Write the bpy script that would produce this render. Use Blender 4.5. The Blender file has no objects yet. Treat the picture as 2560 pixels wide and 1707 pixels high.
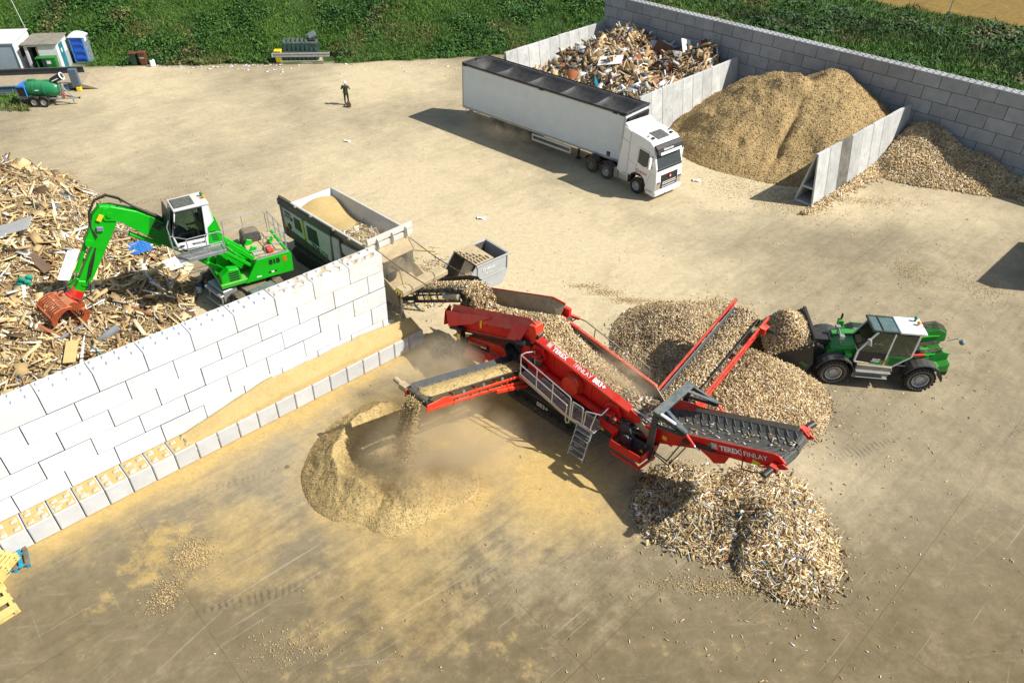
import bpy, bmesh, math, random
import numpy as np
from mathutils import Vector, Matrix, Euler
R=math.radians
SC=bpy.context.scene
COL=SC.collection
rng=np.random.default_rng(7)
random.seed(5)

# ------------------------------------------------------------------ tagging
def tag(o,label=None,cat=None,group=None,kind=None):
    if label: o['label']=label
    if cat: o['category']=cat
    if group: o['group']=group
    if kind: o['kind']=kind
    return o
def thing(name,label,cat,loc=(0,0,0),rz=0,group=None):
    o=bpy.data.objects.new(name,None); COL.objects.link(o)
    o.location=loc; o.rotation_euler=(0,0,rz); o.empty_display_size=.3
    return tag(o,label,cat,group)
def kids(o): return [c for c in bpy.data.objects if c.parent is o]
def copy_tree(o,parent=None):
    c=o.copy(); COL.objects.link(c)
    if parent is not None: c.parent=parent
    for ch in kids(o): copy_tree(ch,c)
    return c

# ------------------------------------------------------------------ mesh builder
class MB:
    def __init__(s): s.v=[]; s.f=[]; s.M=None; s.e=[]
    def _add(s,vs,fs):
        b=len(s.v); s.e.append((b,len(vs),len(s.f),len(fs)))
        if s.M is not None: vs=[tuple(s.M@Vector(p)) for p in vs]
        s.v+=[tuple(p) for p in vs]; s.f+=[tuple(b+i for i in f) for f in fs]
        return s
    def corners(s,c):   # 8 corners: 4 bottom ccw, 4 top ccw
        return s._add(c,[(3,2,1,0),(4,5,6,7),(0,1,5,4),(1,2,6,5),(2,3,7,6),(3,0,4,7)])
    def box(s,x0,x1,y0,y1,z0,z1):
        return s.corners([(x0,y0,z0),(x1,y0,z0),(x1,y1,z0),(x0,y1,z0),(x0,y0,z1),(x1,y0,z1),(x1,y1,z1),(x0,y1,z1)])
    def obox(s,c,size,rot=(0,0,0)):
        m=Matrix.Translation(c)@Euler(rot).to_matrix().to_4x4()
        a,b,h=[d/2 for d in size]
        return s.corners([tuple(m@Vector(p)) for p in [(-a,-b,-h),(a,-b,-h),(a,b,-h),(-a,b,-h),(-a,-b,h),(a,-b,h),(a,b,h),(-a,b,h)]])
    def bar(s,p0,p1,w,h=None,up=(0,0,1)):   # rectangular bar between two points
        h=h or w; p0=Vector(p0); p1=Vector(p1); d=(p1-p0).normalized()
        u=Vector(up); sx=d.cross(u)
        if sx.length<1e-4: sx=d.cross(Vector((1,0,0)))
        sx.normalize(); uz=sx.cross(d).normalized()
        a=sx*w/2; b=uz*h/2
        return s.corners([p0-a-b,p0+a-b,p1+a-b,p1-a-b,p0-a+b,p0+a+b,p1+a+b,p1-a+b])
    def prism(s,prof,y0,y1,axis='y'):  # profile in x,z extruded along y (or other axis)
        n=len(prof)
        if axis=='y': A=[(p[0],y0,p[1]) for p in prof]; B=[(p[0],y1,p[1]) for p in prof]
        elif axis=='x': A=[(y0,p[0],p[1]) for p in prof]; B=[(y1,p[0],p[1]) for p in prof]
        else: A=[(p[0],p[1],y0) for p in prof]; B=[(p[0],p[1],y1) for p in prof]
        fs=[tuple(range(n)),tuple(range(2*n-1,n-1,-1))]+[(i,(i+1)%n,n+(i+1)%n,n+i) for i in range(n)]
        return s._add(A+B,fs)
    def cyl(s,p0,p1,r0,r1=None,n=16,cap=True):
        r1=r0 if r1 is None else r1
        p0=Vector(p0);p1=Vector(p1);d=(p1-p0).normalized()
        a=d.orthogonal().normalized(); b=d.cross(a)
        A=[p0+(a*math.cos(t)+b*math.sin(t))*r0 for t in [2*math.pi*i/n for i in range(n)]]
        B=[p1+(a*math.cos(t)+b*math.sin(t))*r1 for t in [2*math.pi*i/n for i in range(n)]]
        fs=[(i,(i+1)%n,n+(i+1)%n,n+i) for i in range(n)]
        if cap: fs+=[tuple(range(n-1,-1,-1)),tuple(range(n,2*n))]
        return s._add(A+B,fs)
    def tube(s,pts,r,n=6):
        for a,b in zip(pts[:-1],pts[1:]): s.cyl(a,b,r,n=n)
        return s
    def lathe(s,prof,c,axis='y',n=28,cap=False):  # prof: (radius, along)
        vs=[];m=len(prof)
        for i in range(n):
            t=2*math.pi*i/n
            for r,h in prof:
                u,v=r*math.cos(t),r*math.sin(t)
                p={'y':(u,h,v),'x':(h,u,v),'z':(u,v,h)}[axis]
                vs.append((p[0]+c[0],p[1]+c[1],p[2]+c[2]))
        fs=[]
        for i in range(n):
            j=(i+1)%n
            for k in range(m-1): fs.append((i*m+k,j*m+k,j*m+k+1,i*m+k+1))
        return s._add(vs,fs)
    def ell(s,c,r,n=12,m=8):
        vs=[];fs=[]
        for i in range(m+1):
            ph=math.pi*i/m
            for k in range(n):
                t=2*math.pi*k/n
                vs.append((c[0]+r[0]*math.sin(ph)*math.cos(t),c[1]+r[1]*math.sin(ph)*math.sin(t),c[2]+r[2]*math.cos(ph)))
        for i in range(m):
            for k in range(n): fs.append((i*n+k,(i+1)*n+k,(i+1)*n+(k+1)%n,i*n+(k+1)%n))
        return s._add(vs,fs)
    def poly(s,pts): return s._add(pts,[tuple(range(len(pts)))])
    def grid(s,fn,us,vs_):
        nu,nv=len(us),len(vs_)
        return s._add([fn(u,v) for u in us for v in vs_],[(i*nv+j,(i+1)*nv+j,(i+1)*nv+j+1,i*nv+j+1) for i in range(nu-1) for j in range(nv-1)])
    def clusters(s):
        """groups of elements that touch one another (bounding boxes), so that separate pieces become separate parts"""
        bb=[]
        for b,n,_,_ in s.e:
            a=np.array(s.v[b:b+n]); bb.append((a.min(0)-.03,a.max(0)+.03))
        par=list(range(len(bb)))
        def f(i):
            while par[i]!=i: par[i]=par[par[i]]; i=par[i]
            return i
        for i in range(len(bb)):
            for j in range(i):
                if (bb[i][0]<=bb[j][1]).all() and (bb[j][0]<=bb[i][1]).all(): par[f(i)]=f(j)
        g={}
        for i in range(len(bb)): g.setdefault(f(i),[]).append(i)
        return list(g.values())
    def build(s,name,mat,parent=None,bevel=0,smooth=False,seg=1,solid=0,split=True):
        if split and 1<len(s.e)<60:
            cl=s.clusters()
            if 1<len(cl)<=14:
                o=None
                for c in cl:
                    m=MB()
                    for i in c:
                        b,n,fb,nf=s.e[i]; m._add(s.v[b:b+n],[tuple(k-b for k in f) for f in s.f[fb:fb+nf]])
                    o=m.build(name,mat,parent,bevel,smooth,seg,solid,False) or o
                return o
        me=bpy.data.meshes.new(name); me.from_pydata(s.v,[],s.f)
        bm=bmesh.new(); bm.from_mesh(me); bmesh.ops.recalc_face_normals(bm,faces=bm.faces[:])
        bm.to_mesh(me); bm.free()
        me.materials.append(mat)
        o=bpy.data.objects.new(name,me); COL.objects.link(o)
        if parent is not None: o.parent=parent
        if smooth:
            me.polygons.foreach_set('use_smooth',[True]*len(me.polygons))
            if hasattr(me,'set_sharp_from_angle'): me.set_sharp_from_angle(angle=R(38))
        if solid:
            m=o.modifiers.new('solid','SOLIDIFY'); m.thickness=solid; m.offset=0
        if bevel:
            m=o.modifiers.new('bevel','BEVEL'); m.width=bevel; m.segments=seg; m.limit_method='ANGLE'; m.angle_limit=R(35)
        return o

def text(name,s,mat,parent,size,M,bold=0,ext=.003,align='LEFT',shear=0):
    cu=bpy.data.curves.new('t','FONT'); cu.body=s; cu.size=size; cu.extrude=ext; cu.offset=bold; cu.align_x=align; cu.shear=shear; cu.resolution_u=3
    t=bpy.data.objects.new('t',cu); COL.objects.link(t)
    dg=bpy.context.evaluated_depsgraph_get(); dg.update()
    me=bpy.data.meshes.new_from_object(t.evaluated_get(dg))
    bpy.data.objects.remove(t); bpy.data.curves.remove(cu)
    me.transform(M); me.materials.clear(); me.materials.append(mat); me.name=name
    o=bpy.data.objects.new(name,me); COL.objects.link(o)
    if parent is not None: o.parent=parent
    return o
def basis(o,x,y):   # matrix whose local x,y axes lie along x,y in the parent frame
    x=Vector(x).normalized(); y=Vector(y); z=x.cross(y).normalized(); y=z.cross(x)
    m=Matrix.Identity(4)
    for i,a in enumerate((x,y,z)): m[0][i],m[1][i],m[2][i]=a
    m.translation=Vector(o); return m

# ------------------------------------------------------------------ numpy noise
def _h(ix,iy,seed):
    n=(ix.astype(np.int64)*374761393+iy.astype(np.int64)*668265263+seed*1442695041)&0x7fffffff
    n=((n^(n>>13))*1274126177)&0x7fffffff
    return ((n^(n>>16))&0xffff)/65535.0
def vnoise(x,y,seed=0):
    x=np.asarray(x,float);y=np.asarray(y,float)
    ix=np.floor(x);iy=np.floor(y);fx=x-ix;fy=y-iy
    fx=fx*fx*(3-2*fx);fy=fy*fy*(3-2*fy)
    a=_h(ix,iy,seed);b=_h(ix+1,iy,seed);c=_h(ix,iy+1,seed);d=_h(ix+1,iy+1,seed)
    return a+(b-a)*fx+(c-a)*fy+(a-b-c+d)*fx*fy
def fbm(x,y,seed=0,o=4):
    s=0;a=.5;t=0
    for i in range(o):
        s=s+a*vnoise(x*2**i,y*2**i,seed+i*17);t+=a;a*=.5
    return s/t

def np_mesh(name,co,quads,mat,cols=None,smooth=False,parent=None,tris=False):
    k=3 if tris else 4
    me=bpy.data.meshes.new(name); nv=len(co); nf=len(quads)
    me.vertices.add(nv); me.vertices.foreach_set('co',np.ascontiguousarray(co,np.float32).ravel())
    me.loops.add(nf*k); me.loops.foreach_set('vertex_index',np.ascontiguousarray(quads,np.int32).ravel())
    me.polygons.add(nf); me.polygons.foreach_set('loop_start',np.arange(0,nf*k,k,dtype=np.int32))
    if smooth: me.polygons.foreach_set('use_smooth',np.ones(nf,bool))
    me.update(calc_edges=True); me.materials.append(mat)
    if cols is not None:
        at=me.color_attributes.new('tint','FLOAT_COLOR','POINT')
        c4=np.ones((nv,4),np.float32); c4[:,:3]=cols; at.data.foreach_set('color',c4.ravel())
    o=bpy.data.objects.new(name,me); COL.objects.link(o)
    if parent is not None: o.parent=parent
    return o
BOXQ=np.array([(3,2,1,0),(4,5,6,7),(0,1,5,4),(1,2,6,5),(2,3,7,6),(3,0,4,7)])
def chips_arrays(P,N,L,W,T,tilt,pal,r):
    """boxes at P lying roughly in the plane of N; returns co, quads, cols"""
    n=len(P); N=N/np.linalg.norm(N,axis=1,keepdims=True)
    N=N+r.normal(0,1,(n,3))*tilt[:,None]; N/=np.linalg.norm(N,axis=1,keepdims=True)
    a=r.normal(0,1,(n,3)); a-=N*(a*N).sum(1,keepdims=True); a/=np.linalg.norm(a,axis=1,keepdims=True)
    b=np.cross(N,a)
    sx=np.array([-1,1,1,-1,-1,1,1,-1]);sy=np.array([-1,-1,1,1,-1,-1,1,1]);sz=np.array([-1,-1,-1,-1,1,1,1,1])
    co=P[:,None,:]+.5*(L[:,None,None]*sx[None,:,None]*a[:,None,:]+W[:,None,None]*sy[None,:,None]*b[:,None,:]+T[:,None,None]*sz[None,:,None]*N[:,None,:])
    q=(np.arange(n)*8)[:,None,None]+BOXQ[None]
    pal=np.array(pal); w=pal[:,3]/pal[:,3].sum()
    c=pal[r.choice(len(pal),n,p=w),:3]*r.uniform(.75,1.2,(n,1))
    c=np.repeat(np.clip(c,0,.92),8,axis=0)
    return co.reshape(-1,3),q.reshape(-1,4),c
def join_np(parts):
    co=[];q=[];c=[];b=0
    for a,f,k in parts: co.append(a);q.append(f+b);c.append(k);b+=len(a)
    return np.vstack(co),np.vstack(q),np.vstack(c)
# ------------------------------------------------------------------ materials
def nt_new(name):
    m=bpy.data.materials.new(name); m.use_nodes=True; nt=m.node_tree
    for n in list(nt.nodes): nt.nodes.remove(n)
    out=nt.nodes.new('ShaderNodeOutputMaterial'); return m,nt,out
def N(nt,t,**k):
    n=nt.nodes.new(t)
    for a,b in k.items():
        if a in n.inputs.keys() if hasattr(n.inputs,'keys') else False: n.inputs[a].default_value=b
        else: setattr(n,a,b)
    return n
def c4(c): return (c[0],c[1],c[2],1)
def noise(nt,vec,scale,detail=4,rough=.6):
    n=nt.nodes.new('ShaderNodeTexNoise'); n.inputs['Scale'].default_value=scale; n.inputs['Detail'].default_value=detail; n.inputs['Roughness'].default_value=rough
    if vec is not None: nt.links.new(vec,n.inputs['Vector'])
    return n.outputs['Fac']
def ramp(nt,fac,p0,p1,c0=(0,0,0),c1=(1,1,1)):
    r=nt.nodes.new('ShaderNodeValToRGB'); e=r.color_ramp.elements
    e[0].position=p0;e[1].position=p1;e[0].color=c4(c0);e[1].color=c4(c1)
    nt.links.new(fac,r.inputs['Fac']); return r.outputs['Color']
def mix(nt,fac,a,b,mode='MIX'):
    m=nt.nodes.new('ShaderNodeMix'); m.data_type='RGBA'; m.blend_type=mode
    for i,x in ((0,fac),(6,a),(7,b)):
        if isinstance(x,(int,float)): m.inputs[i].default_value=x
        elif isinstance(x,tuple): m.inputs[i].default_value=c4(x)
        else: nt.links.new(x,m.inputs[i])
    return m.outputs[2]
def math_(nt,op,a,b=0.0,c=None,clamp=False):
    m=nt.nodes.new('ShaderNodeMath'); m.operation=op; m.use_clamp=clamp
    for i,x in enumerate([a,b]+([c] if c is not None else [])):
        if isinstance(x,(int,float)): m.inputs[i].default_value=x
        else: nt.links.new(x,m.inputs[i])
    return m.outputs[0]
def bump(nt,h,strength=.3,dist=.02):
    b=nt.nodes.new('ShaderNodeBump'); b.inputs['Strength'].default_value=strength; b.inputs['Distance'].default_value=dist
    nt.links.new(h,b.inputs['Height']); return b.outputs['Normal']
DUSTC=(.50,.39,.22)
def mat(name,col,rough=.5,metal=0,var=.15,dirt=0,dirtc=(.12,.1,.07),dust=0,bmp=0,scale=2.0,dustc=DUSTC,coat=0,spec=.5):
    """painted / plain surface with tone variation, streaky dirt and saw dust lying on upward faces"""
    m,nt,out=nt_new(name)
    b=nt.nodes.new('ShaderNodeBsdfPrincipled'); nt.links.new(b.outputs[0],out.inputs[0])
    tc=nt.nodes.new('ShaderNodeTexCoord'); v=tc.outputs['Object']
    n1=noise(nt,v,scale,5)
    c=mix(nt,ramp(nt,n1,.3,.7),tuple(x*(1-var) for x in col),tuple(min(.95,x*(1+var)) for x in col))
    if dirt:
        n2=noise(nt,v,scale*2.7,6,.7)
        c=mix(nt,math_(nt,'MULTIPLY',ramp(nt,n2,.52,.75),dirt),c,dirtc)
    if dust:
        g=nt.nodes.new('ShaderNodeNewGeometry'); s=nt.nodes.new('ShaderNodeSeparateXYZ'); nt.links.new(g.outputs['Normal'],s.inputs[0])
        up=math_(nt,'MULTIPLY',math_(nt,'SUBTRACT',s.outputs[2],.25),1.6,clamp=True)
        n3=noise(nt,v,scale*1.6,6,.65)
        f=math_(nt,'MULTIPLY',math_(nt,'ADD',math_(nt,'MULTIPLY',up,dust),math_(nt,'MULTIPLY',dust,.12)),ramp(nt,n3,.28,.6),clamp=True)
        c=mix(nt,f,c,dustc)
    nt.links.new(c,b.inputs['Base Color'])
    b.inputs['Roughness'].default_value=rough; b.inputs['Metallic'].default_value=metal
    b.inputs['Specular IOR Level'].default_value=spec
    if coat: b.inputs['Coat Weight'].default_value=coat; b.inputs['Coat Roughness'].default_value=.15
    r=noise(nt,v,scale*6,4); 
    if bmp: nt.links.new(bump(nt,r,bmp,.02),b.inputs['Normal'])
    return m
def tint_mat(name,rough=.8,bmp=0,var=.15,scale=30):
    m,nt,out=nt_new(name)
    b=nt.nodes.new('ShaderNodeBsdfPrincipled'); nt.links.new(b.outputs[0],out.inputs[0])
    a=nt.nodes.new('ShaderNodeAttribute'); a.attribute_name='tint'
    tc=nt.nodes.new('ShaderNodeTexCoord'); n=noise(nt,tc.outputs['Object'],scale,4)
    c=mix(nt,1.0,a.outputs['Color'],ramp(nt,n,.25,.75,(1-var,)*3,(1,1,1)),'MULTIPLY')
    nt.links.new(c,b.inputs['Base Color']); b.inputs['Roughness'].default_value=rough; b.inputs['Specular IOR Level'].default_value=.25
    if bmp: nt.links.new(bump(nt,n,bmp,.05),b.inputs['Normal'])
    return m
def glass_mat(name,col=(.03,.05,.05),alpha=.0,rough=.05):
    m,nt,out=nt_new(name)
    g=nt.nodes.new('ShaderNodeBsdfGlossy'); g.inputs['Color'].default_value=(1,1,1,1); g.inputs['Roughness'].default_value=rough
    t=nt.nodes.new('ShaderNodeBsdfTransparent'); t.inputs['Color'].default_value=c4(col)
    f=nt.nodes.new('ShaderNodeFresnel'); f.inputs['IOR'].default_value=1.45
    x=nt.nodes.new('ShaderNodeMixShader'); nt.links.new(f.outputs[0],x.inputs[0]); nt.links.new(t.outputs[0],x.inputs[1]); nt.links.new(g.outputs[0],x.inputs[2])
    nt.links.new(x.outputs[0],out.inputs[0]); return m
M={}
M['red']=mat('red_paint',(.60,.006,.005),.42,0,.12,.2,(.25,.03,.02),.34,0,1.5,spec=.3)
M['red_clean']=mat('red_paint_clean',(.62,.006,.006),.38,0,.12,.2,(.22,.02,.012),.13,0,1.5,spec=.35)
M['orange_red']=mat('orange_red_paint',(.66,.030,.008),.45,0,.15,.35,(.25,.06,.03),.28,0,2,spec=.3)
M['grab']=mat('grab_orange',(.42,.075,.02),.6,0,.25,.6,(.16,.05,.02),.35,.3,4)
M['green']=mat('green_paint',(.006,.42,.008),.4,0,.1,.2,(.03,.25,.015),.0,0,1.6,spec=.35)
M['green_dusty']=mat('green_paint_dusty',(.012,.40,.012),.45,0,.1,.2,(.05,.2,.02),.35,0,1.2,coat=.2)
M['tele_green']=mat('loader_green',(.012,.30,.03),.4,0,.12,.25,(.05,.12,.03),.12,0,1.5,coat=.3)
M['navy']=mat('dark_navy_paint',(.018,.030,.040),.45,0,.2,.2,(.15,.12,.08),.12,0,2)
M['bluegrey']=mat('blue_grey_and_lit_navy',(.05,.095,.12),.5,0,.15,.2,(.15,.12,.08),.25,0,2)
M['black']=mat('black_rubber',(.012,.012,.013),.75,0,.3,.4,(.12,.09,.05),.25,.2,5)
M['black_clean']=mat('black_plastic',(.014,.015,.017),.5,0,.2,.15,(.08,.07,.05),.05,0,4)
M['tyre']=mat('tyre_rubber',(.014,.014,.015),.85,0,.3,.5,(.13,.1,.06),.3,.3,6)
M['tyre_dusty']=mat('dusty_tyre_rubber',(.07,.06,.047),.9,0,.35,.6,(.2,.15,.09),.3,.3,6)
M['belt']=mat('conveyor_belt_rubber',(.045,.052,.054),.7,0,.2,.3,(.2,.16,.1),.12,.1,3)
M['belt_dark']=mat('dusty_conveyor_rubber',(.024,.03,.037),.7,0,.2,.25,(.14,.11,.07),.06,.1,3)
M['steel']=mat('galvanised_steel',(.42,.44,.45),.45,.6,.15,.3,(.25,.2,.14),.25,0,5)
M['steel_bright']=mat('bright_steel',(.6,.62,.63),.35,.7,.1,.2,(.3,.25,.18),.1,0,5)
M['chrome']=mat('chromed_rod',(.7,.72,.74),.15,1,.05)
M['steel_dirty']=mat('worn_steel',(.22,.2,.17),.6,.4,.3,.6,(.25,.17,.08),.5,.2,3)
M['white']=mat('white_paint',(.78,.79,.79),.4,0,.04,.12,(.45,.43,.38),.06,0,1.2,coat=.25)
M['white_dusty']=mat('white_paint_dusty',(.74,.75,.74),.5,0,.05,.25,(.45,.4,.3),.55,0,1.5)
M['trailer']=mat('trailer_panel_white',(.70,.755,.775),.5,0,.05,.22,(.50,.49,.45),.06,0,.9)
M['tarp']=mat('black_tarpaulin',(.015,.018,.022),.5,0,.25,.3,(.06,.06,.055),.06,.15,2.5)
M['grey_panel']=mat('dusty_grey_panel',(.17,.165,.15),.6,0,.2,.4,(.3,.25,.17),.5,0,2)
M['darkgrey']=mat('dark_grey_panel',(.06,.06,.058),.55,0,.2,.4,(.25,.2,.13),.4,0,2)
M['shredder_white']=mat('dusty_white_panel',(.56,.56,.53),.55,0,.1,.3,(.40,.35,.26),.4,0,2)
M['dusty_metal']=mat('sawdust_covered_metal',(.36,.29,.18),.85,0,.2,.5,(.16,.13,.09),.8,.2,3)
M['skip_grey']=mat('grey_skip_paint',(.36,.39,.41),.5,0,.1,.35,(.25,.22,.18),.3,0,2)
M['skip_in']=mat('worn_skip_inside',(.13,.115,.09),.6,.2,.3,.6,(.25,.17,.09),.5,.2,3)
M['yellow']=mat('yellow_paint',(.75,.55,.02),.5,0,.1,.2)
M['amber']=mat('amber_lens',(.85,.28,.01),.25,0,.05)
M['greenlens']=mat('green_lens',(.01,.22,.1),.25,0,.05)
M['decal_white']=mat('white_lettering',(.82,.82,.8),.5,0,.03,.15,(.5,.42,.35))
M['decal_black']=mat('black_lettering',(.015,.015,.016),.5,0,.1)
M['decal_red']=mat('red_lettering',(.6,.02,.02),.5,0,.1)
M['decal_green']=mat('green_lettering',(.03,.25,.06),.5,0,.1)
M['decal_orange']=mat('orange_lettering',(.75,.13,.01),.5,0,.1)
M['decal_purple']=mat('plum_panel',(.25,.02,.12),.5,0,.1)
M['glass']=glass_mat('cab_glass',(.66,.76,.71))
M['glass_dark']=glass_mat('tinted_glass',(.55,.63,.60))
M['glass_blue']=mat('dark_roof_glass',(.03,.05,.06),.12,0,.15,.2,(.3,.25,.15),.25,0,4)
M['roof_teal']=mat('sky_reflection_roof_glass',(.07,.14,.14),.12,0,.15,.25,(.3,.27,.18),.1,0,3)  # opaque pane; the sky's reflection is put into its teal colour
M['seat']=mat('seat_fabric',(.03,.03,.032),.8,0,.2)
M['interior']=mat('cab_interior',(.05,.052,.055),.7,0,.2)
M['hivis']=mat('hi_vis_yellow',(.62,.80,.03),.8,0,.08)
M['skin']=mat('skin',(.45,.27,.19),.6,0,.08)
M['trouser']=mat('dark_trousers',(.035,.03,.028),.9,0,.2)
M['jacket']=mat('grey_jacket',(.10,.115,.10),.9,0,.25)
M['vest']=mat('black_vest',(.035,.037,.042),.85,0,.2)
M['bagbrown']=mat('brown_bag_cloth',(.10,.055,.035),.9,0,.3)
M['helmet']=mat('white_helmet',(.8,.8,.8),.35,0,.03)
M['blue']=mat('blue_plastic',(.012,.09,.50),.4,0,.1,.1)
M['blue_light']=mat('light_blue_plastic',(.03,.2,.6),.45,0,.1)
M['cyan_blue']=mat('turquoise_paint',(.02,.20,.30),.5,0,.15,.2)
M['tank_green']=mat('tank_green_plastic',(.008,.20,.075),.35,0,.15,.2,(.05,.12,.05),.1,0,2)
M['tank_teal']=mat('oil_tank_green',(.014,.05,.045),.45,0,.2,.25,(.12,.12,.1),.2,0,3)
M['grey_plastic']=mat('grey_plastic',(.16,.2,.22),.5,0,.1)
M['shed_white']=mat('shed_white_render',(.62,.63,.62),.7,0,.1,.45,(.35,.33,.28),.1,.1,2)
M['shed_panel']=mat('shed_grey_blue_panel',(.27,.34,.37),.6,0,.08,.3)
M['roof_felt']=mat('weathered_roof_felt',(.20,.19,.15),.85,0,.25,.6,(.32,.28,.17),.1,.2,2)
M['roof_pale']=mat('pale_cabin_roof',(.68,.66,.63),.6,0,.06,.35,(.45,.42,.36))
M['teal']=mat('teal_door',(.015,.17,.2),.55,0,.15,.3)
M['shed_dark']=mat('dark_interior',(.015,.014,.013),.9,0,.3)
M['brown_bin']=mat('brown_bin_plastic',(.13,.045,.025),.5,0,.15,.2)
M['green_bin']=mat('dark_green_bin_plastic',(.01,.05,.03),.5,0,.15,.2)
M['box_green']=mat('green_box_paint',(.015,.17,.02),.5,0,.2,.4)
M['beam_blue']=mat('faded_blue_beam',(.05,.12,.18),.6,0,.2,.5,(.2,.2,.18),.3,0,2)
M['ramp_deck']=mat('weighbridge_deck',(.26,.21,.15),.85,0,.15,.5,(.34,.28,.19),.4,.2,1.5)
M['post_grey']=mat('blue_grey_column',(.09,.12,.16),.55,0,.1,.2)
M['wood_pale']=mat('pale_new_pine',(.62,.47,.16),.8,0,.2,.3,(.35,.22,.06),0,.2,4)
M['wood_old']=mat('weathered_pallet_wood',(.17,.12,.075),.9,0,.3,.5,(.08,.06,.04),0,.3,4)
M['wood_blue']=mat('blue_pallet_paint',(.015,.22,.33),.75,0,.3,.45,(.15,.11,.07),0,.2,4)
M['paperwhite']=mat('white_board',(.78,.77,.74),.7,0,.06,.2,(.5,.42,.3))
M['tealcloth']=mat('teal_cloth',(.02,.3,.22),.85,0,.2)
M['litter']=tint_mat('chip_wood',.85)
M['leaf']=tint_mat('leaf_green',.65,0,.3,3)
# ------------------------------------------------------------------ camera, light, sky
cam=bpy.data.cameras.new('camera'); camo=bpy.data.objects.new('camera',cam); COL.objects.link(camo)
camo.matrix_world=Matrix.Translation((0,0,20.168))@Matrix.Rotation(R(90-38.0213),4,'X')@Matrix.Rotation(.0351,4,'Z')
cam.sensor_width=36; cam.lens=36*1806.1/2560; cam.clip_end=2000; cam.clip_start=.1
SC.camera=camo
SUN_EL=R(45.5); sdx,sdy=.992,-.125
w=bpy.data.worlds.new('World'); SC.world=w; w.use_nodes=True; nt=w.node_tree
bg=nt.nodes['Background']; sky=nt.nodes.new('ShaderNodeTexSky'); sky.sky_type='NISHITA'; sky.sun_disc=False
sky.sun_elevation=SUN_EL; sky.sun_rotation=math.atan2(sdx,sdy); sky.air_density=1.2; sky.dust_density=1.5
nt.links.new(sky.outputs[0],bg.inputs[0]); bg.inputs[1].default_value=.08
sl=bpy.data.lights.new('sun','SUN'); sl.energy=4.6; sl.angle=R(.5); sl.color=(1,.965,.90)
so=bpy.data.objects.new('sun',sl); COL.objects.link(so)
so.rotation_euler=Vector((-sdx*math.cos(SUN_EL),-sdy*math.cos(SUN_EL),-math.sin(SUN_EL))).to_track_quat('-Z','Y').to_euler()
so.location=(60,-8,60)
vs=SC.view_settings; vs.view_transform='Standard'; vs.look='None'; vs.gamma=1; vs.exposure=.54
SC.cycles.use_denoising=True
SC.cycles.max_bounces=8; SC.cycles.volume_step_rate=3; SC.cycles.volume_max_steps=64; SC.cycles.volume_bounces=1

# ------------------------------------------------------------------ terrain
FOOT=np.array([(-90,60),(-60,60.5),(-46,61.0),(-38.9,61.2),(-36.0,60.9),(-32.8,61.3),(-23,62.9),(-15,64.2),(-5.4,66.7),(2,69.6),(10,73),(20,76),(60,90),(120,110)],float)
def foot_d(x,y):   # distance beyond the foot of the bank
    fy=np.interp(x,FOOT[:,0],FOOT[:,1]); return (y-fy)*.97
def bank_h(x,y):
    d=np.maximum(foot_d(x,y)-1.5-1.6*np.exp(-((x+19.2)/2.6)**4)-1.4*np.clip((-33.5-x)/2,0,1),0); k=np.clip((26-x)/18,0,1); k=k*k*(3-2*k)
    return k*np.where(d<20,.47*d-.0045*d*d,7.6)*(d>0)+.5*(fbm(x*.35,y*.35,3)-.5)*np.clip(d/3,0,1)
def seg_d(x,y,pts):
    best=np.full(np.shape(x),1e9)
    for (ax,ay),(bx,by) in zip(pts[:-1],pts[1:]):
        t=np.clip(((x-ax)*(bx-ax)+(y-ay)*(by-ay))/((bx-ax)**2+(by-ay)**2),0,1)
        best=np.minimum(best,np.hypot(x-ax-t*(bx-ax),y-ay-t*(by-ay)))
    return best
def g(x,y,cx,cy,r): return np.exp(-((x-cx)**2+(y-cy)**2)/(r*r))
WTH=R(44.606); WO=np.array([-5.383,25.103]); WT=np.array([math.cos(WTH),math.sin(WTH)]); WN=np.array([math.sin(WTH),-math.cos(WTH)])
def wall_sd(x,y): # along wall, in front of wall
    return (x-WO[0])*WT[0]+(y-WO[1])*WT[1],(x-WO[0])*WN[0]+(y-WO[1])*WN[1]
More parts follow.
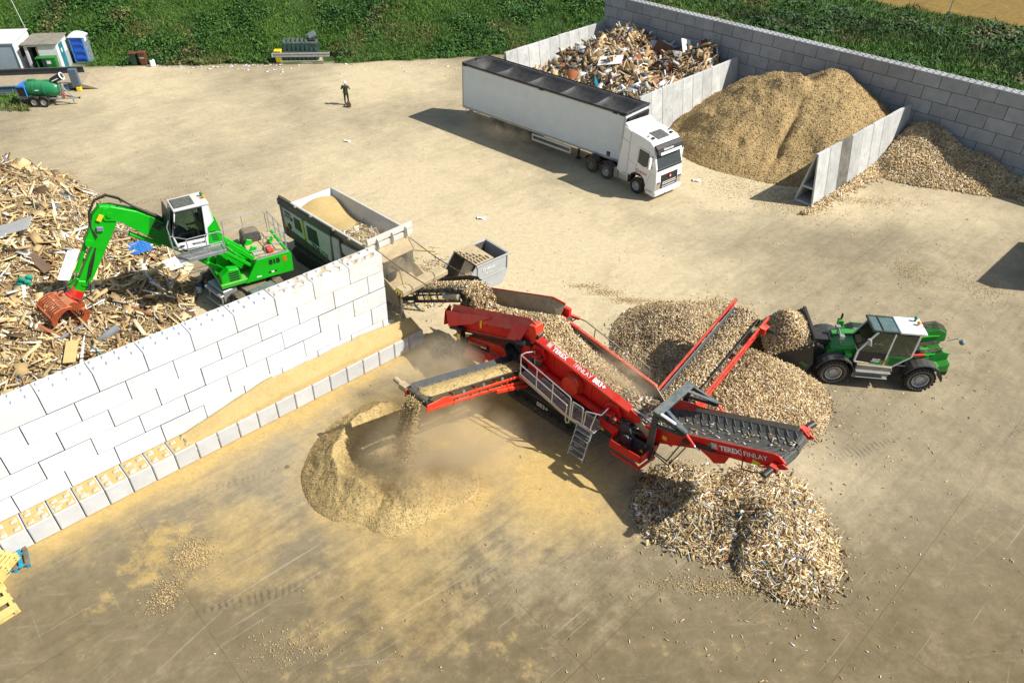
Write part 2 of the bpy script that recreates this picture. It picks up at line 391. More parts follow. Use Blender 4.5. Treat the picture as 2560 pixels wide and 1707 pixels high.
def dust_field(x,y):
    n=fbm(x*.22,y*.22,11,5); n2=fbm(x*.9,y*.9,12,4)
    s,d=wall_sd(x,y)
    along=np.clip((2-s)/1.5,0,1)
    wall=np.where(d>0,np.exp(-np.maximum(d-.8,0)/1.3),0)*along
    yel=np.maximum.reduce([1.2*g(x,y,-3.0,18.6,4.2),.95*wall,1.15*g(x,y,-1.2,23,3.4),1.0*g(x,y,1.8,17.6,3.0),.42*g(x,y,-3.6,13.6,4.0),.5*g(x,y,-9,14.5,3)])
    pale=np.maximum.reduce([1.0*g(x,y,1,32,13),.80*g(x,y,-8,42,15),.92*g(x,y,10,44,10),1.0*g(x,y,17,43,5),1.0*g(x,y,19,41.5,5),.72*g(x,y,26,41,7),.70*g(x,y,-24,50,15),.85*g(x,y,-12,60,10),.78*g(x,y,-30,57,10),.9*g(x,y,-14,27,4.5),.85*g(x,y,8,26,6),.62*g(x,y,10,18,5),.46*g(x,y,18,28,10),.50*g(x,y,1,14,6),.5*g(x,y,25,34,8)])
    yel=np.clip(yel*(.65+.7*n)+.35*(n2-.5)*(yel>.12),0,1.1); pale=np.clip(pale*(.72+.5*n)+.30*(n2-.5)*(pale>.1),0,1)
    base=.30+.4*(n-.5)
    # near and right-hand slabs painted darker: lens vignette put into the colour
    vignette=np.clip((18.5-y)/6.5,0,1)*.95+.25*np.clip((x-9)/10,0,1)*np.clip((40-y)/8,0,1)
    wr=np.clip(vignette,0,1); pale=pale*(1-.55*wr); base=base*(1-.6*wr)
    return yel,np.maximum(pale,base),np.clip(vignette+.4*(fbm(x*.12,y*.12,21)-.5),0,1)
def axis(lo,hi,step,far):
    a=list(np.arange(lo,hi+1e-6,step)); d=step; p=a[0]; L=[]
    while p>-far: d*=1.35; p-=d; L.append(p)
    d=step; p=a[-1]; H=[]
    while p<far: d*=1.35; p+=d; H.append(p)
    return np.array(L[::-1]+a+H)
gx=axis(-46,56,.3,900); gy=axis(6,100,.3,900)
X,Y=np.meshgrid(gx,gy,indexing='ij'); Z=bank_h(X,Y)
yel,pale,vignette=dust_field(X,Y)
fd=foot_d(X,Y)
grass=np.clip((fd+ .9*(fbm(X*.8,Y*.8,31)-.5))/.8,0,1)
BWO=np.array([8.78,66.87]); BTH=R(-43.44); BT=np.array([math.cos(BTH),math.sin(BTH)]); BN=np.array([math.sin(BTH),-math.cos(BTH)])
bd=-((X-BWO[0])*BN[0]+(Y-BWO[1])*BN[1]); bs=(X-BWO[0])*BT[0]+(Y-BWO[1])*BT[1]
grass=np.maximum(grass,np.clip((bd-.9)/.5,0,1)*(bs>-3))
grass=np.maximum(grass,np.clip((-X-38.4-.35*(Y-53))/.6,0,1)*np.clip((54.2-Y)/.5,0,1)*np.clip((Y-50.6)/.6,0,1))
patch=np.maximum.reduce([.40*g(X,Y,-11.2,14,2.0),.24*g(X,Y,-12.5,11.5,1.8),.22*g(X,Y,-5,10.4,2.4),.26*g(X,Y,.2,10.8,2.2),.16*g(X,Y,4.5,10.5,3),.20*g(X,Y,1.0,14.2,2.0),.16*g(X,Y,8,12,3),.08*g(X,Y,15,16,6),-.25+0*X]); patch=patch*(Y<60)
field=np.clip((Y-83.6+.85*(X-54.1))/.8-.0,0,1)*(X>40)
q=np.arange(len(gx)*len(gy)).reshape(len(gx),len(gy))
quads=np.stack([q[:-1,:-1],q[1:,:-1],q[1:,1:],q[:-1,1:]],-1).reshape(-1,4)
def aniso(nt,v,rot,sc):
    m=nt.nodes.new('ShaderNodeMapping'); m.vector_type='TEXTURE'; m.inputs['Rotation'].default_value=(0,0,R(rot)); m.inputs['Scale'].default_value=(1/sc[0],1/sc[1],1); nt.links.new(v,m.inputs[0]); return m.outputs[0]
def ground_mat():
    m,nt,out=nt_new('yard_ground')
    b=nt.nodes.new('ShaderNodeBsdfPrincipled'); nt.links.new(b.outputs[0],out.inputs[0])
    at=nt.nodes.new('ShaderNodeAttribute'); at.attribute_name='tint'
    a2=nt.nodes.new('ShaderNodeAttribute'); a2.attribute_name='cover'
    sp=nt.nodes.new('ShaderNodeSeparateColor'); nt.links.new(at.outputs['Color'],sp.inputs[0])
    s2=nt.nodes.new('ShaderNodeSeparateColor'); nt.links.new(a2.outputs['Color'],s2.inputs[0])
    tc=nt.nodes.new('ShaderNodeTexCoord'); v=tc.outputs['Object']
    st1=aniso(nt,v,44,(.25,2.2)); st2=aniso(nt,v,8,(.25,2.6))
    fine=noise(nt,v,9,8,.75); mid=noise(nt,v,1.1,7,.7); big=noise(nt,v,.25,6,.65); streak=noise(nt,st1,1.3,6,.7); streak2=noise(nt,st2,1.1,6,.7)
    conc=mix(nt,ramp(nt,big,.3,.7),(.225,.186,.120),(.315,.265,.178))
    conc=mix(nt,math_(nt,'MULTIPLY',ramp(nt,mid,.35,.7),.6),conc,(.165,.132,.082))
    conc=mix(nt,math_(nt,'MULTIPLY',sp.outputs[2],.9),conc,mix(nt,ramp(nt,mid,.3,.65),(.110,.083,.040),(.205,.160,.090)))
    conc=mix(nt,math_(nt,'MULTIPLY',ramp(nt,streak,.54,.75),.45),conc,(.085,.068,.042))
    conc=mix(nt,math_(nt,'MULTIPLY',ramp(nt,streak2,.58,.72),.3),conc,(.36,.315,.235))
    # long pale scratches left by buckets, mostly along the walls
    for rot,sc,th,k in ((43,(.10,5.5),.66,.40),(36,(.07,7),.675,.32),(-48,(.12,6),.685,.25),(58,(.09,6),.68,.28)):
        conc=mix(nt,math_(nt,'MULTIPLY',ramp(nt,noise(nt,aniso(nt,v,rot,sc),1.6,3,.6),th,th+.035),k),conc,(.40,.355,.27))
    # tyre tread prints
    wv=nt.nodes.new('ShaderNodeTexWave'); wv.wave_type='BANDS'; wv.inputs['Scale'].default_value=1.5; wv.inputs['Distortion'].default_value=3.5; wv.inputs['Detail'].default_value=2; m4=nt.nodes.new('ShaderNodeMapping'); m4.inputs['Rotation'].default_value=(0,0,R(-22)); nt.links.new(v,m4.inputs[0]); nt.links.new(m4.outputs[0],wv.inputs[0])
    tr=math_(nt,'MULTIPLY',ramp(nt,wv.outputs['Fac'],.55,.75),ramp(nt,noise(nt,aniso(nt,v,22,(.1,.9)),1.2,3,.5),.62,.70))
    conc=mix(nt,math_(nt,'MULTIPLY',tr,.55),conc,(.07,.056,.036))
    # dark drips and oil spots
    vo=nt.nodes.new('ShaderNodeTexVoronoi'); vo.inputs['Scale'].default_value=.42; nt.links.new(v,vo.inputs['Vector'])
    sd=math_(nt,'ADD',vo.outputs['Distance'],math_(nt,'MULTIPLY',math_(nt,'SUBTRACT',noise(nt,v,5,4),.5),.12))
    conc=mix(nt,math_(nt,'MULTIPLY',math_(nt,'LESS_THAN',sd,.035),.8),conc,(.03,.02,.01))
    # slab joints running with the walls
    br=nt.nodes.new('ShaderNodeTexBrick'); br.offset=0; br.inputs['Scale'].default_value=1; br.inputs['Mortar Size'].default_value=.018; br.inputs['Brick Width'].default_value=7.4; br.inputs['Row Height'].default_value=5.2; br.inputs['Mortar Smooth'].default_value=.5
    mj=nt.nodes.new('ShaderNodeMapping'); mj.inputs['Rotation'].default_value=(0,0,R(-44.6)); mj.inputs['Location'].default_value=(-1.83,-.8,0); nt.links.new(v,mj.inputs[0]); nt.links.new(mj.outputs[0],br.inputs[0])
    conc=mix(nt,math_(nt,'MULTIPLY',br.outputs['Fac'],math_(nt,'MULTIPLY',ramp(nt,mid,.35,.6),.85)),conc,(.10,.068,.028))
    # pale wood dust, then yellow saw dust, then crisp-edged caked patches
    def cover(f,lo,w,nz,amp=1.1):
        t=math_(nt,'ADD',f,math_(nt,'MULTIPLY',math_(nt,'SUBTRACT',nz,.5),amp))
        return math_(nt,'DIVIDE',math_(nt,'SUBTRACT',t,lo),w,clamp=True)
    mixn=math_(nt,'ADD',math_(nt,'MULTIPLY',mid,.55),math_(nt,'MULTIPLY',streak,.45))
    c=mix(nt,math_(nt,'MULTIPLY',cover(sp.outputs[1],.20,.62,mixn),.90),conc,mix(nt,ramp(nt,fine,.3,.7),(.475,.388,.235),(.64,.535,.350)))
    c=mix(nt,cover(sp.outputs[0],.24,.55,mixn),c,mix(nt,ramp(nt,fine,.3,.7),(.41,.285,.105),(.54,.39,.16)))
    crisp=noise(nt,v,1.1,11,.74)
    c=mix(nt,math_(nt,'MULTIPLY',cover(s2.outputs[2],.27,.20,crisp,1.5),.75),c,mix(nt,ramp(nt,fine,.3,.7),(.33,.225,.075),(.48,.345,.13)))
    grit=noise(nt,v,3.2,12,.82); c=mix(nt,1.0,c,ramp(nt,grit,.30,.66,(.80,.785,.75),(1.13,1.13,1.12)),'MULTIPLY')
    gr=mix(nt,ramp(nt,noise(nt,v,.5,6,.7),.35,.65),(.022,.055,.010),(.05,.085,.016))
    c=mix(nt,s2.outputs[0],c,gr)
    c=mix(nt,s2.outputs[1],c,mix(nt,ramp(nt,noise(nt,v,1.5,6,.7),.3,.7),(.15,.095,.02),(.26,.17,.045)))
    nt.links.new(c,b.inputs['Base Color']); b.inputs['Roughness'].default_value=.92; b.inputs['Specular IOR Level'].default_value=.2
    hh=math_(nt,'ADD',math_(nt,'MULTIPLY',fine,.4),mid)
    nt.links.new(bump(nt,hh,.35,.05),b.inputs['Normal'])
    return m
go=np_mesh('ground',np.stack([X,Y,Z],-1).reshape(-1,3),quads,ground_mat(),np.stack([yel,pale,vignette],-1).reshape(-1,3),smooth=True)
cv=go.data.color_attributes.new('cover','FLOAT_COLOR','POINT'); c_=np.ones((X.size,4),np.float32); c_[:,0]=grass.ravel(); c_[:,1]=field.ravel(); c_[:,2]=patch.ravel(); cv.data.foreach_set('color',c_.ravel())
tag(go,kind='structure')

# weeds and grass on the bank and behind the block wall
def leaves(name,label,n,xr,yr,keep,size,seed,tall=1.0,extra=None):
    r=np.random.default_rng(seed)
    x=r.uniform(*xr,n*3); y=r.uniform(*yr,n*3)
    cl=fbm(x*.55,y*.55,seed+5,4)
    k=keep(x,y)&(r.random(len(x))<np.clip(.25+1.6*(cl-.25),.12,1)); x=x[k][:n];y=y[k][:n];cl=cl[k][:n]; n=len(x)
    lush=fbm(x*.28,y*.28,seed+9,4); dry=fbm(x*.33+7,y*.33,seed+19,4)
    z=bank_h(x,y)+r.random(n)**1.6*tall*(.15+1.25*np.clip(cl-.3,0,1)+.5*np.clip(lush-.45,0,1)*2)
    s=size*r.uniform(.5,1.35,n)
    grassy=lush<.53; s=np.where(grassy,s*1.9,s*1.15); up=np.where(grassy,.25,.75)
    nn=np.stack([r.normal(0,.55,n),r.normal(-.35,.55,n),np.abs(r.normal(up,.25,n))+.05],-1); nn/=np.linalg.norm(nn,axis=1,keepdims=True)
    a=r.normal(0,1,(n,3)); a[:,2]+=np.where(grassy,1.6,.3); a-=nn*(a*nn).sum(1,keepdims=True); a/=np.linalg.norm(a,axis=1,keepdims=True); b=np.cross(nn,a)
    P=np.stack([x,y,z],-1); asp=np.where(grassy,.11,.55)*r.uniform(.7,1.3,n)
    S=s[:,None]; co=np.stack([P-a*S,P+b*S*asp[:,None],P+a*S,P-b*S*asp[:,None]],1).reshape(-1,3)
    g1=np.array((.034,.105,.012));g2=np.array((.105,.215,.026));g3=np.array((.22,.17,.065));g0=np.array((.012,.040,.010))
    t=np.clip((lush-.3)/.4,0,1)[:,None]; col=g2*(1-t)+g1*t
    d=(np.clip((dry-.60)/.12,0,1)*r.random(n))[:,None]; col=col*(1-d)+g3*d
    e=(r.random(n)<.18)[:,None]; col=np.where(e,g0,col); col*=r.uniform(.65,1.35,(n,1))
    if extra is not None: col=extra(x,y,col,r)
    return tag(np_mesh(name,co,np.arange(n*4).reshape(-1,4),M['leaf'],np.repeat(col,4,0)),label,'weeds',kind='stuff')
def keep_bank(x,y): return (foot_d(x,y)+.9*(fbm(x*.8,y*.8,31)-.5)>.35)&(np.abs(x)<.80*y+3)&~((np.abs(x+19.0)<2.9)&(foot_d(x,y)<2.0)&(y<65.7+.15*(x+19)))&~((x<-36.4)&(x>-37.9)&(y<63.2))&~((x<-37.3-.25*(y-59))&(y<62.6+.25*(x+38)))
leaves('bank_weeds','dense green weeds and rough grass covering the bank behind the yard',360000,(-58,14),(58,88),lambda x,y:keep_bank(x,y)&~((x>4)&(-((x-BWO[0])*BN[0]+(y-BWO[1])*BN[1])<1.2)),.105,41,.7)
def keep_right(x,y):
    d=-((x-BWO[0])*BN[0]+(y-BWO[1])*BN[1]); return (d>1.25)&(x>4)&(x<.80*y+3)&~((y-83.6+.85*(x-54.1)>.2)&(x>40))
def dk(x,y,c,r):
    d=-((x-BWO[0])*BN[0]+(y-BWO[1])*BN[1]); band=np.exp(-((d-27-3*np.sin(x*.2))/4.0)**2)
    return c*(1-.45*band)[:,None]
leaves('wild_grass','rough green grass and weeds between the grey block wall and the field',170000,(4,62),(38,96),keep_right,.165,57,.8,dk)
def keep_tuft(x,y): return (x<-36.4-.35*(y-53))&(y<54.0+.2*(x+38))&(y>50.8)
leaves('grass_tuft','strip of rough grass growing behind the water bowser',2600,(-46,-35),(50,55),keep_tuft,.16,63,.35)

# ------------------------------------------------------------------ concrete walls
def concrete_mat(name,c0,c1,stain,stainc,bmp=.2,objvar=.1,dust=0,dc=(.46,.33,.15),dr=(.47,.56)):
    m,nt,out=nt_new(name); b=nt.nodes.new('ShaderNodeBsdfPrincipled'); nt.links.new(b.outputs[0],out.inputs[0])
    tc=nt.nodes.new('ShaderNodeTexCoord'); v=tc.outputs['Object']; oi=nt.nodes.new('ShaderNodeObjectInfo')
    off=nt.nodes.new('ShaderNodeVectorMath'); off.operation='ADD'; nt.links.new(v,off.inputs[0])
    sc=nt.nodes.new('ShaderNodeVectorMath'); sc.operation='SCALE'; sc.inputs[3].default_value=37; nt.links.new(oi.outputs['Random'],sc.inputs[0]); cmb=nt.nodes.new('ShaderNodeCombineXYZ'); nt.links.new(math_(nt,'MULTIPLY',oi.outputs['Random'],37.0),cmb.inputs[0]); nt.links.new(cmb.outputs[0],off.inputs[1])
    v=off.outputs[0]; nt.nodes.remove(sc)
    c=mix(nt,ramp(nt,noise(nt,v,1.3,6,.65),.3,.7),c0,c1)
    c=mix(nt,math_(nt,'MULTIPLY',ramp(nt,noise(nt,v,3.1,7,.72),.54,.74),stain),c,stainc)
    k=math_(nt,'ADD',math_(nt,'MULTIPLY',oi.outputs['Random'],objvar*2),1-objvar)
    cc=nt.nodes.new('ShaderNodeVectorMath'); cc.operation='SCALE'; nt.links.new(c,cc.inputs[0]); nt.links.new(k,cc.inputs[3]); c=cc.outputs[0]
    if dust:
        gq=nt.nodes.new('ShaderNodeNewGeometry'); s=nt.nodes.new('ShaderNodeSeparateXYZ'); nt.links.new(gq.outputs['Normal'],s.inputs[0])
        f=math_(nt,'MULTIPLY',math_(nt,'MULTIPLY',ramp(nt,s.outputs[2],.8,.95),ramp(nt,noise(nt,v,3.2,7,.65),*dr)),dust)
        c=mix(nt,f,c,dc)
    nt.links.new(c,b.inputs['Base Color']); b.inputs['Roughness'].default_value=.85; b.inputs['Specular IOR Level'].default_value=.25
    if bmp: nt.links.new(bump(nt,noise(nt,v,14,6,.7),bmp,.02),b.inputs['Normal'])
    return m
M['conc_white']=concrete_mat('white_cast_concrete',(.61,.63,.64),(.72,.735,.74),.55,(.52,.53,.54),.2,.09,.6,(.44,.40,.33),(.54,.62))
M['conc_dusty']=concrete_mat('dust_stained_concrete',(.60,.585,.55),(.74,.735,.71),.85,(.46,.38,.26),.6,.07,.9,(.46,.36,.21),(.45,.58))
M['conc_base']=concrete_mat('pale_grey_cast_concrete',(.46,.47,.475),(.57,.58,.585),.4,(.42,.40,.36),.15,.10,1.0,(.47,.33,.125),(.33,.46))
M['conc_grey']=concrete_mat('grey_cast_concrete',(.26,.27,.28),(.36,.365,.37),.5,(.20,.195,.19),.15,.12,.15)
M['conc_panel']=concrete_mat('weathered_panel_concrete',(.37,.37,.35),(.52,.52,.50),.75,(.24,.23,.19),.2,.14)
M['conc_panel_dark']=concrete_mat('blackened_panel_concrete',(.075,.07,.06),(.19,.18,.155),.8,(.05,.045,.04),.2,.05)
def block(x0,x1,y0,y1,z0,z1,gap=.015,studs=False,stud=.4):
    m=MB(); m.box(x0+gap,x1-gap,y0,y1,z0+gap*.8,z1-gap*.8)
    if studs:
        nx=max(1,round((x1-x0)/stud)); ny=max(1,round((y1-y0)/stud))
        for i in range(nx):
            for j in range(ny):
                cx=x0+(i+.5)*(x1-x0)/nx; cy=y0+(j+.5)*(y1-y0)/ny; a=.115;b=.06;z=z1-gap*.8;h=.06
                m.corners([(cx-a,cy-a,z),(cx+a,cy-a,z),(cx+a,cy+a,z),(cx-a,cy+a,z),(cx-b,cy-b,z+h),(cx+b,cy-b,z+h),(cx+b,cy+b,z+h),(cx-b,cy+b,z+h)])
    m.joint=not studs
    return m
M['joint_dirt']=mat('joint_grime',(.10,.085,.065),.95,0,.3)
def put_block(m,*a,**k):
    o=m.build(*a,**k)
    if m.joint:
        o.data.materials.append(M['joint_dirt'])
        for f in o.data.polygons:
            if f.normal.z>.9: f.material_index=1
    return o
ww=thing('block_wall','tall white concrete block wall with a low dusty ledge along its foot','wall',(WO[0],WO[1],0),WTH)
def jrow(z,off,mat_):
    e=0.0; x=-off
    if off>0: xs=[0.0]+[-off-1.6*i for i in range(13)]
    else: xs=[-1.6*i for i in range(13)]
    return xs
for k,(z,off) in enumerate([(.8,.28),(1.6,.8),(2.4,0),(3.2,.8),(4.0,0)]):
    xs=jrow(z,off,None)
    for a,b in zip(xs[1:],xs[:-1]):
        if a<-19.5: continue
        dirty=(b>-4.0 and z>2.5) or (b>-2 and z>2)
        jy=random.uniform(-.014,.014)
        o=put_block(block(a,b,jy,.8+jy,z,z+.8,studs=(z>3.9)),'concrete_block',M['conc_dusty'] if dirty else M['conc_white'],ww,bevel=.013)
for i in range(25):
    b=1.25-.8*i; a=b-.8
    block(a,b,-.8,.8,0,.8,studs=True).build('ledge_block',M['conc_base'],ww,bevel=.03)
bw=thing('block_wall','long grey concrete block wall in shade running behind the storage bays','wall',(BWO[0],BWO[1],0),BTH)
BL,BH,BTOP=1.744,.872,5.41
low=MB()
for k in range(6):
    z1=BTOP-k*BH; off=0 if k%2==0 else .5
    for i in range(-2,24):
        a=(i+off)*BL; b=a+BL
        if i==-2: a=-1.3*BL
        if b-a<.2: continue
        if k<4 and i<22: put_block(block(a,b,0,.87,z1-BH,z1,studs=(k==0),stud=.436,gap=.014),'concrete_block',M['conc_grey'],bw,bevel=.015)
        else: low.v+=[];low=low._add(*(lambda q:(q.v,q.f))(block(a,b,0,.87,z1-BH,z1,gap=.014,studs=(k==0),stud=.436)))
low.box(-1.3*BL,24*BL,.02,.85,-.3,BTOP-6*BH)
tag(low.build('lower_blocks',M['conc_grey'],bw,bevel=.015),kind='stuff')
def a_wall(p0,p1,label,n,darks=()):
    p0=Vector(p0);p1=Vector(p1);d=p1-p0;L=d.length
    t=thing('divider_wall',label,'wall',(p0.x,p0.y,0),math.atan2(d.y,d.x))
    H=3.23;bw_=.64;tw=.085;th=.13
    for i in range(n):
        x0=i*L/n+.006; x1=(i+1)*L/n-.006; m=MB(); j=random.uniform(-.012,.012); zz=random.uniform(-.02,.02)
        for s in (-1,1):
            m.corners([(x0,s*bw_+j,0),(x1,s*bw_+j,0),(x1,s*(bw_-th)+j,0),(x0,s*(bw_-th)+j,0),(x0,s*tw+j,H+zz),(x1,s*tw+j,H+zz),(x1,j,H+zz),(x0,j,H+zz)])
        m.box(x0+.004,x1-.004,-bw_+.1+j,bw_-.1+j,.004,.16); w_=.40
        m.box(x0+.004,x1-.004,-w_+j,w_+j,1.05,1.17)
        m.build('wall_unit',M['conc_panel_dark'] if i in darks else M['conc_panel'],t,bevel=.02)
    return t
a_wall((-1.33,58.16),(7.3,68.5),'grey concrete panel wall beside the green bank, left side of the waste wood bay',10)
a_wall((8.1,49.1),(17.0,59.05),'grey concrete panel wall between the waste wood bay and the sawdust mound',10)
a_wall((17.5,40.46),(26.85,49.75),'grey hollow A-shaped panel wall with open end and one blackened panel',9,(2,))
# ------------------------------------------------------------------ heaps
def heap_base_mat(name,c0,c1,scale=6,bmp=.6):
    m,nt,out=nt_new(name); b=nt.nodes.new('ShaderNodeBsdfPrincipled'); nt.links.new(b.outputs[0],out.inputs[0])
    tc=nt.nodes.new('ShaderNodeTexCoord'); v=tc.outputs['Object']
    n=noise(nt,v,scale,8,.75); n2=noise(nt,v,scale*.15,5,.6)
    c=mix(nt,ramp(nt,n,.3,.7),c0,c1); c=mix(nt,math_(nt,'MULTIPLY',ramp(nt,n2,.45,.7),.35),c,tuple(x*.7 for x in c0))
    nt.links.new(c,b.inputs['Base Color']); b.inputs['Roughness'].default_value=.95; b.inputs['Specular IOR Level'].default_value=.1
    nt.links.new(bump(nt,noise(nt,v,scale*1.5,8,.8),bmp,.12),b.inputs['Normal']); return m
M['sawdust']=heap_base_mat('sawdust',(.32,.215,.09),(.50,.365,.18),7)
M['sawdust_fine']=heap_base_mat('fine_sawdust',(.43,.31,.13),(.53,.40,.185),9,.4)
M['chipbase']=heap_base_mat('chip_heap_core',(.28,.195,.095),(.48,.36,.19),14)
M['scrapbase']=heap_base_mat('scrap_heap_core',(.16,.11,.06),(.34,.25,.13),5)
M['chips']=tint_mat('wood_chips',.85,0,.2,18)
CHIP=[(.68,.51,.275,4),(.56,.40,.20,4),(.40,.265,.12,2.5),(.76,.64,.43,2.5),(.78,.74,.66,.7),(.20,.125,.065,1.1)]
BOARD=[(.64,.48,.24,4),(.54,.38,.175,4),(.36,.24,.115,2.5),(.74,.60,.36,3.2),(.78,.75,.68,1.8),(.15,.095,.055,1.8),(.33,.12,.05,.35),(.20,.22,.24,.25),(.05,.2,.3,.06)]
SCRAP=[(.54,.39,.20,4),(.40,.27,.135,4),(.23,.15,.08,3),(.66,.52,.31,2.4),(.80,.79,.76,2.6),(.12,.08,.05,2.5),(.34,.11,.045,.6),(.26,.30,.33,.7),(.02,.22,.32,.12),(.3,.03,.03,.12)]
SAW=[(.50,.36,.17,3),(.42,.29,.125,3),(.34,.23,.10,1),(.60,.47,.26,1)]
SAWF=[(.56,.42,.20,3),(.50,.36,.16,3),(.43,.30,.125,1.5),(.66,.53,.30,1)]
def grad(h,x,y,e=.12):
    gx_=(h(x+e,y)-h(x-e,y))/(2*e); gy_=(h(x,y+e)-h(x,y-e))/(2*e); return np.stack([-gx_,-gy_,np.ones_like(gx_)],-1)
def heap(name,label,cat,h,bb,res,basemat,layers,seed,group=None,fringe=.35,edge=.0):
    x=np.arange(bb[0],bb[1]+res,res);y=np.arange(bb[2],bb[3]+res,res)
    Xh,Yh=np.meshgrid(x,y,indexing='ij');Zh=h(Xh,Yh)
    ok=Zh>edge+.004
    idx=-np.ones(Xh.shape,int); cell=ok[:-1,:-1]|ok[1:,:-1]|ok[:-1,1:]|ok[1:,1:]
    use=np.zeros_like(ok); use[:-1,:-1]|=cell;use[1:,:-1]|=cell;use[:-1,1:]|=cell;use[1:,1:]|=cell
    idx[use]=np.arange(use.sum())
    qs=np.stack([idx[:-1,:-1],idx[1:,:-1],idx[1:,1:],idx[:-1,1:]],-1)[cell]
    Zc=np.where(ok,Zh,np.minimum(Zh,edge)-.05)
    r=np.random.default_rng(seed)
    parts=[]
    for (n,L,W,T,pal,tilt,up,fr) in layers:
        px=r.uniform(bb[0],bb[1],n*4);py=r.uniform(bb[2],bb[3],n*4);pz=h(px,py)
        k=(pz>edge+.02)|((pz>edge-fr)&(r.random(len(px))<.10*np.exp((pz-edge)/fr*2.2)))
        px,py,pz=px[k][:n],py[k][:n],np.maximum(pz[k][:n],edge+.01); m=len(px)
        Nn=grad(h,px,py); ll=L[0]+(L[1]-L[0])*r.random(m)**2.2
        parts.append(chips_arrays(np.stack([px,py,pz+r.random(m)*up],-1),Nn,ll,r.uniform(*W,m)*np.minimum(1,.5+ll/L[1]),r.uniform(*T,m),np.full(m,tilt)*r.uniform(.3,1.6,m),pal,r))
        damp=.70+.6*np.clip(1.6*(fbm(px*.9,py*.9,seed+200,4)-.5)+.5,0,1); parts[-1]=(parts[-1][0],parts[-1][1],np.clip(parts[-1][2]*np.repeat(damp,8)[:,None],0,.92))
    if parts:
        co,qq,cc=join_np(parts)
        o=np_mesh(name,co,qq,M['chips'],cc)
        c=np_mesh('heap_core',np.stack([Xh[use],Yh[use],Zc[use]],-1),qs,basemat,smooth=True,parent=o)
    else: o=np_mesh(name,np.stack([Xh[use],Yh[use],Zc[use]],-1),qs,basemat,smooth=True)
    return tag(o,label,cat,group)
def cone(x,y,cx,cy,H,slope,rnd=.5):
    d=np.sqrt((x-cx)**2+(y-cy)**2+rnd*rnd)-rnd*.6; return H-slope*d
def smax(*a,k=.35):
    s=a[0]
    for b in a[1:]:
        hh=np.clip(.5+.5*(s-b)/k,0,1); s=b*(1-hh)+s*hh+k*hh*(1-hh)
    return s
def side(x,y,p0,p1): # signed distance to the left of p0->p1
    dx,dy=p1[0]-p0[0],p1[1]-p0[1]; L=math.hypot(dx,dy); return (dx*(y-p0[1])-dy*(x-p0[0]))/L
def bwd(x,y): return ((x-BWO[0])*BN[0]+(y-BWO[1])*BN[1])   # distance in front of the long grey wall
# saw dust mound in the middle bay
def h_dome(x,y):
    n=fbm(x*.30,y*.30,71,5)-.5; n2=fbm(x*1.1,y*1.1,72,4)-.5
    h=smax(cone(x,y,18.6,51.3,4.8,.66,1.4),cone(x,y,15.9,49.2,3.1,.66,1.0),cone(x,y,21.9,51.6,4.8,.66,1.2),cone(x,y,20.6,48.6,3.6,.66,1.0),cone(x,y,17.5,46.4,1.5,.5,1.0),k=.5)
    rill=np.abs(side(x,y,(15.9,43.6),(20.5,51.5))); h=h-.38*np.exp(-(rill/.26)**2)*np.clip(h/1.5,0,1)*np.clip((50.5-y)/3,0,1)
    h=h+1.0*n*np.clip(h/1.2,0,1)+.42*n2*np.clip(h/.6,0,1)+.5*np.clip(fbm(x*.7+3,y*.7,73,4)-.5,-.1,1)*np.clip(h,0,1)
    d=side(x,y,(8.1,49.1),(17.0,59.05)); h=np.where(d>-.3,np.minimum(h,0-d*2),h)    # kept by the left divider
    d=side(x,y,(17.5,40.46),(26.85,49.75)); h=np.where((d<.35)&(x>17.4),np.minimum(h,(d-.1)*4),h)
    return np.where(bwd(x,y)<.02,-1,h)
heap('sawdust_mound','big golden sawdust mound slumped against the grey block wall','heap',h_dome,(8,29,41,61),.12,M['sawdust'],
     [(16000,(.05,.16),(.02,.05),(.01,.02),SAW,.5,.03,.1)],1,fringe=.3)
# waste wood bay
def h_scrap(x,y):
    u=bwd(x,y); e1=-side(x,y,(-1.33,58.16),(7.3,68.5)); e2=side(x,y,(8.1,49.1),(17.0,59.05))
    n=fbm(x*.45,y*.45,81,4)-.5; n2=fbm(x*1.6,y*1.6,82,3)-.5
    h=np.minimum(2.5,.46*(12.2-u)+.2)+ .6*np.exp(-((x-8)/2.2)**2-((y-64)/2.5)**2)+.6*np.exp(-((x-14.6)/2)**2-((y-60.3)/2)**2)-1.3*np.exp(-((x-10.7)/1.6)**2-((y-58.6)/2.6)**2)
    h=h+1.7*n+.5*n2
    h=np.minimum(h,.5+1.1*(e1-.5)); h=np.minimum(h,1.4+1.0*(e2-.4))
    return np.where((u<.05)|(e1<.35)|(e2<.35),-1,h)
heap('waste_wood_heap','jumbled heap of broken boards and white panels in the walled bay behind the lorry','heap',h_scrap,(-2,19,49,70),.25,M['scrapbase'],
     [(5200,(.3,2.2),(.05,.28),(.015,.05),SCRAP,.55,.25,.1),(1900,(.4,1.7),(.3,.9),(.015,.04),SCRAP,.5,.3,.1),(9000,(.1,.6),(.03,.12),(.01,.04),SCRAP,.7,.15,.15)],2)
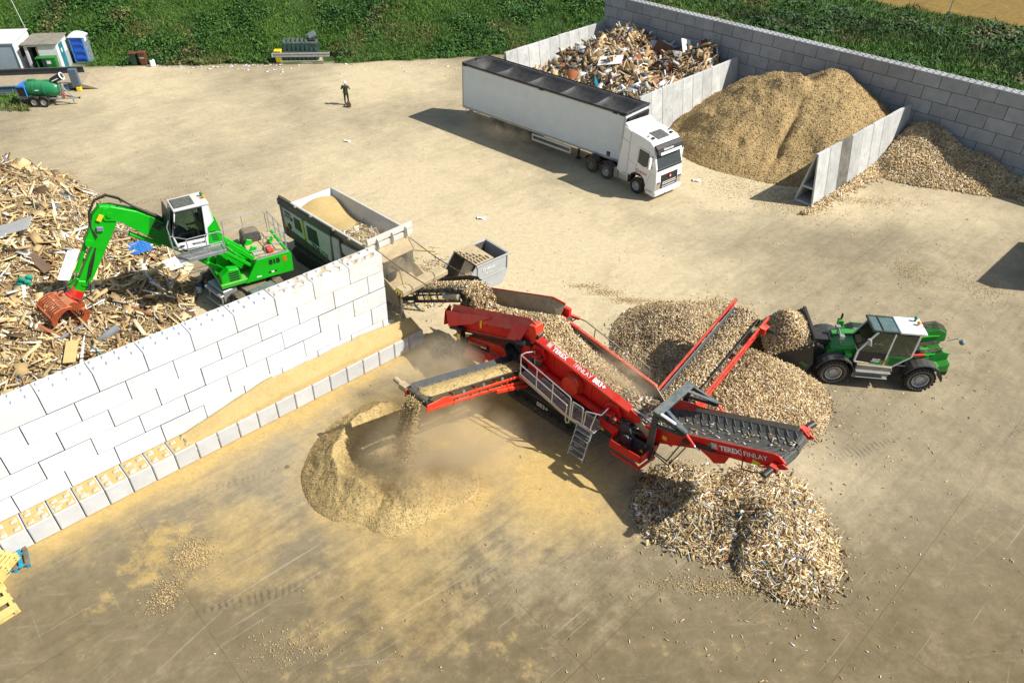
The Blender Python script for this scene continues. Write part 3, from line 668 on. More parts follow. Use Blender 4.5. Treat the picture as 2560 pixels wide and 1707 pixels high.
# chip heap in the right hand bay
def h_chip3(x,y):
    n=fbm(x*.6,y*.6,91,4)-.5
    h=smax(cone(x,y,28.0,48.2,2.5,.55,.8),cone(x,y,30.2,46.0,1.6,.5,.8),cone(x,y,33.5,43.6,.9,.4,.8),cone(x,y,26.4,46.9,1.3,.45,.8),k=.4)
    d=-side(x,y,(17.5,40.46),(26.85,49.75)); t=np.clip((x-17.5)/9,0,1)
    h=np.maximum(h,(.16+.55*t*t)-.45*(d-.62)-2*np.clip(16.9-x,0,9))
    h=h+.5*n*np.clip(h+.15,0,1)
    return np.where((bwd(x,y)<.03)|(d<.6),-1,h)
heap('wood_chip_heap','brown wood chip heap in the corner between the A-shaped wall and grey block wall','heap',h_chip3,(16.5,37,39,51),.12,M['chipbase'],
     [(19000,(.07,.30),(.03,.08),(.01,.03),CHIP,.7,.05,.2)],3,fringe=.25)
# big screened chip heap beneath the stockpile conveyor
def h_pileA(x,y):
    n=fbm(x*.7,y*.7,101,4)-.5
    h=smax(cone(x,y,7.8,26.0,1.9,.64,.8),cone(x,y,9.6,23.7,2.25,.66,.7),cone(x,y,9.9,27.3,1.1,.6,.8),cone(x,y,6.7,23.6,1.2,.6,.8),cone(x,y,11.0,22.3,.95,.52,.8),cone(x,y,8.0,21.4,.6,.5,.6),cone(x,y,12.3,26.3,.5,.5,.6),k=.5)
    cut=np.sqrt(((x-12.2)/2.2)**2+((y-24.9)/1.25)**2); h=np.minimum(h,.04+1.9*np.clip(cut-.72,-.1,9))
    h=h+.55*n*np.clip(h+.35,0,.9)
    m=-side(x,y,(2.07+ -1.2*.669+ -3*.743,21.9+ -1.2*-.743+ 3*.669),(20,20)); 
    sx=(x-2.07)*.743-(y-21.9)*.669; sy=(x-2.07)*.669+(y-21.9)*.743
    return np.where((sy<1.5)&(sx<4.6),np.minimum(h,(sy-1.0)*1.2),np.where(sy<1.2,np.minimum(h,(sy-.9)*1.5),h))
heap('wood_chip_heap','large pale two-lobed wood chip heap under the red stockpile conveyor beside the loader','heap',h_pileA,(3,15.5,18.5,31),.1,M['chipbase'],
     [(26000,(.05,.24),(.02,.06),(.008,.02),CHIP,.75,.035,.22),(46000,(.025,.10),(.012,.035),(.006,.015),CHIP,.75,.02,.22)],4,fringe=.22)
# oversize heap below the tail conveyor
def h_pileB(x,y):
    n=fbm(x*.9,y*.9,111,4)-.5
    h=smax(cone(x,y,6.4,16.6,.92,.56,.8),cone(x,y,8.8,15.9,1.30,.62,.7),cone(x,y,9.4,14.5,.72,.52,.6),cone(x,y,9.5,17.2,.55,.5,.8),k=.4)
    c=np.abs(side(x,y,(6.9,13.0),(8.0,15.9))); h=h-.38*np.exp(-(c/.24)**2)*np.clip((16-y)/1.5,0,1)
    return h+.50*n*np.clip(h+.35,0,.9)
heap('oversize_wood_heap','coarse splintered wood heap below the end of the rubber tail conveyor','heap',h_pileB,(2.5,13,11.5,20),.1,M['scrapbase'],
     [(5200,(.08,.75),(.012,.045),(.008,.025),BOARD+[(.80,.78,.74,.4)],.6,.06,.15),(2600,(.06,.34),(.05,.13),(.006,.02),BOARD+[(.80,.78,.74,.9),(.05,.25,.4,.15)],.6,.06,.2),(30000,(.025,.13),(.012,.035),(.006,.018),BOARD,.8,.03,.22)],5,fringe=.22)
# fines: crescent ridge with a fresh cone falling on it
def arc(x,y,cx,cy,r0,a0,a1,H,wd):
    a=np.arctan2(y-cy,x-cx); a=np.where(a<a0-.6,a+2*math.pi,a); t=np.clip((a-a0)/.5,0,1)*np.clip((a1-a)/.5,0,1)
    d=np.hypot(x-cx,y-cy)-r0-.55*(fbm(a*1.3,a*0+3,127,2)-.5); return H*np.sqrt(t)-np.abs(d)*np.where(d>0,.78,1.05)-3*(1-np.clip(t*4,0,1))
def h_fines(x,y):
    n=fbm(x*.8,y*.8,121,5)-.5; n2=fbm(x*3,y*3,122,3)-.5
    h=smax(arc(x,y,-4.0,18.5,2.2,R(88),R(268),.98,1),cone(x,y,-4.7,18.4,.55,.34,.8),cone(x,y,-3.3,17.0,.95,.70,.3),cone(x,y,-3.9,15.9,.5,.6,.3),cone(x,y,-2.0,17.3,.24,.30,.6),cone(x,y,-5.0,20.1,.55,.55,.5),k=.25)
    return h+.4*n*np.clip(h+.15,0,.7)+.15*n2*np.clip(h*2.5,0,1)+.07*(fbm(x*7,y*7,123,2)-.5)*np.clip(h*2.5,0,1)
heap('sawdust_heap','crescent-shaped yellow sawdust heap below the falling fines','heap',h_fines,(-9.5,1,13,23),.06,M['sawdust_fine'],
     [(16000,(.02,.055),(.01,.025),(.005,.012),SAWF,.6,.015,.2)],6,fringe=.12)
# saw dust lying on the ledge against the white wall
def h_ledge(x,y):
    s,d=wall_sd(x,y); n=fbm(x*1.2,y*1.2,131,4)-.5
    top=.8+ .62*np.clip((s+9.2)/3.2,0,1)*np.clip(1-(d)/.85,-.2,1)*np.where(s>-1.5,np.clip(1-(s+1.5)/2.6*.55,0,1),1)
    h=top+.10*n*np.clip((s+9)/3,0,1)+.035
    h=np.where(s<-9.4,.56,h)
    return np.where((d<.0)|(d>.72)|(s>1.15),.56,h)
heap('sawdust_drift','smooth yellow sawdust drift lying on the ledge of the white wall','heap',lambda x,y:h_ledge(x,y)-0,(-13,-3,16,27),.07,M['sawdust_fine'],[],7,edge=.6)
# great heap of waste wood behind the white wall
EDGE=[(-36,45),(-33,42.8),(-30.5,41.1),(-27.9,39.6),(-25,37.2),(-22.6,34.9),(-20.1,33.6),(-18,32.3),(-16.3,30.6),(-15.3,29),(-14.9,27),(-14.6,25),(-13.6,22.5),(-11.6,20.2)]
def h_heap(x,y):
    d=seg_d(x,y,EDGE); ey=np.interp(x,[p[0] for p in EDGE],[p[1] for p in EDGE]); d=np.where(y<ey,d,-d)
    n=fbm(x*.35,y*.35,141,5)-.5; n2=fbm(x*1.2,y*1.2,142,3)-.5
    h=np.minimum(.42*d,.62+.10*d)+1.9*np.exp(-((x+29.5)/4.5)**2-((y-35.5)/4.2)**2)+.9*np.exp(-((x+24)/3)**2-((y-30.5)/3)**2)
    h=np.minimum(h,2.9)+1.3*n*np.clip(d/2,0,1)+.25*n2*np.clip(d/1,0,1)
    s,dd=wall_sd(x,y); return np.where(dd>-.83,-1,h)
heap('waste_wood_heap','vast heap of shredded and broken wood behind the white block wall','heap',h_heap,(-40,-11,10,46),.25,M['scrapbase'],
     [(8500,(.2,1.6),(.04,.17),(.015,.05),BOARD,.5,.16,.2),(600,(.4,1.3),(.25,.6),(.015,.04),BOARD,.45,.2,.1),(60000,(.05,.38),(.018,.06),(.008,.03),BOARD,.6,.1,.3)],8,fringe=.45)
# loose bits strewn over the yard
def litter(name,label,n,blobs,L,W,pal,seed,cat='litter'):
    r=np.random.default_rng(seed); P=[]
    for cx,cy,sx,sy,k in blobs:
        P.append(np.stack([r.normal(cx,sx,int(n*k)),r.normal(cy,sy,int(n*k))],-1))
    P=np.vstack(P); m=len(P); s,d=wall_sd(P[:,0],P[:,1])
    keep=(foot_d(P[:,0],P[:,1])<.3)&(bwd(P[:,0],P[:,1])>.3)&~((np.abs(d)<.9)&(s<1.3)); P=P[keep]; m=len(P)
    co,q_,c=chips_arrays(np.column_stack([P,r.uniform(.012,.03,m)]),np.tile([0,0,1.],(m,1)),L[0]+(L[1]-L[0])*r.random(m)**2.5,r.uniform(*W,m),np.full(m,.015),np.full(m,.12),pal,r)
    return tag(np_mesh(name,co,q_,M['litter'],c),label,cat,kind='stuff')
litter('loose_chips','loose wood chips and splinters strewn over the concrete yard',2300,
    [(9,22.5,4.5,4,.30),(8.5,15,2.8,2.4,.18),(16,25,4,3.5,.12),(-12,46,12,8,.12),(0,36,10,7,.12),(20,41,4,2,.12),(-22,41,5,4,.12),(-2,27.5,3,3,.12),(4,11.5,6,2,.06),(22,36,5,6,.06),(-26,56,10,4,.05)],(.02,.16),(.008,.03),CHIP+[(.78,.77,.74,1.6)],31)
litter('loose_chips','small drifts of bright wood chips lying on the concrete',9000,
    [(-10.1,14.0,.30,.28,.09),(-10.4,12.5,.25,.3,.05),(-6.2,10.9,.7,.35,.02),(17.0,41.0,1.5,1.1,.26),(20.5,41.2,2.3,.35,.12),(13.4,42.8,1.2,1.0,.08),(7.2,13.5,1.1,.18,.10),(10.2,29.6,.5,.3,.03),(21,33,.5,.6,.05),(24.3,31.7,.6,.9,.05),(3.6,30.5,.5,.16,.03),(4.6,30.0,.5,.16,.04),(5.8,29.4,.5,.16,.05),(6.8,28.9,.4,.2,.04)],(.02,.075),(.01,.022),SAWF+CHIP[:2],32)
litter('bank_litter','scraps of white paper and plastic along the foot of the bank',260,
    [(-27,62.6,4,.8,.5),(-22.5,63.2,1.0,.6,.2),(-15.4,65.3,.5,.7,.12),(-34.5,62.4,1.5,.6,.1),(-10,64,6,2,.1)],(.08,.4),(.06,.25),[(.75,.75,.73,4),(.5,.6,.62,1),(.6,.5,.1,.3)],33)
# ------------------------------------------------------------------ red screening machine
def to_world(fr,P):
    P=np.asarray(P,float); l=fr.location; a=fr.rotation_euler[2]; c,s=math.cos(a),math.sin(a)
    return np.stack([l[0]+c*P[:,0]-s*P[:,1],l[1]+s*P[:,0]+c*P[:,1],l[2]+P[:,2]],-1)
def layer(name,label,fr,fn,mat_,n,L,W,pal,seed,tilt=.6,nu=24,nv=10,under=.12):
    """loose material lying on a deck, belt or hopper: a bed plus real chips"""
    r=np.random.default_rng(seed)
    U,V=np.meshgrid(np.linspace(0,1,nu),np.linspace(0,1,nv),indexing='ij')
    P=np.array([fn(u,v) for u,v in zip(U.ravel(),V.ravel())]); P[:,2]-=under*.2
    q=np.arange(nu*nv).reshape(nu,nv); qs=np.stack([q[:-1,:-1],q[1:,:-1],q[1:,1:],q[:-1,1:]],-1).reshape(-1,4)
    bed=(to_world(fr,P),qs)
    if n:
        uv=r.random((n,2)); C=np.array([fn(u,v) for u,v in uv]); du=np.array([fn(min(1,u+.02),v) for u,v in uv])-C; dv=np.array([fn(u,min(1,v+.02)) for u,v in uv])-C
        du[uv[:,0]>.98]=(1,0,0);dv[uv[:,1]>.98]=(0,1,0)
        Nn=np.cross(du,dv); Nn[Nn[:,2]<0]*=-1; Nn+=1e-6*np.array([0,0,1])
        a=fr.rotation_euler[2]; c,s=math.cos(a),math.sin(a); Nn=np.stack([c*Nn[:,0]-s*Nn[:,1],s*Nn[:,0]+c*Nn[:,1],Nn[:,2]],-1)
        Cw=to_world(fr,C); Cw[:,2]+=r.random(n)*.05
        co,qq,cc=chips_arrays(Cw,Nn,L[0]+(L[1]-L[0])*r.random(n)**2,r.uniform(*W,n),r.uniform(.008,.02,n),np.full(n,tilt),pal,r)
        o=np_mesh(name,co,qq,M['chips'],cc)
        np_mesh('bed',bed[0],bed[1],mat_,smooth=True,parent=o)
    else: o=np_mesh(name,bed[0],bed[1],mat_,smooth=True)
    return tag(o,label,'wood chips',kind='stuff')
def lerp(a,b,t): return a+(b-a)*t
SF=thing('screening_machine','red tracked screening machine with sloping screen box, walkway and three conveyors','screener',(2.07,21.9,0),R(-42))
def zs(x): return 3.53-.166*(x+.9)         # top line of the screen box
# tracks
def track(y0,y1,yf):
    x0,x1,h=-1.95,1.80,.85; r=h/2; pts=[]
    for i in range(13):
        t=math.pi/2+math.pi*i/12; pts.append((x0+r+r*math.cos(t),r+r*math.sin(t)))
    for i in range(13):
        t=-math.pi/2+math.pi*i/12; pts.append((x1-r+r*math.cos(t),r+r*math.sin(t)))
    m=MB(); inner=[(lerp(p[0],(x0+x1)/2,.06),lerp(p[1],r,.1)) for p in pts]
    m.prism(inner,y0+(.24 if y0<0 else .02),y1-(.02 if y0<0 else .24))
    per=[]; n=len(pts)
    for i in range(n):
        a=Vector((pts[i][0],0,pts[i][1]));b=Vector((pts[(i+1)%n][0],0,pts[(i+1)%n][1])); L=(b-a).length; k=max(1,round(L/.165))
        for j in range(k):
            c=a.lerp(b,(j+.5)/k); d=(b-a).normalized(); per.append((c,d,L/k))
    for c,d,L in per:
        nrm=Vector((d.z,0,-d.x))
        m.bar(c-d*L*.42,c+d*L*.42,y1-y0,.04,up=nrm) if False else None
        a=math.atan2(d.z,d.x)
        m.obox((c.x,(y0+y1)/2,c.z),(L*.88,y1-y0,.045),(0,-a,0))
        m.obox((c.x+nrm.x*.03,(y0+y1)/2,c.z+nrm.z*.03),(L*.22,y1-y0,.035),(0,-a,0))
    t=m.build('track',M['tyre_dusty'],SF,bevel=.006)
    f=MB(); f.prism([(x0+.3,.16),(x1-.3,.16),(x1-.18,.42),(x1-.3,.64),(x0+.3,.64),(x0+.18,.42)],min(yf,yf+.1),max(yf,yf+.1))
    for i in range(7): f.cyl((x0+.55+i*.44,yf-.02,.2),(x0+.55+i*.44,yf+.12,.2),.1,n=12)
    f.build('track_frame',M['black_clean'],SF,bevel=.01)
track(-1.24,-.72,-1.04); track(.72,1.24,.94)
text('lettering','883+',M['decal_white'],SF,.30,basis((-.38,-1.075,.29),(1,0,0),(0,0,1)),.004)
m=MB()
for x in (-1.45,1.3): m.box(x-.08,x+.08,-1.05,-1.035,.36,.5)
m.build('sticker',M['greenlens'],SF)
# chassis
m=MB()
m.prism([(-4.5,.55),(-2.6,.62),(2.8,.72),(4.9,1.0),(5.05,1.95),(4.2,1.75),(2.6,1.25),(-1.0,1.2),(-4.5,.85)],-.72,-.60)
m.prism([(-4.5,.55),(-2.6,.62),(2.8,.72),(4.9,1.0),(5.05,1.95),(4.2,1.75),(2.6,1.25),(-1.0,1.2),(-4.5,.85)],.60,.72)
for x in (-4.2,-2.5,-.5,1.5,3.4): m.box(x-.1,x+.1,-.6,.6,.7,1.0)
m.box(-1.2,2.4,-.58,.58,.75,1.75)
m.build('chassis',M['navy'],SF,bevel=.015)
m=MB()   # outer arm carrying the gantry
m.prism([(2.45,1.02),(3.6,1.0),(3.75,1.25),(5.0,1.15),(5.06,1.75),(4.2,1.7),(3.95,2.05),(3.7,2.12),(3.45,1.72),(2.5,1.42)],-1.12,-1.0)
m.prism([(2.45,1.02),(5.0,1.15),(5.06,1.75),(3.45,1.72),(2.5,1.42)],.95,1.07)
m.cyl((3.95,-1.0,1.55),(3.95,-1.26,1.55),.2,n=18); m.bar((3.6,-1.1,2.0),(4.7,-.7,1.75),.1,.1); m.bar((3.5,-.95,2.05),(4.6,-.6,2.2),.09,.09); m.bar((4.15,-1.2,1.75),(4.15,-1.2,.85),.09)
m.build('outer_arm',M['navy'],SF,bevel=.012)
m=MB()
for a,b in (((3.5,-1.02,2.1),(4.45,-.95,1.95)),((3.7,-1.2,1.45),(4.3,-1.2,1.35))): 
    for k in range(3): m.tube([a,((a[0]+b[0])/2,a[1]-.06,a[2]-.18-.06*k),b],.018)
m.build('hydraulic_hoses',M['black'],SF)
m=MB()
for (x,z,w_,h_) in ((2.62,1.2,.32,.12),(4.72,1.62,.22,.14),(4.55,1.3,.12,.12),(4.78,1.28,.1,.1)): m.box(x,x+w_,-1.135,-1.122,z,z+h_)
m.build('warning_stickers',M['yellow'],SF)
# screen box
def side_plate(y0,y1,mat_,name):
    m=MB(); m.prism([(-1.45,2.12),(-.9,3.42),(3.75,2.65),(4.18,2.50),(4.22,2.28),(3.42,1.82),(3.2,1.86)],y0,y1); return m.build(name,mat_,SF,bevel=.01)
side_plate(-.87,-.82,M['red_clean'],'side_plate')
m=MB(); m.prism([(-1.3,2.4),(-1.15,3.46),(3.65,2.66),(3.72,2.58),(4.18,2.16),(4.1,1.95),(3.4,1.80)],.82,.87); m.build('side_plate',M['steel_dirty'],SF,bevel=.01)
m=MB(); m.prism([(-1.15,3.46),(3.65,2.66),(3.72,2.60),(3.70,2.53),(3.62,2.58),(-1.15,3.38)],.80,.93); m.build('top_flange',M['red'],SF,bevel=.01)
m=MB()
def fl(x): return zs(x)
m.grid(lambda u,v: (lerp(-.98,3.80,u),[-.80,-1.03,-1.045,-1.03][v],fl(lerp(-.98,3.80,u))+[.05,-.06,-.085,-.15][v]),[0,1],[0,1,2,3])
m.build('top_flange',M['red_clean'],SF,solid=.02)
m=MB(); m.grid(lambda u,v: (lerp(-.98,3.80,u),[-1.046,-1.05,-1.046][v],fl(lerp(-.98,3.80,u))+[-.058,-.09,-.155][v]),[0,1],[0,1,2]); m.build('flange_edge',M['orange_red'],SF,solid=.016)
m=MB()
for x in (.15,1.95,2.0): m.box(x-.03,x+.03,-.90,-.871,zs(x)-1.25,zs(x)-.12)
for i in range(30):
    x=-.75+i*.155
    for dz in (.28,1.18): m.cyl((x,-.865,zs(x)-dz),(x,-.885,zs(x)-dz),.018,n=6)
m.build('bolts_and_ribs',M['red_clean'],SF)
m=MB(); m.lathe([(.0,-1.20),(.33,-1.20),(.38,-1.17),(.38,-.95),(.45,-.95),(.45,-.90),(0,-.90)],(1.22,0,2.33),'y',32)
for i in range(12):
    t=i*math.pi/6; m.cyl((1.22+.42*math.cos(t),-.95,2.33+.42*math.sin(t)),(1.22+.42*math.cos(t),-.98,2.33+.42*math.sin(t)),.022,n=6)
m.build('drive_cover',M['orange_red'],SF,smooth=True)
# spring mounts
for x in (-.52,3.10):
    z=zs(x)-.78
    m=MB(); m.prism([(x-.34,z),(x+.34,z-.08),(x+.40,z+.10),(x+.22,z+.42),(x-.2,z+.48),(x-.36,z+.2)],-1.02,-.875); m.prism([(x-.32,z+.08),(x+.34,z),(x+.3,z+.06),(x-.28,z+.14)],-1.24,-1.02)
    m.cyl((x,-1.12,z+.12),(x,-1.12,z+.2),.2,n=16); m.build('spring_bracket',M['red_clean'],SF,bevel=.012)
    m=MB()
    for k in (-.17,.17):
        for q_ in range(4): m.lathe([(.10,-.115-.05*q_+z),(.15,-.09-.05*q_+z),(.10,-.065-.05*q_+z)],(x+k,-1.12,.09),'z',14)
        m.cyl((x+k,-1.12,z-.24),(x+k,-1.12,z+.09),.11,n=14)
    m.build('rubber_mount',M['black'],SF)
    m=MB(); m.prism([(x-.45,z-.26),(x+.5,z-.34),(x+.42,z-.75),(x-.30,z-.62)],-1.2,-.9); m.build('mount_seat',M['red_clean'],SF,bevel=.012)
m=MB()
m.bar((-1.15,-1.0,2.2),(3.6,-1.0,1.72),.16,.24); m.prism([(-1.5,2.0),(-1.0,2.0),(-.85,2.9),(-1.2,3.0)],-1.05,-.95)
m.build('support_rail',M['red_clean'],SF,bevel=.012)
# deck with mesh
def deckz(x): return lerp(2.95,2.05,(x+1.1)/5.2)
m=MB(); m.grid(lambda u,v:(u,v,deckz(u)),[-1.1,4.15],[-.81,.81]); m.build('screen_deck',M['steel_dirty'],SF,solid=.02)
m=MB()
for i in range(26): x=2.6+i*.06; m.bar((x,-.8,deckz(x)+.03),(x,.8,deckz(x)+.03),.012)
for i in range(27): y=-.8+i*.06; m.bar((2.6,y,deckz(2.6)+.03),(4.15,y,deckz(4.15)+.03),.012)
m.build('wire_mesh',M['steel_dirty'],SF)
m=MB(); m.prism([(2.7,-.78),(4.4,-.72),(4.75,-.62),(4.55,-.60),(3.4,-.70)],2.52,2.56,'z'); m.bar((2.6,-.80,2.75),(4.7,-.55,2.25),.05,.09); m.bar((2.8,-.80,2.45),(4.7,-.6,2.15),.05,.07); m.build('side_brace',M['steel'],SF,bevel=.008)
m=MB(); m.grid(lambda u,v:(u,v,lerp(2.05,1.78,(u-4.15)/.7)),[4.15,4.85],[-.8,.8]); m.prism([(3.75,2.62),(4.85,2.05),(4.85,1.75),(4.0,2.1)],-.84,-.80); m.build('discharge_lip',M['dusty_metal'],SF,solid=.02)
text('lettering','TEREX',M['decal_white'],SF,.235,basis((.12,-.985,fl(.12)-.016),(1,0,-.166),(0,.23,.11)),.007)
text('lettering','FINLAY',M['decal_white'],SF,.235,basis((1.22,-.985,fl(1.22)-.016),(1,0,-.166),(0,.23,.11)))
text('lettering','883+',M['decal_white'],SF,.27,basis((2.06,-.99,fl(2.06)-.018),(1,0,-.166),(0,.23,.11)),.009)
def badge(o,ux,uy,s,parent):
    B=basis(o,ux,uy); m=MB(); m.M=B
    m.box(0,s,0,s*.06,0,.004);m.box(0,s,s*.94,s,0,.004);m.box(0,s*.06,0,s,0,.004);m.box(s*.94,s,0,s,0,.004)
    for k in (.18,.42,.66): m.box(s*k,s*(k+.14),s*.55,s*.85,0,.004); m.box(s*k,s*(k+.14),s*.15,s*.45,0,.004)
    m.box(s*.15,s*.85,s*.47,s*.53,0,.004); return m.build('emblem',M['decal_white'],parent)
badge((-.16,-.985,fl(-.16)-.010),(1,0,-.166),(0,.23,.11),.19,SF)
m=MB(); m.M=basis((1.16,-.985,fl(1.16)-.018),(1,0,-.166),(0,.23,.11)); m.box(0,.012,0,.2,0,.004); m.build('lettering',M['decal_white'],SF)
# feed hopper, rising towards the screen box
def hx(t,x0=-5.5,x1=-.85): return lerp(x0,x1,t)
def hz(x): return 2.50+.349*(x+5.6)          # rim
m=MB()
def nearw(u,v):
    x=hx(u); z=hz(x); return [(x,-.80,z),(x+.1,-.84,z-.04),(x+.06,-1.12,z-.42-.12*(1-u)),(x+.04,-1.06,z-.95)][v]
m.grid(nearw,[0,.25,.5,.75,.93],[0,1,2,3]); x=hx(.93); z=hz(x)
m._add([nearw(.93,0),nearw(.93,1),nearw(.93,2),nearw(.93,3),(-.72,-.92,4.0),(-.80,-.98,3.1)],[(0,1,4),(1,2,4),(2,3,5,4)])
m.build('hopper_wall',M['red'],SF,solid=.03)
m=MB(); m._add([(-5.62,-1.10,2.30),(-3.05,-1.06,3.22),(-3.9,-1.24,2.55),(-5.25,-1.30,1.75)],[(0,1,2,3)]); m.build('folding_wing',M['red'],SF,solid=.025)
m=MB(); m._add([(-5.66,-.80,2.46),(-5.62,-1.15,2.28),(-5.9,-1.0,1.35),(-5.62,-.75,1.45)],[(0,1,2,3)]); m._add([(-5.60,-.78,1.95),(-5.60,.85,1.95),(-5.5,.7,1.55),(-5.62,-.75,1.45)],[(0,1,2,3)]); m.build('end_flap',M['red'],SF,solid=.03)
m=MB()
def farw(u,v):
    x=hx(u,-5.5,-1.3); z=hz(x)-.02; return [(x,1.02,z),(x+.02,.98,z-.03),(x+.06,.66,z-1.05)][v]
m.grid(farw,[0,.3,.6,.92],[0,1,2]); m._add([farw(.92,0),farw(.92,2),(-1.02,.72,3.30),(-.98,1.06,3.82)],[(0,1,2,3)])
m.build('hopper_wall',M['dusty_metal'],SF,solid=.03)
m=MB(); m.bar((-5.5,1.03,hz(-5.5)),(-1.6,1.03,hz(-1.6)),.05,.07); m.bar((-1.6,1.03,hz(-1.6)),(-.98,1.07,3.86),.05,.1); m.box(-1.25,-.72,1.0,1.16,3.2,3.75); m.bar((-.9,1.1,3.4),(-.4,1.3,3.35),.12); m.build('hopper_rim',M['red'],SF,bevel=.01)
m=MB(); m.prism([(-1.05,3.05),(-.72,3.2),(-.62,3.7),(-.70,4.0),(-1.0,3.95),(-1.2,3.3)],-1.06,-.62); m.build('end_cheek',M['orange_red'],SF,bevel=.02)
m=MB(); m.prism([(-.70,3.25),(-.58,3.3),(-.55,3.62),(-.68,3.7)],-1.0,-.7); m.box(-.75,-.6,.7,1.1,2.95,3.4); m.build('rubber_skirt',M['black'],SF,bevel=.01)
m=MB(); m._add([(-1.72,-1.12,3.62),(-1.02,-1.05,3.82),(-1.2,-1.34,3.2),(-1.85,-1.36,3.0)],[(0,1,2,3)]); m.build('motor_guard',M['red_clean'],SF,solid=.025)
m=MB(); m.cyl((-1.35,-1.3,3.1),(-.95,-1.25,3.2),.13,n=14); m.cyl((-.98,-1.22,3.15),(-.98,-1.0,3.15),.1,n=12); m.bar((-1.9,-1.2,2.85),(-1.3,-1.2,3.0),.08); m.build('feeder_motor',M['black_clean'],SF,bevel=.01)
m=MB(); m.grid(lambda u,v:(hx(u),v,hz(hx(u))-1.0),[0,1],[-1.0,.68]); m.prism([(-5.5,1.5),(-.9,3.1),(-.9,2.95),(-5.5,1.36)],-1.04,.66); m.build('feeder_belt',M['belt_dark'],SF)
m=MB()
for k,(u,dz) in enumerate(((.16,.55),(.42,.62))):
    x=hx(u); m.box(x,x+.09,-1.135,-1.115,hz(x)-.62-.1*k,hz(x)-.32)
m.build('warning_stickers',M['yellow'],SF)
m=MB()
for u in (.2,.36,.5,.68,.85):
    x=hx(u); m.box(x,x+.03,-1.15,-1.10,hz(x)-.62,hz(x)-.45)
m.bar((-5.0,-1.11,1.72),(-1.5,-1.11,2.94),.05,.05)
m.build('door_latches',M['red'],SF,bevel=.004)
# power unit
def pz(x): return .33*(x+4.4)
m=MB()
def pp(x,z): return (x,pz(x)*.85+z)
m.prism([pp(-4.42,.80),pp(-2.1,.72),pp(-2.05,1.28),pp(-2.5,1.5),pp(-4.42,1.5)],-1.0,-.2); m.build('engine_housing',M['orange_red'],SF,bevel=.02)
m=MB(); m.prism([pp(-4.25,1.0),pp(-3.1,.95),pp(-3.1,1.32),pp(-4.2,1.36)],-1.015,-1.002); m.build('control_recess',M['black_clean'],SF)
m=MB(); m.prism([pp(-4.3,.98),pp(-3.05,.92),pp(-3.05,1.0),pp(-4.3,1.06)],-1.32,-1.0); m._add([(*[pp(-4.35,.95)[0]],-1.02,pp(-4.35,.95)[1]),(pp(-3.1,.9)[0],-1.02,pp(-3.1,.9)[1]),(pp(-3.1,.6)[0],-1.38,pp(-3.1,.6)[1]),(pp(-4.35,.66)[0],-1.38,pp(-4.35,.66)[1])],[(0,1,2,3)])
m.prism([pp(-4.2,1.36),pp(-3.2,1.34),pp(-3.25,1.4),pp(-4.15,1.42)],-1.2,-1.0); m.build('access_doors',M['red'],SF,bevel=.012)
m=MB(); m.prism([pp(-3.95,1.2),pp(-3.75,1.2),pp(-3.75,1.34),pp(-3.95,1.34)],-1.03,-1.017); m.build('sticker',M['greenlens'],SF)
m=MB(); m.prism([pp(-3.6,1.16),pp(-3.3,1.15),pp(-3.3,1.28),pp(-3.6,1.29)],-1.03,-1.017); m.build('control_panel',M['decal_white'],SF)
m=MB(); m.box(-2.95,-2.4,-1.36,-1.0,1.28,1.62); m.build('tool_box',M['red'],SF,bevel=.02)
m=MB()
for k in range(10): m.prism([pp(-2.42,.76+.05*k),pp(-2.1,.74+.05*k),pp(-2.1,.77+.05*k),pp(-2.42,.79+.05*k)],-1.05,-1.0)
m.build('louvre_panel',M['orange_red'],SF)
m=MB(); m.lathe([(.0,-.7),(.40,-.7),(.42,-1.12),(.46,-1.12),(.46,-.6)],(-1.72,0,2.25),'y',30); m.build('return_drum',M['black'],SF,smooth=True)
m=MB(); m.box(-2.0,-.7,-.7,.7,1.2,1.7); m.prism([(-2.0,1.2),(-.9,1.2),(-.9,1.45),(-2.0,1.45)],-1.0,-.5); m.build('return_box',M['black_clean'],SF,bevel=.02)
# jacking legs
for s in (-1,1):
    m=MB(); m.box(-4.72,-4.44,s*1.22-.13,s*1.22+.13,.75,1.98); m.box(-4.76,-4.40,s*1.22-.17,s*1.22+.17,1.86,2.02); m.box(-4.75,-4.3,s*.9-.2,s*.9+.2,.7,1.15); m.build('jack_leg_sleeve',M['black_clean'],SF,bevel=.012)
    m=MB(); m.box(-4.67,-4.49,s*1.22-.08,s*1.22+.08,.02,1.0); m.box(-4.74,-4.42,s*1.22-.16,s*1.22+.16,0,.05); m.build('jack_leg',M['steel_dirty'],SF,bevel=.01)
    m=MB(); m.box(-4.68,-4.5,s*1.22-.14,s*1.22-.131,1.45,1.75); m.build('warning_stickers',M['yellow'],SF)
# fines conveyor (towards the white wall)
FC=-1.42
def fcz(y): return lerp(1.75,3.42,(-1.0-y)/5.1)
def trough(fn_c,y0,y1,w,d,mat_,name,ax='y',parent=SF):
    pass
m=MB()
def fb(u,v):
    y=lerp(-.9,-6.15,u); w=[-.52,-.30,.30,.52][v]; return (FC+w,y,fcz(y)+[.17,0,0,.17][v])
m.grid(fb,[0,.5,.97],[0,1,2,3]); e=[fb(.97,k) for k in range(4)]
m._add(e+[(p[0],p[1]-.13,p[2]-.03) for p in e]+[(p[0],p[1]-.20,p[2]-.18-(.1 if k in(0,3) else 0)) for k,p in enumerate(e)],[(0,1,5,4),(1,2,6,5),(2,3,7,6),(4,5,9,8),(5,6,10,9),(6,7,11,10)])
m.build('fines_belt',M['belt_dark'],SF,solid=.025)
m=MB(); m.cyl((FC-.5,-6.12,fcz(-6.1)-.13),(FC+.5,-6.12,fcz(-6.1)-.13),.16,n=18); m.build('head_drum',M['black'],SF)
m=MB()
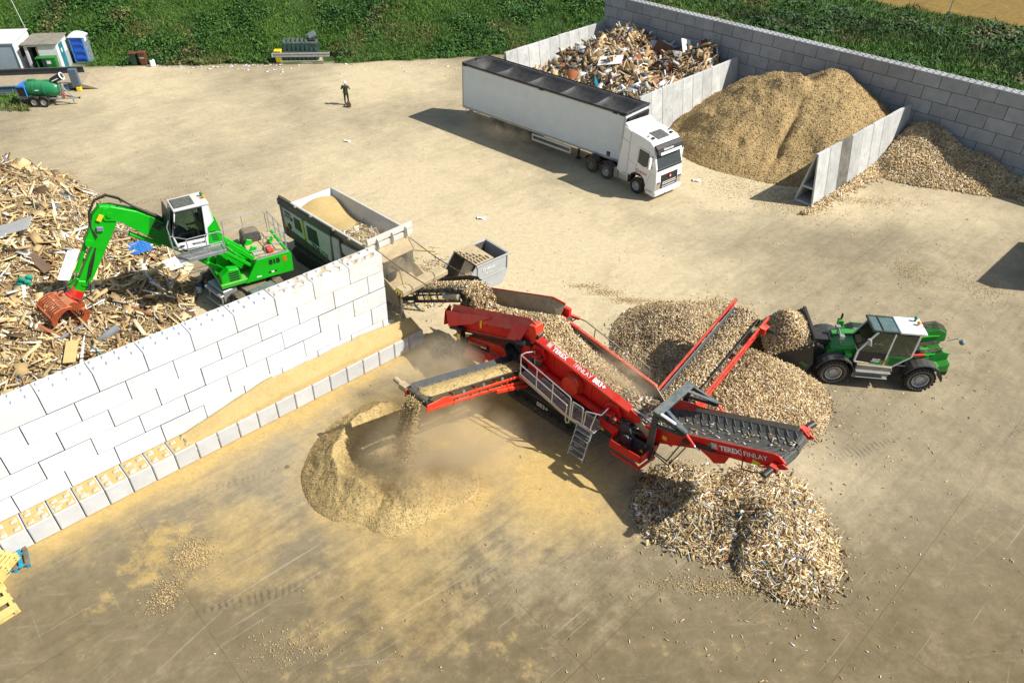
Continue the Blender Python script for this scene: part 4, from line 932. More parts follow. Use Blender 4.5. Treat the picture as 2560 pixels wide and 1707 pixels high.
for s in (-.56,.56):
    a=(FC+s,-1.0,fcz(-1.0)-.12); b=(FC+s,-6.25,fcz(-6.25)-.12); m.bar(a,b,.05,.10)
    m.bar((FC+s,-1.0,fcz(-1.0)-.48),(FC+s,-3.4,fcz(-3.4)-.36),.06,.12); m.bar((FC+s,-3.2,fcz(-3.2)-.36),(FC+s,-6.2,fcz(-6.2)-.32),.06,.10)
    m.prism([(-6.35,fcz(-6.3)-.38),(-5.2,fcz(-5.2)-.34),(-5.2,fcz(-5.2)-.02),(-5.5,fcz(-5.5)+.06),(-6.3,fcz(-6.3)-.10)],FC+s-.02,FC+s+.02,'x')
    for y in (-1.3,-2.3,-3.3,-4.2,-5.0): m.bar((FC+s,y,fcz(y)-.1),(FC+s,y-.12,fcz(y)-.42),.07,.05)
for y in (-1.5,-2.6,-3.7,-4.8,-6.0): m.bar((FC-.56,y,fcz(y)-.32),(FC+.56,y,fcz(y)-.32),.06)
m.bar((FC+.62,-1.2,1.15),(FC+.62,-3.0,fcz(-3)-.45),.13,.13); m.bar((FC-.62,-1.2,1.15),(FC-.62,-3.0,fcz(-3)-.45),.13,.13)
m.build('fines_conveyor_frame',M['orange_red'],SF,bevel=.008)
m=MB(); m.box(FC-1.02,FC-.58,-6.25,-6.0,fcz(-6.1)-.3,fcz(-6.1)-.05); m.cyl((FC-1.02,-6.12,fcz(-6.1)-.15),(FC-1.35,-6.12,fcz(-6.1)-.12),.1,n=12); m.build('conveyor_motor',M['dusty_metal'],SF,bevel=.015)
m=MB()
for y in (-1.6,-2.6,-3.6,-4.6):
    for s in (-.55,.55): m.cyl((FC+s-.03,y,fcz(y)+.02),(FC+s+.03,y,fcz(y)+.02),.065,n=12)
m.build('idler_roller',M['steel'],SF)
layer('sawdust_on_belt','yellow sawdust stream riding on the fines conveyor belt',SF,lambda u,v:(FC+lerp(-.33,.33,v),lerp(-.95,-6.12,u),fcz(lerp(-.95,-6.12,u))+.03+.09*math.sin(math.pi*v)-(.10 if u>.985 else 0)),M['sawdust_fine'],500,(.02,.05),(.01,.02),SAWF,71,nu=20,nv=7)
# stockpile conveyor (away from the camera)
KC=4.20
def kcz(y): return lerp(1.45,3.30,(y-.6)/5.75)
m=MB()
def kb(u,v):
    y=lerp(.5,6.4,u); w=[-.56,-.34,.34,.56][v]; return (KC+w,y,kcz(y)+[.20,0,0,.20][v])
m.grid(kb,[0,.5,.97],[0,1,2,3]); e=[kb(.97,k) for k in range(4)]
m._add(e+[(p[0],p[1]+.13,p[2]-.04) for p in e]+[(p[0],p[1]+.18,p[2]-.25) for p in e],[(0,1,5,4),(1,2,6,5),(2,3,7,6),(4,5,9,8),(5,6,10,9),(6,7,11,10)])
m.build('stockpile_belt',M['belt_dark'],SF,solid=.03)
m=MB(); m.cyl((KC-.5,6.4,kcz(6.4)-.17),(KC+.5,6.4,kcz(6.4)-.17),.17,n=18); m.build('head_drum',M['black'],SF)
m=MB()
for s in (-.74,.74):
    m.bar((KC+s,.5,kcz(.5)+(.16 if s<0 else -.02)),(KC+s,6.7,kcz(6.7)+(.16 if s<0 else -.02)),.09,.14); m.bar((KC+s,.5,kcz(.5)-.42),(KC+s,6.4,kcz(6.4)-.28),.06,.12)
    for k in range(9): y=.8+k*.68; m.bar((KC+s,y,kcz(y)+(.1 if s<0 else -.05)),(KC+s,y+.3,kcz(y+.3)-.36),.06,.04)
    m.prism([(5.6,kcz(5.6)-.34),(6.6,kcz(6.6)-.3),(6.6,kcz(6.6)+.06),(5.6,kcz(5.6)+.02)],KC+s-.025,KC+s+.025,'x')
for y in (1,2.2,3.4,4.6,5.8): m.bar((KC-.64,y,kcz(y)-.38),(KC+.64,y,kcz(y)-.38),.06)
m.bar((KC+.8,.2,1.0),(KC+.8,2.4,kcz(2.4)-.42),.2,.2)
m.box(KC+.7,KC+1.0,6.0,6.4,kcz(6.2)-.25,kcz(6.2)+.02)
m.build('stockpile_conveyor_frame',M['red'],SF,bevel=.01)
m=MB(); m.cyl((KC+.95,6.25,kcz(6.2)-.1),(KC+1.3,6.25,kcz(6.2)-.08),.1,n=12); m.build('conveyor_motor',M['black_clean'],SF)
m=MB(); m.bar((KC-.58,.5,kcz(.5)+.2),(KC-.58,6.3,kcz(6.3)+.2),.02,.13); m.build('belt_skirt',M['steel'],SF)
m=MB()
for y in (1.2,2.4,3.6,4.8,5.7):
    for s in (-.62,.62): m.cyl((KC+s-.02,y,kcz(y)+.12),(KC+s+.02,y,kcz(y)+.12),.07,n=12)
m.build('idler_roller',M['steel'],SF)
layer('chips_on_belt','pale wood chips riding up the stockpile conveyor belt',SF,lambda u,v:(KC+lerp(-.50,.42,v),lerp(.5,6.5,u),kcz(lerp(.5,6.5,u))+.10+.15*math.sin(math.pi*v)-(.12 if u>.97 else 0)),M['chipbase'],4200,(.05,.2),(.025,.06),CHIP,72,.8,nu=20,nv=7)
# tail (oversize) conveyor
def tz(x): return 2.27+.420*(x-4.33)       # top of its side plates
m=MB()
def tb(u,v):
    x=lerp(4.0,9.05,u); return (x,[-.72,-.42,.42,.72][v],tz(x)-[.10,.22,.22,.10][v])
m.grid(tb,[0,.5,1],[0,1,2,3]); e=[tb(1,k) for k in range(4)]
r_=.2
for k in range(1,7):
    a=k*R(26); m._add([(9.05+r_*math.sin(a-R(26)),y,tz(9.05)-.2-r_*(1-math.cos(a-R(26)))) for y in(-.72,.72)]+[(9.05+r_*math.sin(a),y,tz(9.05)-.2-r_*(1-math.cos(a))) for y in(-.72,.72)],[(0,1,3,2)])
m.build('tail_belt',M['belt'],SF,solid=.03)
m=MB()
for i in range(17):
    x=4.4+i*.285
    if x>9.0: break
    z=tz(x)-.215
    for s in (-1,1):
        m.bar((x+.28,s*.04,tz(x+.28)-.205),(x+.02,s*.42,tz(x+.02)-.205),.035,.045); m.bar((x+.10,s*.40,tz(x+.1)-.2),(x-.12,s*.68,tz(x-.12)-.105),.035,.045)
for k in range(4):
    a=R(20+30*k); c=(9.05+.215*math.sin(a),0,tz(9.05)-.2-.215*(1-math.cos(a)))
    for s in (-1,1): m.bar((c[0]+.03,s*.04,c[2]),(c[0]-.03,s*.66,c[2]+.03),.035,.045)
m.build('belt_cleats',M['belt'],SF)
def tside(y0,y1,t1,b1,name,parent=SF,mt=M['red_clean'],top0=0):
    m=MB(); m.prism([(4.2,tz(4.2)+top0),(5.6,tz(5.6)+top0*.3),(8.85,tz(8.85)),(9.0,tz(9.0)-.05),(9.25,tz(9.2)-.28),(9.2,tz(9.2)-.50),(8.2,tz(8.2)-.62),(6.6,tz(6.6)-.52),(4.9,tz(4.9)-.72),(4.2,tz(4.2)-.6)],y0,y1); return m.build(name,mt,SF,bevel=.012)
tside(-.84,-.77,0,0,'tail_side_plate'); tside(.77,.84,0,0,'tail_side_plate',top0=.18)
m=MB(); m.grid(lambda u,v:(u,[.80,.66][v],tz(u)+[.05,-.16][v]),[5.4,8.9],[0,1]); m.build('belt_skirt',M['dusty_metal'],SF,solid=.02)
m=MB(); m._add([(4.3,.80,tz(4.3)+.30),(5.45,.80,tz(5.45)+.12),(5.4,.64,tz(5.4)-.2),(4.2,.6,tz(4.2)-.2)],[(0,1,2,3)]); m.build('loading_skirt',M['red'],SF,solid=.025)
m=MB()
for s in (-1,1): m.prism([(8.5,tz(8.5)-.62),(9.3,tz(9.2)-.44),(9.42,tz(9.2)-.32),(9.2,tz(9.2)-.26),(8.9,tz(8.9)-.42)],s*.90-.03,s*.90+.03)
m.box(8.88,9.15,-1.10,-.86,tz(9)-.50,tz(9)-.32); m.box(8.85,9.15,.86,1.12,tz(9)-.32,tz(9)-.12)
m.prism([(6.6,tz(6.6)-.50),(7.6,tz(7.6)-.48),(7.5,tz(7.5)-.85),(7.15,tz(7.15)-.95),(6.95,tz(6.95)-.75)],-.90,-.85); m.bar((6.2,-.9,tz(6.2)-.3),(7.3,-.9,tz(7.3)-.55),.12,.05)
m.build('conveyor_brackets',M['red'],SF,bevel=.012)
m=MB(); m.cyl((8.98,-1.08,tz(9)-.44),(8.9,-1.42,tz(9)-.52),.11,n=14); m.cyl((9.0,1.1,tz(9)-.2),(9.1,1.42,tz(9)-.15),.11,n=14); m.build('conveyor_motor',M['black_clean'],SF,bevel=.01)
m=MB(); m.tube([(8.0,-.86,tz(8)-.42),(8.1,-1.0,tz(8)-.75),(8.5,-1.1,tz(8.5)-.72),(8.85,-1.25,tz(8.85)-.52)],.022); m.tube([(5.0,-.95,1.5),(5.6,-1.05,1.55),(5.9,-.95,tz(5.9)-.42),(6.2,-.88,tz(6.2)-.3)],.025); m.tube([(5.0,-.95,1.42),(5.7,-1.08,1.42),(6.1,-.95,tz(6.1)-.5)],.022); m.bar((5.9,-.90,tz(5.9)-.25),(7.0,-.90,tz(7)-.38),.08); m.build('hydraulic_hoses',M['black'],SF)
S_=.393
text('lettering','TEREX',M['decal_white'],SF,.25,basis((7.22,-.855,tz(7.22)-.32),(1,0,.42),(0,0,1)),.008)
text('lettering','FINLAY',M['decal_white'],SF,.25,basis((7.99,-.855,tz(7.99)-.32),(1,0,.42),(0,0,1)))
m=MB(); m.M=basis((7.93,-.856,tz(7.93)-.35),(1,0,.42),(0,0,1)); m.box(0,.014,0,.27,0,.004); m.build('lettering',M['decal_white'],SF)
badge((6.94,-.850,tz(6.94)-.33),(1,0,.42),(0,0,1),.22,SF)
m=MB(); m.box(5.15,5.33,-.852,-.842,tz(5.2)-.45,tz(5.2)-.28); m.box(8.3,8.56,-.862,-.842,tz(8.4)-.58,tz(8.4)-.42); m.build('warning_stickers',M['yellow'],SF)
m=MB(); m.box(6.78,6.88,-.852,-.842,tz(6.8)-.3,tz(6.8)-.15); m.build('sticker',M['greenlens'],SF)
# lifting gantry
m=MB()
for s in (-1.1,.98):
    m.prism([(4.72,1.2),(5.02,1.2),(4.98,2.9),(5.05,3.3),(4.78,3.34)],s-.05,s+.05)
    # open triangular arm reaching forward
    m.bar((4.9,s,3.3),(6.05,s,3.22),.10,.13); m.bar((4.95,s,2.85),(6.02,s,3.14),.10,.11); m.prism([(5.7,3.1),(6.08,3.1),(6.1,3.28),(5.7,3.34)],s-.05,s+.05)
m.build('gantry_post',M['navy'],SF,bevel=.012)
m=MB(); m.box(4.74,5.06,-1.16,1.04,3.335,3.45)
for s in (-1.1,.98):
    m.prism([(5.06,s-.34 if s>0 else s+.34),(6.1,s+.05),(6.1,s-.05),(4.95,s-.05 if s<0 else s+.05)],3.34,3.41,'z') if False else None
    i_=(.38 if s<0 else -.38)
    m._add([(5.06,s,3.42),(6.1,s,3.30),(6.1,s+i_*.15,3.30),(5.2,s+i_*.22,3.42)],[(0,1,2,3)]); m.bar((5.0,s+i_,3.40),(6.05,s+i_*.1,3.29),.14,.05)
m.build('gantry_beam',M['bluegrey'],SF,bevel=.012)  # sunlit tops of the navy gantry put into this paler colour
m=MB(); m.obox((5.35,-1.13,3.46),(.62,.12,.08),(0,.1,0)); m.build('work_light',M['decal_white'],SF,bevel=.03)
for s in (-1.05,.98):
    m=MB(); m.cyl((6.03,s,3.2),(6.42,s,2.9),.05,n=10); m.build('lift_strut',M['red_clean'],SF); m=MB(); m.cyl((6.42,s,2.9),(6.62,s*.93,tz(6.62)-.45 if s<0 else tz(6.6)-.2),.032,n=10); m.build('strut_rod',M['chrome'],SF)
# red catch tray
m=MB()
for a,b in (((3.55,-1.58,1.36),(4.86,-1.58,1.42)),((4.86,-1.58,1.42),(4.95,-.7,1.5)),((3.55,-1.58,1.36),(3.35,-.7,1.3))):
    m.bar(a,b,.05,.34)
m._add([(3.6,-1.5,1.1),(4.8,-1.5,1.14),(4.8,-.7,1.0),(3.5,-.7,.96)],[(0,1,2,3)]); m.bar((3.7,-1.62,1.02),(4.9,-1.62,1.08),.08,.1); m.bar((4.9,-1.62,1.08),(4.95,-.7,1.0),.08,.1)
m.build('catch_tray',M['red_clean'],SF,bevel=.012)
# walkway, rails and ladder
def wz(x): return lerp(2.08,1.52,(x+.75)/2.45) if x<1.7 else 1.52
m=MB()
for (xa,xb) in ((-.75,1.7),(1.7,2.85)):
    n=int((xb-xa)/.055)
    for i in range(n+1): x=lerp(xa,xb,i/n); m.bar((x,-1.16,wz(x)),(x,-1.72,wz(x)),.014,.02)
    for j in range(12): y=-1.18-j*.048; m.bar((xa,y,wz(xa)),(xb,y,wz(xb)),.012,.018)
m.build('walkway_grating',M['steel'],SF)
m=MB(); m.bar((-.78,-1.75,2.06),(1.7,-1.75,1.5),.03,.16); m.bar((1.7,-1.75,1.5),(2.9,-1.75,1.5),.03,.16); m.bar((-.78,-1.12,2.06),(1.7,-1.12,1.5),.03,.12); m.bar((1.7,-1.12,1.5),(2.9,-1.12,1.5),.03,.12)
for x in (-.76,.2,1.0,1.7,2.9): m.bar((x,-1.12,wz(x)-.04),(x,-1.75,wz(x)-.04),.05,.06)
m.build('walkway_frame',M['steel'],SF,bevel=.006)
m=MB()
def P(x,dz,y=-1.75): return (x,y,wz(x)+dz)
m.tube([P(-.72,0),P(-.72,.55),P(-.72,.98),P(1.72,.98),P(1.78,.9),P(1.78,-.25),P(1.66,-.35),P(1.60,-.2),P(1.62,.5),P(-.72,.5)],.024,8)
for x in (.1,.9): m.tube([P(x,0),P(x,.98)],.022,8)
m.tube([P(-.72,.98),P(-.72,.95,-1.5),P(-.55,.95,-1.16),P(-.5,.3,-1.16)],.024,8)
m.tube([P(1.86,0),P(1.88,.85),P(2.3,.85),P(2.36,.8),P(2.36,0)],.024,8); m.tube([P(2.42,.05,-1.72),P(2.46,.72,-1.7),P(2.95,.7,-1.45),P(3.05,.95,-1.2)],.024,8); m.tube([P(2.75,.05),P(2.8,.7,-1.55)],.024,8)
m.build('hand_rail',M['steel_bright'],SF,smooth=True)
m=MB()
for x in (2.18,2.84): m.bar((x,-1.74,1.48),(x+.06,-2.22,.30),.04,.12)
for k in range(5): t=(k+.5)/5; m.obox((lerp(2.51,2.57,t),lerp(-1.76,-2.22,t),lerp(1.44,.34,t)),(.66,.17,.03))
m.build('ladder',M['steel'],SF,bevel=.005)
m=MB(); m.tube([(-.9,1.35,2.3),(-.9,1.4,2.85),(-.6,1.45,3.2),(-.2,1.45,3.25),(2.1,1.45,2.75),(2.2,1.45,2.6),(2.2,1.4,1.9)],.026,8); m.tube([(-.6,1.45,2.75),(2.1,1.45,2.3)],.022,8)
for x in (0.3,1.2): m.tube([(x,1.45,3.15-.22*x),(x,1.42,2.1)],.022,8)
m.tube([(2.35,1.4,2.0),(2.35,1.45,2.85),(2.95,1.45,2.7),(3.0,1.45,2.0)],.024,8); m.tube([(2.95,1.4,2.1),(3.5,1.3,2.5)],.024,8)
m.build('hand_rail',M['steel_dirty'],SF,smooth=True)
# material on the machine
def hop(u,v):
    x=lerp(-5.5,-.3,u); base=hz(x)-.72; return (x,lerp(-.92,.78,v),base+.22*math.sin(math.pi*min(1,max(0,v)))+.60*math.exp(-((u-.10)/.14)**2)*math.sin(math.pi*v)-(0 if u<.9 else (u-.9)*5.0))
layer('chips_in_hopper','wood chips heaped in the red feed hopper',SF,hop,M['chipbase'],5200,(.04,.2),(.02,.06),CHIP,73,.8,nu=26,nv=9)
layer('chips_on_deck','wood chips spread over the sloping screen deck',SF,lambda u,v:(lerp(-1.0,2.75,u),lerp(-.80,.80,v),deckz(lerp(-1.0,2.75,u))+lerp(.34,.08,u)+.05*math.sin(9*v+5*u)),M['chipbase'],6500,(.04,.22),(.015,.05),CHIP,74,.7,nu=26,nv=9)
r=np.random.default_rng(75); n=260; xx=r.uniform(2.4,4.7,n)
co,q_,c=chips_arrays(to_world(SF,np.stack([xx,r.uniform(-.75,.75,n),np.array([deckz(a) if a<4.15 else 1.95 for a in xx])+.06],-1)),np.tile([.1,0,1.],(n,1)),r.uniform(.06,.28,n),r.uniform(.02,.06,n),r.uniform(.01,.02,n),np.full(n,.35),BOARD+[(.7,.68,.62,2),(.4,.08,.06,.8)],r)
tag(np_mesh('splinters_on_mesh',co,q_,M['chips'],c),'splinters and offcuts scattered over the lower wire mesh deck','wood pieces',kind='stuff')
xx=r.uniform(4.3,9.1,90)
co,q_,c=chips_arrays(to_world(SF,np.stack([xx,r.normal(-.05,.3,90),np.array([tz(a)-.185 for a in xx])],-1)),np.tile(np.array([.25,.28,1.]),(90,1)),r.uniform(.06,.24,90),r.uniform(.02,.05,90),r.uniform(.01,.02,90),np.full(90,.12),[(.6,.45,.25,3),(.72,.66,.55,2),(.4,.26,.12,1)],r)
tag(np_mesh('splinters_on_belt',co,q_,M['chips'],c),'pale splinters scattered over the grey chevron tail belt','wood pieces',kind='stuff')
# ------------------------------------------------------------------ people (one skinned body each, clothing as children)
def skin_mesh(name,mat_,joints,edges,root,parent,sub=2):
    names=list(joints); me=bpy.data.meshes.new(name)
    me.from_pydata([joints[n][:3] for n in names],[(names.index(a),names.index(b)) for a,b in edges],[])
    o=bpy.data.objects.new(name,me); COL.objects.link(o)
    md=o.modifiers.new('skin','SKIN'); md.use_smooth_shade=True
    for i,n in enumerate(names):
        sv=me.skin_vertices[0].data[i]; rr=joints[n][3]; sv.radius=(rr,joints[n][4] if len(joints[n])>4 else rr); sv.use_root=(n==root)
    o.modifiers.new('sub','SUBSURF').levels=sub; o.modifiers['sub'].render_levels=sub
    dg=bpy.context.evaluated_depsgraph_get(); dg.update(); m2=bpy.data.meshes.new_from_object(o.evaluated_get(dg)); 
    bpy.data.objects.remove(o); m2.materials.clear(); m2.materials.append(mat_); m2.name=name
    o=bpy.data.objects.new(name,m2); COL.objects.link(o); o.parent=parent; return o
def hand(m,c,d,s):  # palm, four unequal curled fingers and a thumb leaving the side of the palm
    d=Vector(d).normalized(); u=d.orthogonal().normalized(); v=d.cross(u); c=Vector(c)
    m.ell(c+d*.045,(.042,.042,.05),8,6)
    for k,(L,o_) in enumerate(((.07,-.03),(.08,-.01),(.075,.01),(.058,.03))):
        a=c+d*.08+v*o_; b=a+d*L*.55+u*.012; e=b+d*L*.35+u*.035; m.cyl(a,b,.010,.009,8); m.cyl(b,e,.009,.007,8)
    a=c+d*.03+v*.035*s; b=a+v*.035*s+d*.03+u*.01; m.cyl(a,b,.012,.010,8); m.cyl(b,b+d*.03+u*.01,.010,.008,8)
def person(label,loc,rz,pose,jacket,trouser,vest=None,helmet=None,hair=None):
    t=thing('person',label,'person',loc,rz)
    J=pose
    E_=[('hip','belly'),('belly','chest'),('chest','neck'),('neck','head'),('head','crown')]
    for s in 'LR': E_+=[('chest','sh'+s),('sh'+s,'el'+s),('el'+s,'wr'+s),('hip','th'+s),('th'+s,'kn'+s),('kn'+s,'an'+s),('an'+s,'toe'+s)]
    skin_mesh('body',trouser,J,E_,'hip',t)
    JJ={k:(v[0],v[1],v[2],v[3]*1.13,(v[4] if len(v)>4 else v[3])*1.13) for k,v in J.items() if k in('belly','chest','shL','shR','elL','elR','hip')}
    for s in 'LR': w=Vector(J['el'+s][:3]).lerp(Vector(J['wr'+s][:3]),.86); JJ['cu'+s]=(w.x,w.y,w.z,.044)
    h=Vector(J['hip'][:3]); JJ['hip']=(h.x,h.y,h.z+.02,J['hip'][3]*1.1,J['hip'][4]*1.1 if len(J['hip'])>4 else J['hip'][3]*1.1)
    skin_mesh('jacket',jacket,JJ,[('hip','belly'),('belly','chest')]+[x for s in 'LR' for x in (('chest','sh'+s),('sh'+s,'el'+s),('el'+s,'cu'+s))],'belly',t)
    hd=Vector(J['head'][:3]); m=MB(); m.ell((hd.x,hd.y,hd.z+.03),(.098,.078,.125),16,12); m.ell((hd.x+.10,hd.y,hd.z+.02),(.018,.014,.025),8,6)
    for s in (-1,1): m.ell((hd.x,hd.y+s*.08,hd.z+.02),(.02,.012,.032),8,6)
    m.cyl((hd.x-.01,hd.y,hd.z-.13),(hd.x-.01,hd.y,hd.z-.03),.052,.05,12)
    for s in 'LR':
        w=Vector(J['wr'+s][:3]); d=(w-Vector(J['el'+s][:3])).normalized(); hand(m,w,d,1 if s=='L' else -1)
    m.build('head_and_hands',M['skin'],t,smooth=True,split=False)
    m=MB()
    for s in (-1,1): m.ell((hd.x+.088,hd.y+s*.032,hd.z+.045),(.012,.013,.008),8,6)
    m.ell((hd.x+.092,hd.y,hd.z-.035),(.010,.026,.007),8,6); m.build('face',M['trouser'],t,split=False)
    m=MB()
    for s in 'LR':
        a=Vector(J['an'+s][:3]); b=Vector(J['toe'+s][:3]); c=(a+b)/2; dd=(b-a); dd.z=0; m.obox((c.x,c.y,min(a.z,b.z)+.005),(.28,.105,.095),(0,0,math.atan2(dd.y,dd.x)))
    m.build('boot',M['black'],t,bevel=.03,seg=2)
    if helmet:
        m=MB(); m.lathe([(.0,.20),(.06,.19),(.105,.145),(.125,.08),(.128,.055)],(hd.x,hd.y,hd.z),'z',20); m.ell((hd.x+.10,hd.y,hd.z+.065),(.075,.09,.012),12,6); m.build('helmet',helmet,t,smooth=True,split=False)
    else:
        m=MB(); m.ell((hd.x-.018,hd.y,hd.z+.055),(.098,.086,.118),14,10); m.build('hair',hair or M['trouser'],t,smooth=True)
    if vest:
        VJ={'hip':(h.x,h.y,h.z+.10,.19,.15),'belly':(*J['belly'][:3],.205,.155),'chest':(*J['chest'][:3],.215,.165)}
        skin_mesh('vest',vest,VJ,[('hip','belly'),('belly','chest')],'belly',t)
    return t
STAND=dict(hip=(0,0,.95,.165,.125),belly=(.0,0,1.12,.16,.12),chest=(.0,0,1.36,.175,.125),neck=(.0,0,1.50,.06),head=(.03,0,1.62,.085),crown=(.03,0,1.70,.06),
 shL=(0,.19,1.42,.075),elL=(.10,.33,1.22,.055),wrL=(.20,.12,1.50,.038),shR=(0,-.19,1.42,.075),elR=(.10,-.33,1.22,.055),wrR=(.20,-.12,1.50,.038),
 thL=(0,.10,.86,.10),knL=(.02,.12,.48,.072),anL=(-.03,.13,.09,.052),toeL=(.15,.16,.06,.045),thR=(0,-.10,.86,.10),knR=(.03,-.12,.48,.072),anR=(.01,-.12,.09,.052),toeR=(.19,-.15,.06,.045))
SIT=dict(hip=(0,0,.12,.165,.13),belly=(-.04,0,.30,.16,.125),chest=(-.05,0,.54,.175,.125),neck=(-.04,0,.68,.06),head=(0,0,.80,.085),crown=(0,0,.88,.06),
 shL=(-.05,.19,.60,.075),elL=(.12,.27,.36,.055),wrL=(.36,.22,.40,.038),shR=(-.05,-.19,.60,.075),elR=(.12,-.27,.36,.055),wrR=(.36,-.22,.40,.038),
 thL=(.06,.10,.10,.10),knL=(.44,.13,.14,.075),anL=(.56,.13,-.26,.052),toeL=(.72,.14,-.28,.045),thR=(.06,-.10,.10,.10),knR=(.44,-.13,.14,.075),anR=(.56,-.13,-.26,.052),toeR=(.72,-.14,-.28,.045))
person('person in white hard hat with hands raised, standing alone on the open yard',(-13.25,54.45,0),R(-78),STAND,M['jacket'],M['trouser'],M['vest'],M['helmet'])
p_=kids([o for o in bpy.data.objects if o.name=='person'][0])
m=MB()
t=[o for o in bpy.data.objects if o.name=='person'][0]
for s in (-1,1): m.obox((-.01,s*.19,1.02),(.22,.07,.26),(s*.2,0,0))
m.build('hi_vis_trim',M['hivis'],t,bevel=.03)
t=thing('rucksack','small brown bag standing at the feet of the lone person','bag',(-13.02,53.98,0),.3)
m=MB(); m.prism([(-.16,0),(.16,0),(.19,.22),(.10,.40),(-.10,.40),(-.18,.22)],-.12,.12); m.build('bag_body',M['bagbrown'],t,bevel=.05,seg=2)
m=MB(); m.prism([(-.12,.06),(.12,.06),(.12,.2),(-.12,.2)],-.17,-.12); m.build('pocket',M['bagbrown'],t,bevel=.02)
m=MB(); m.tube([(-.06,0,.40),(-.05,0,.47),(.05,0,.47),(.06,0,.40)],.012); m.build('handle',M['black'],t)
m=MB(); m.tube([(-.1,.13,.36),(-.1,.2,.2),(-.1,.13,.05)],.018); m.build('strap',M['black'],t)
# ------------------------------------------------------------------ vehicles: wheel helper
def wheel(parent,c,r,w,face,tyre,rim,name='wheel',hub=None,tread=0,dish=.55,cuts=0):
    """wheel with axle along y; face=-1 puts the outer side towards -y"""
    s=face; m=MB()
    prof=[(r*.56,w*.5),(r*.80,w*.52),(r*.93,w*.46),(r,w*.30),(r,-w*.30),(r*.93,-w*.46),(r*.8,-w*.52),(r*.56,-w*.5)]
    m.lathe([(a,b*s) for a,b in prof],c,'y',36)
    if tread:
        for i in range(tread):
            for k in (-1,1):
                t=2*math.pi*(i+(.5 if k>0 else 0))/tread; p=Vector((c[0]+r*.985*math.cos(t),c[1]+k*w*.24,c[2]+r*.985*math.sin(t))); tt=Vector((-math.sin(t),0,math.cos(t))); nn=Vector((math.cos(t),0,math.sin(t)))
                m.bar(p-Vector((0,w*.24,0))+tt*k*.02,p+Vector((0,w*.24,0))-tt*k*.02,2*math.pi*r/tread*.55,r*.09,up=nn)
    tw=m.build('tyre',tyre,None,smooth=True,split=False); tw.name=name
    tw.parent=parent
    m=MB(); q=w*.5*s
    m.lathe([(r*.58,q*.98),(r*.56,q*1.02),(r*.50,q*.92),(r*.46,q*.45),(r*.30,q*.30),(r*.26,q*.62),(r*.14,q*.72),(0,q*.72)],c,'y',28)
    o=m.build('rim',rim,tw,smooth=True,split=False)
    m=MB()
    for i in range(10):
        t=i*math.pi/5; m.cyl((c[0]+r*.36*math.cos(t),c[1]+q*.36,c[2]+r*.36*math.sin(t)),(c[0]+r*.36*math.cos(t),c[1]+q*.52,c[2]+r*.36*math.sin(t)),r*.035,n=6)
    if cuts:
        for i in range(cuts):
            t=i*2*math.pi/cuts; a=t+math.pi/cuts
            p=[(c[0]+rr*math.cos(x),c[1]+q*1.045,c[2]+rr*math.sin(x)) for rr,x in ((r*.72,t),(r*.86,a),(r*.72,t+2*math.pi/cuts))]
            m.bar(p[0],p[1],r*.03,.01); m.bar(p[1],p[2],r*.03,.01)
    m.build('hub_bolts',hub or rim,tw,split=False)
    return tw
# ------------------------------------------------------------------ articulated lorry
LF=thing('box_trailer','white walking-floor trailer with sagging black sheet over its open top','trailer',(-4.17,51.94,0),R(-39.6))
TL,TW,TB,TT=13.75,2.55,1.12,4.17
m=MB(); m.box(0,TL,0,.05,TB,TT); m.build('side_panel',M['trailer'],LF,bevel=.008); m=MB(); m.box(0,TL,TW-.05,TW,TB,TT); m.build('side_panel',M['trailer'],LF)
m=MB()
for i in range(55): x=.12+i*.25; m.box(x-.006,x+.006,-.006,-.001,TB+.14,TT-.2)
m.build('panel_seams',M['trailer'],LF,split=False)
m=MB(); m.box(TL-.06,TL,.05,TW-.05,TB,TT); m.build('front_bulkhead',M['white'],LF); m=MB(); m.box(0,.06,.05,TW-.05,TB,TT); m.build('rear_doors',M['trailer'],LF)
m=MB(); m.box(-.02,TL+.02,-.035,.07,TT-.14,TT); m.box(-.02,TL+.02,TW-.07,TW+.035,TT-.14,TT); m.box(-.02,TL+.02,-.03,.06,TB-.06,TB+.09); m.box(-.025,.05,-.03,.06,TB+.09,TT-.14); m.box(TL-.06,TL+.03,-.03,.08,TB+.09,TT-.14); m.box(0,TL,.06,TW-.06,TB,TB+.05)
m.build('trailer_rails',M['steel'],LF,bevel=.01)
r=np.random.default_rng(9); m=MB()
nodes=[0,2.75,5.5,8.25,11,13.75]
def tarp(u,v):
    x=u*TL; k=(x/2.75)%1; y=lerp(.02,TW-.02,v); sag=.62*math.sin(math.pi*v)**.7*(.50+.50*math.sin(math.pi*k)**.8) if 0<v<1 else 0
    e=min(1,u*16,(1-u)*16); ridge=.07*math.exp(-((k if k<.5 else k-1)/.03)**2)
    return (x,y,TT+.03-sag*e+ridge*math.sin(math.pi*v)+.03*math.sin(7*v+3*u*9)*math.sin(math.pi*v)*e)
m.grid(tarp,np.linspace(0,1,111),np.linspace(0,1,17)); m.build('sheet',M['tarp'],LF,smooth=True,solid=.012)
m=MB(); m.bar((0,-.05,TT-.02),(TL,-.05,TT-.02),.03,.09); m.bar((0,TW+.05,TT-.0),(TL,TW+.05,TT-.0),.05,.14); m.cyl((0,TW*.5,TT+.05),(.3,TW*.5,TT+.12),.05,n=8); m.box(-.05,.14,0,TW,TT+.01,TT+.09); m.box(TL-.1,TL+.1,-.05,TW+.05,TT-.03,TT+.10); m.build('sheet_edge',M['tarp'],LF,bevel=.02,split=False)
m=MB()
for x in (.1,7.0,TL-.4,TL-.9): m.box(x,x+.35,-.10,-.03,TT-.12,TT-.02)
m.build('sheet_ratchet',M['black_clean'],LF,bevel=.01)
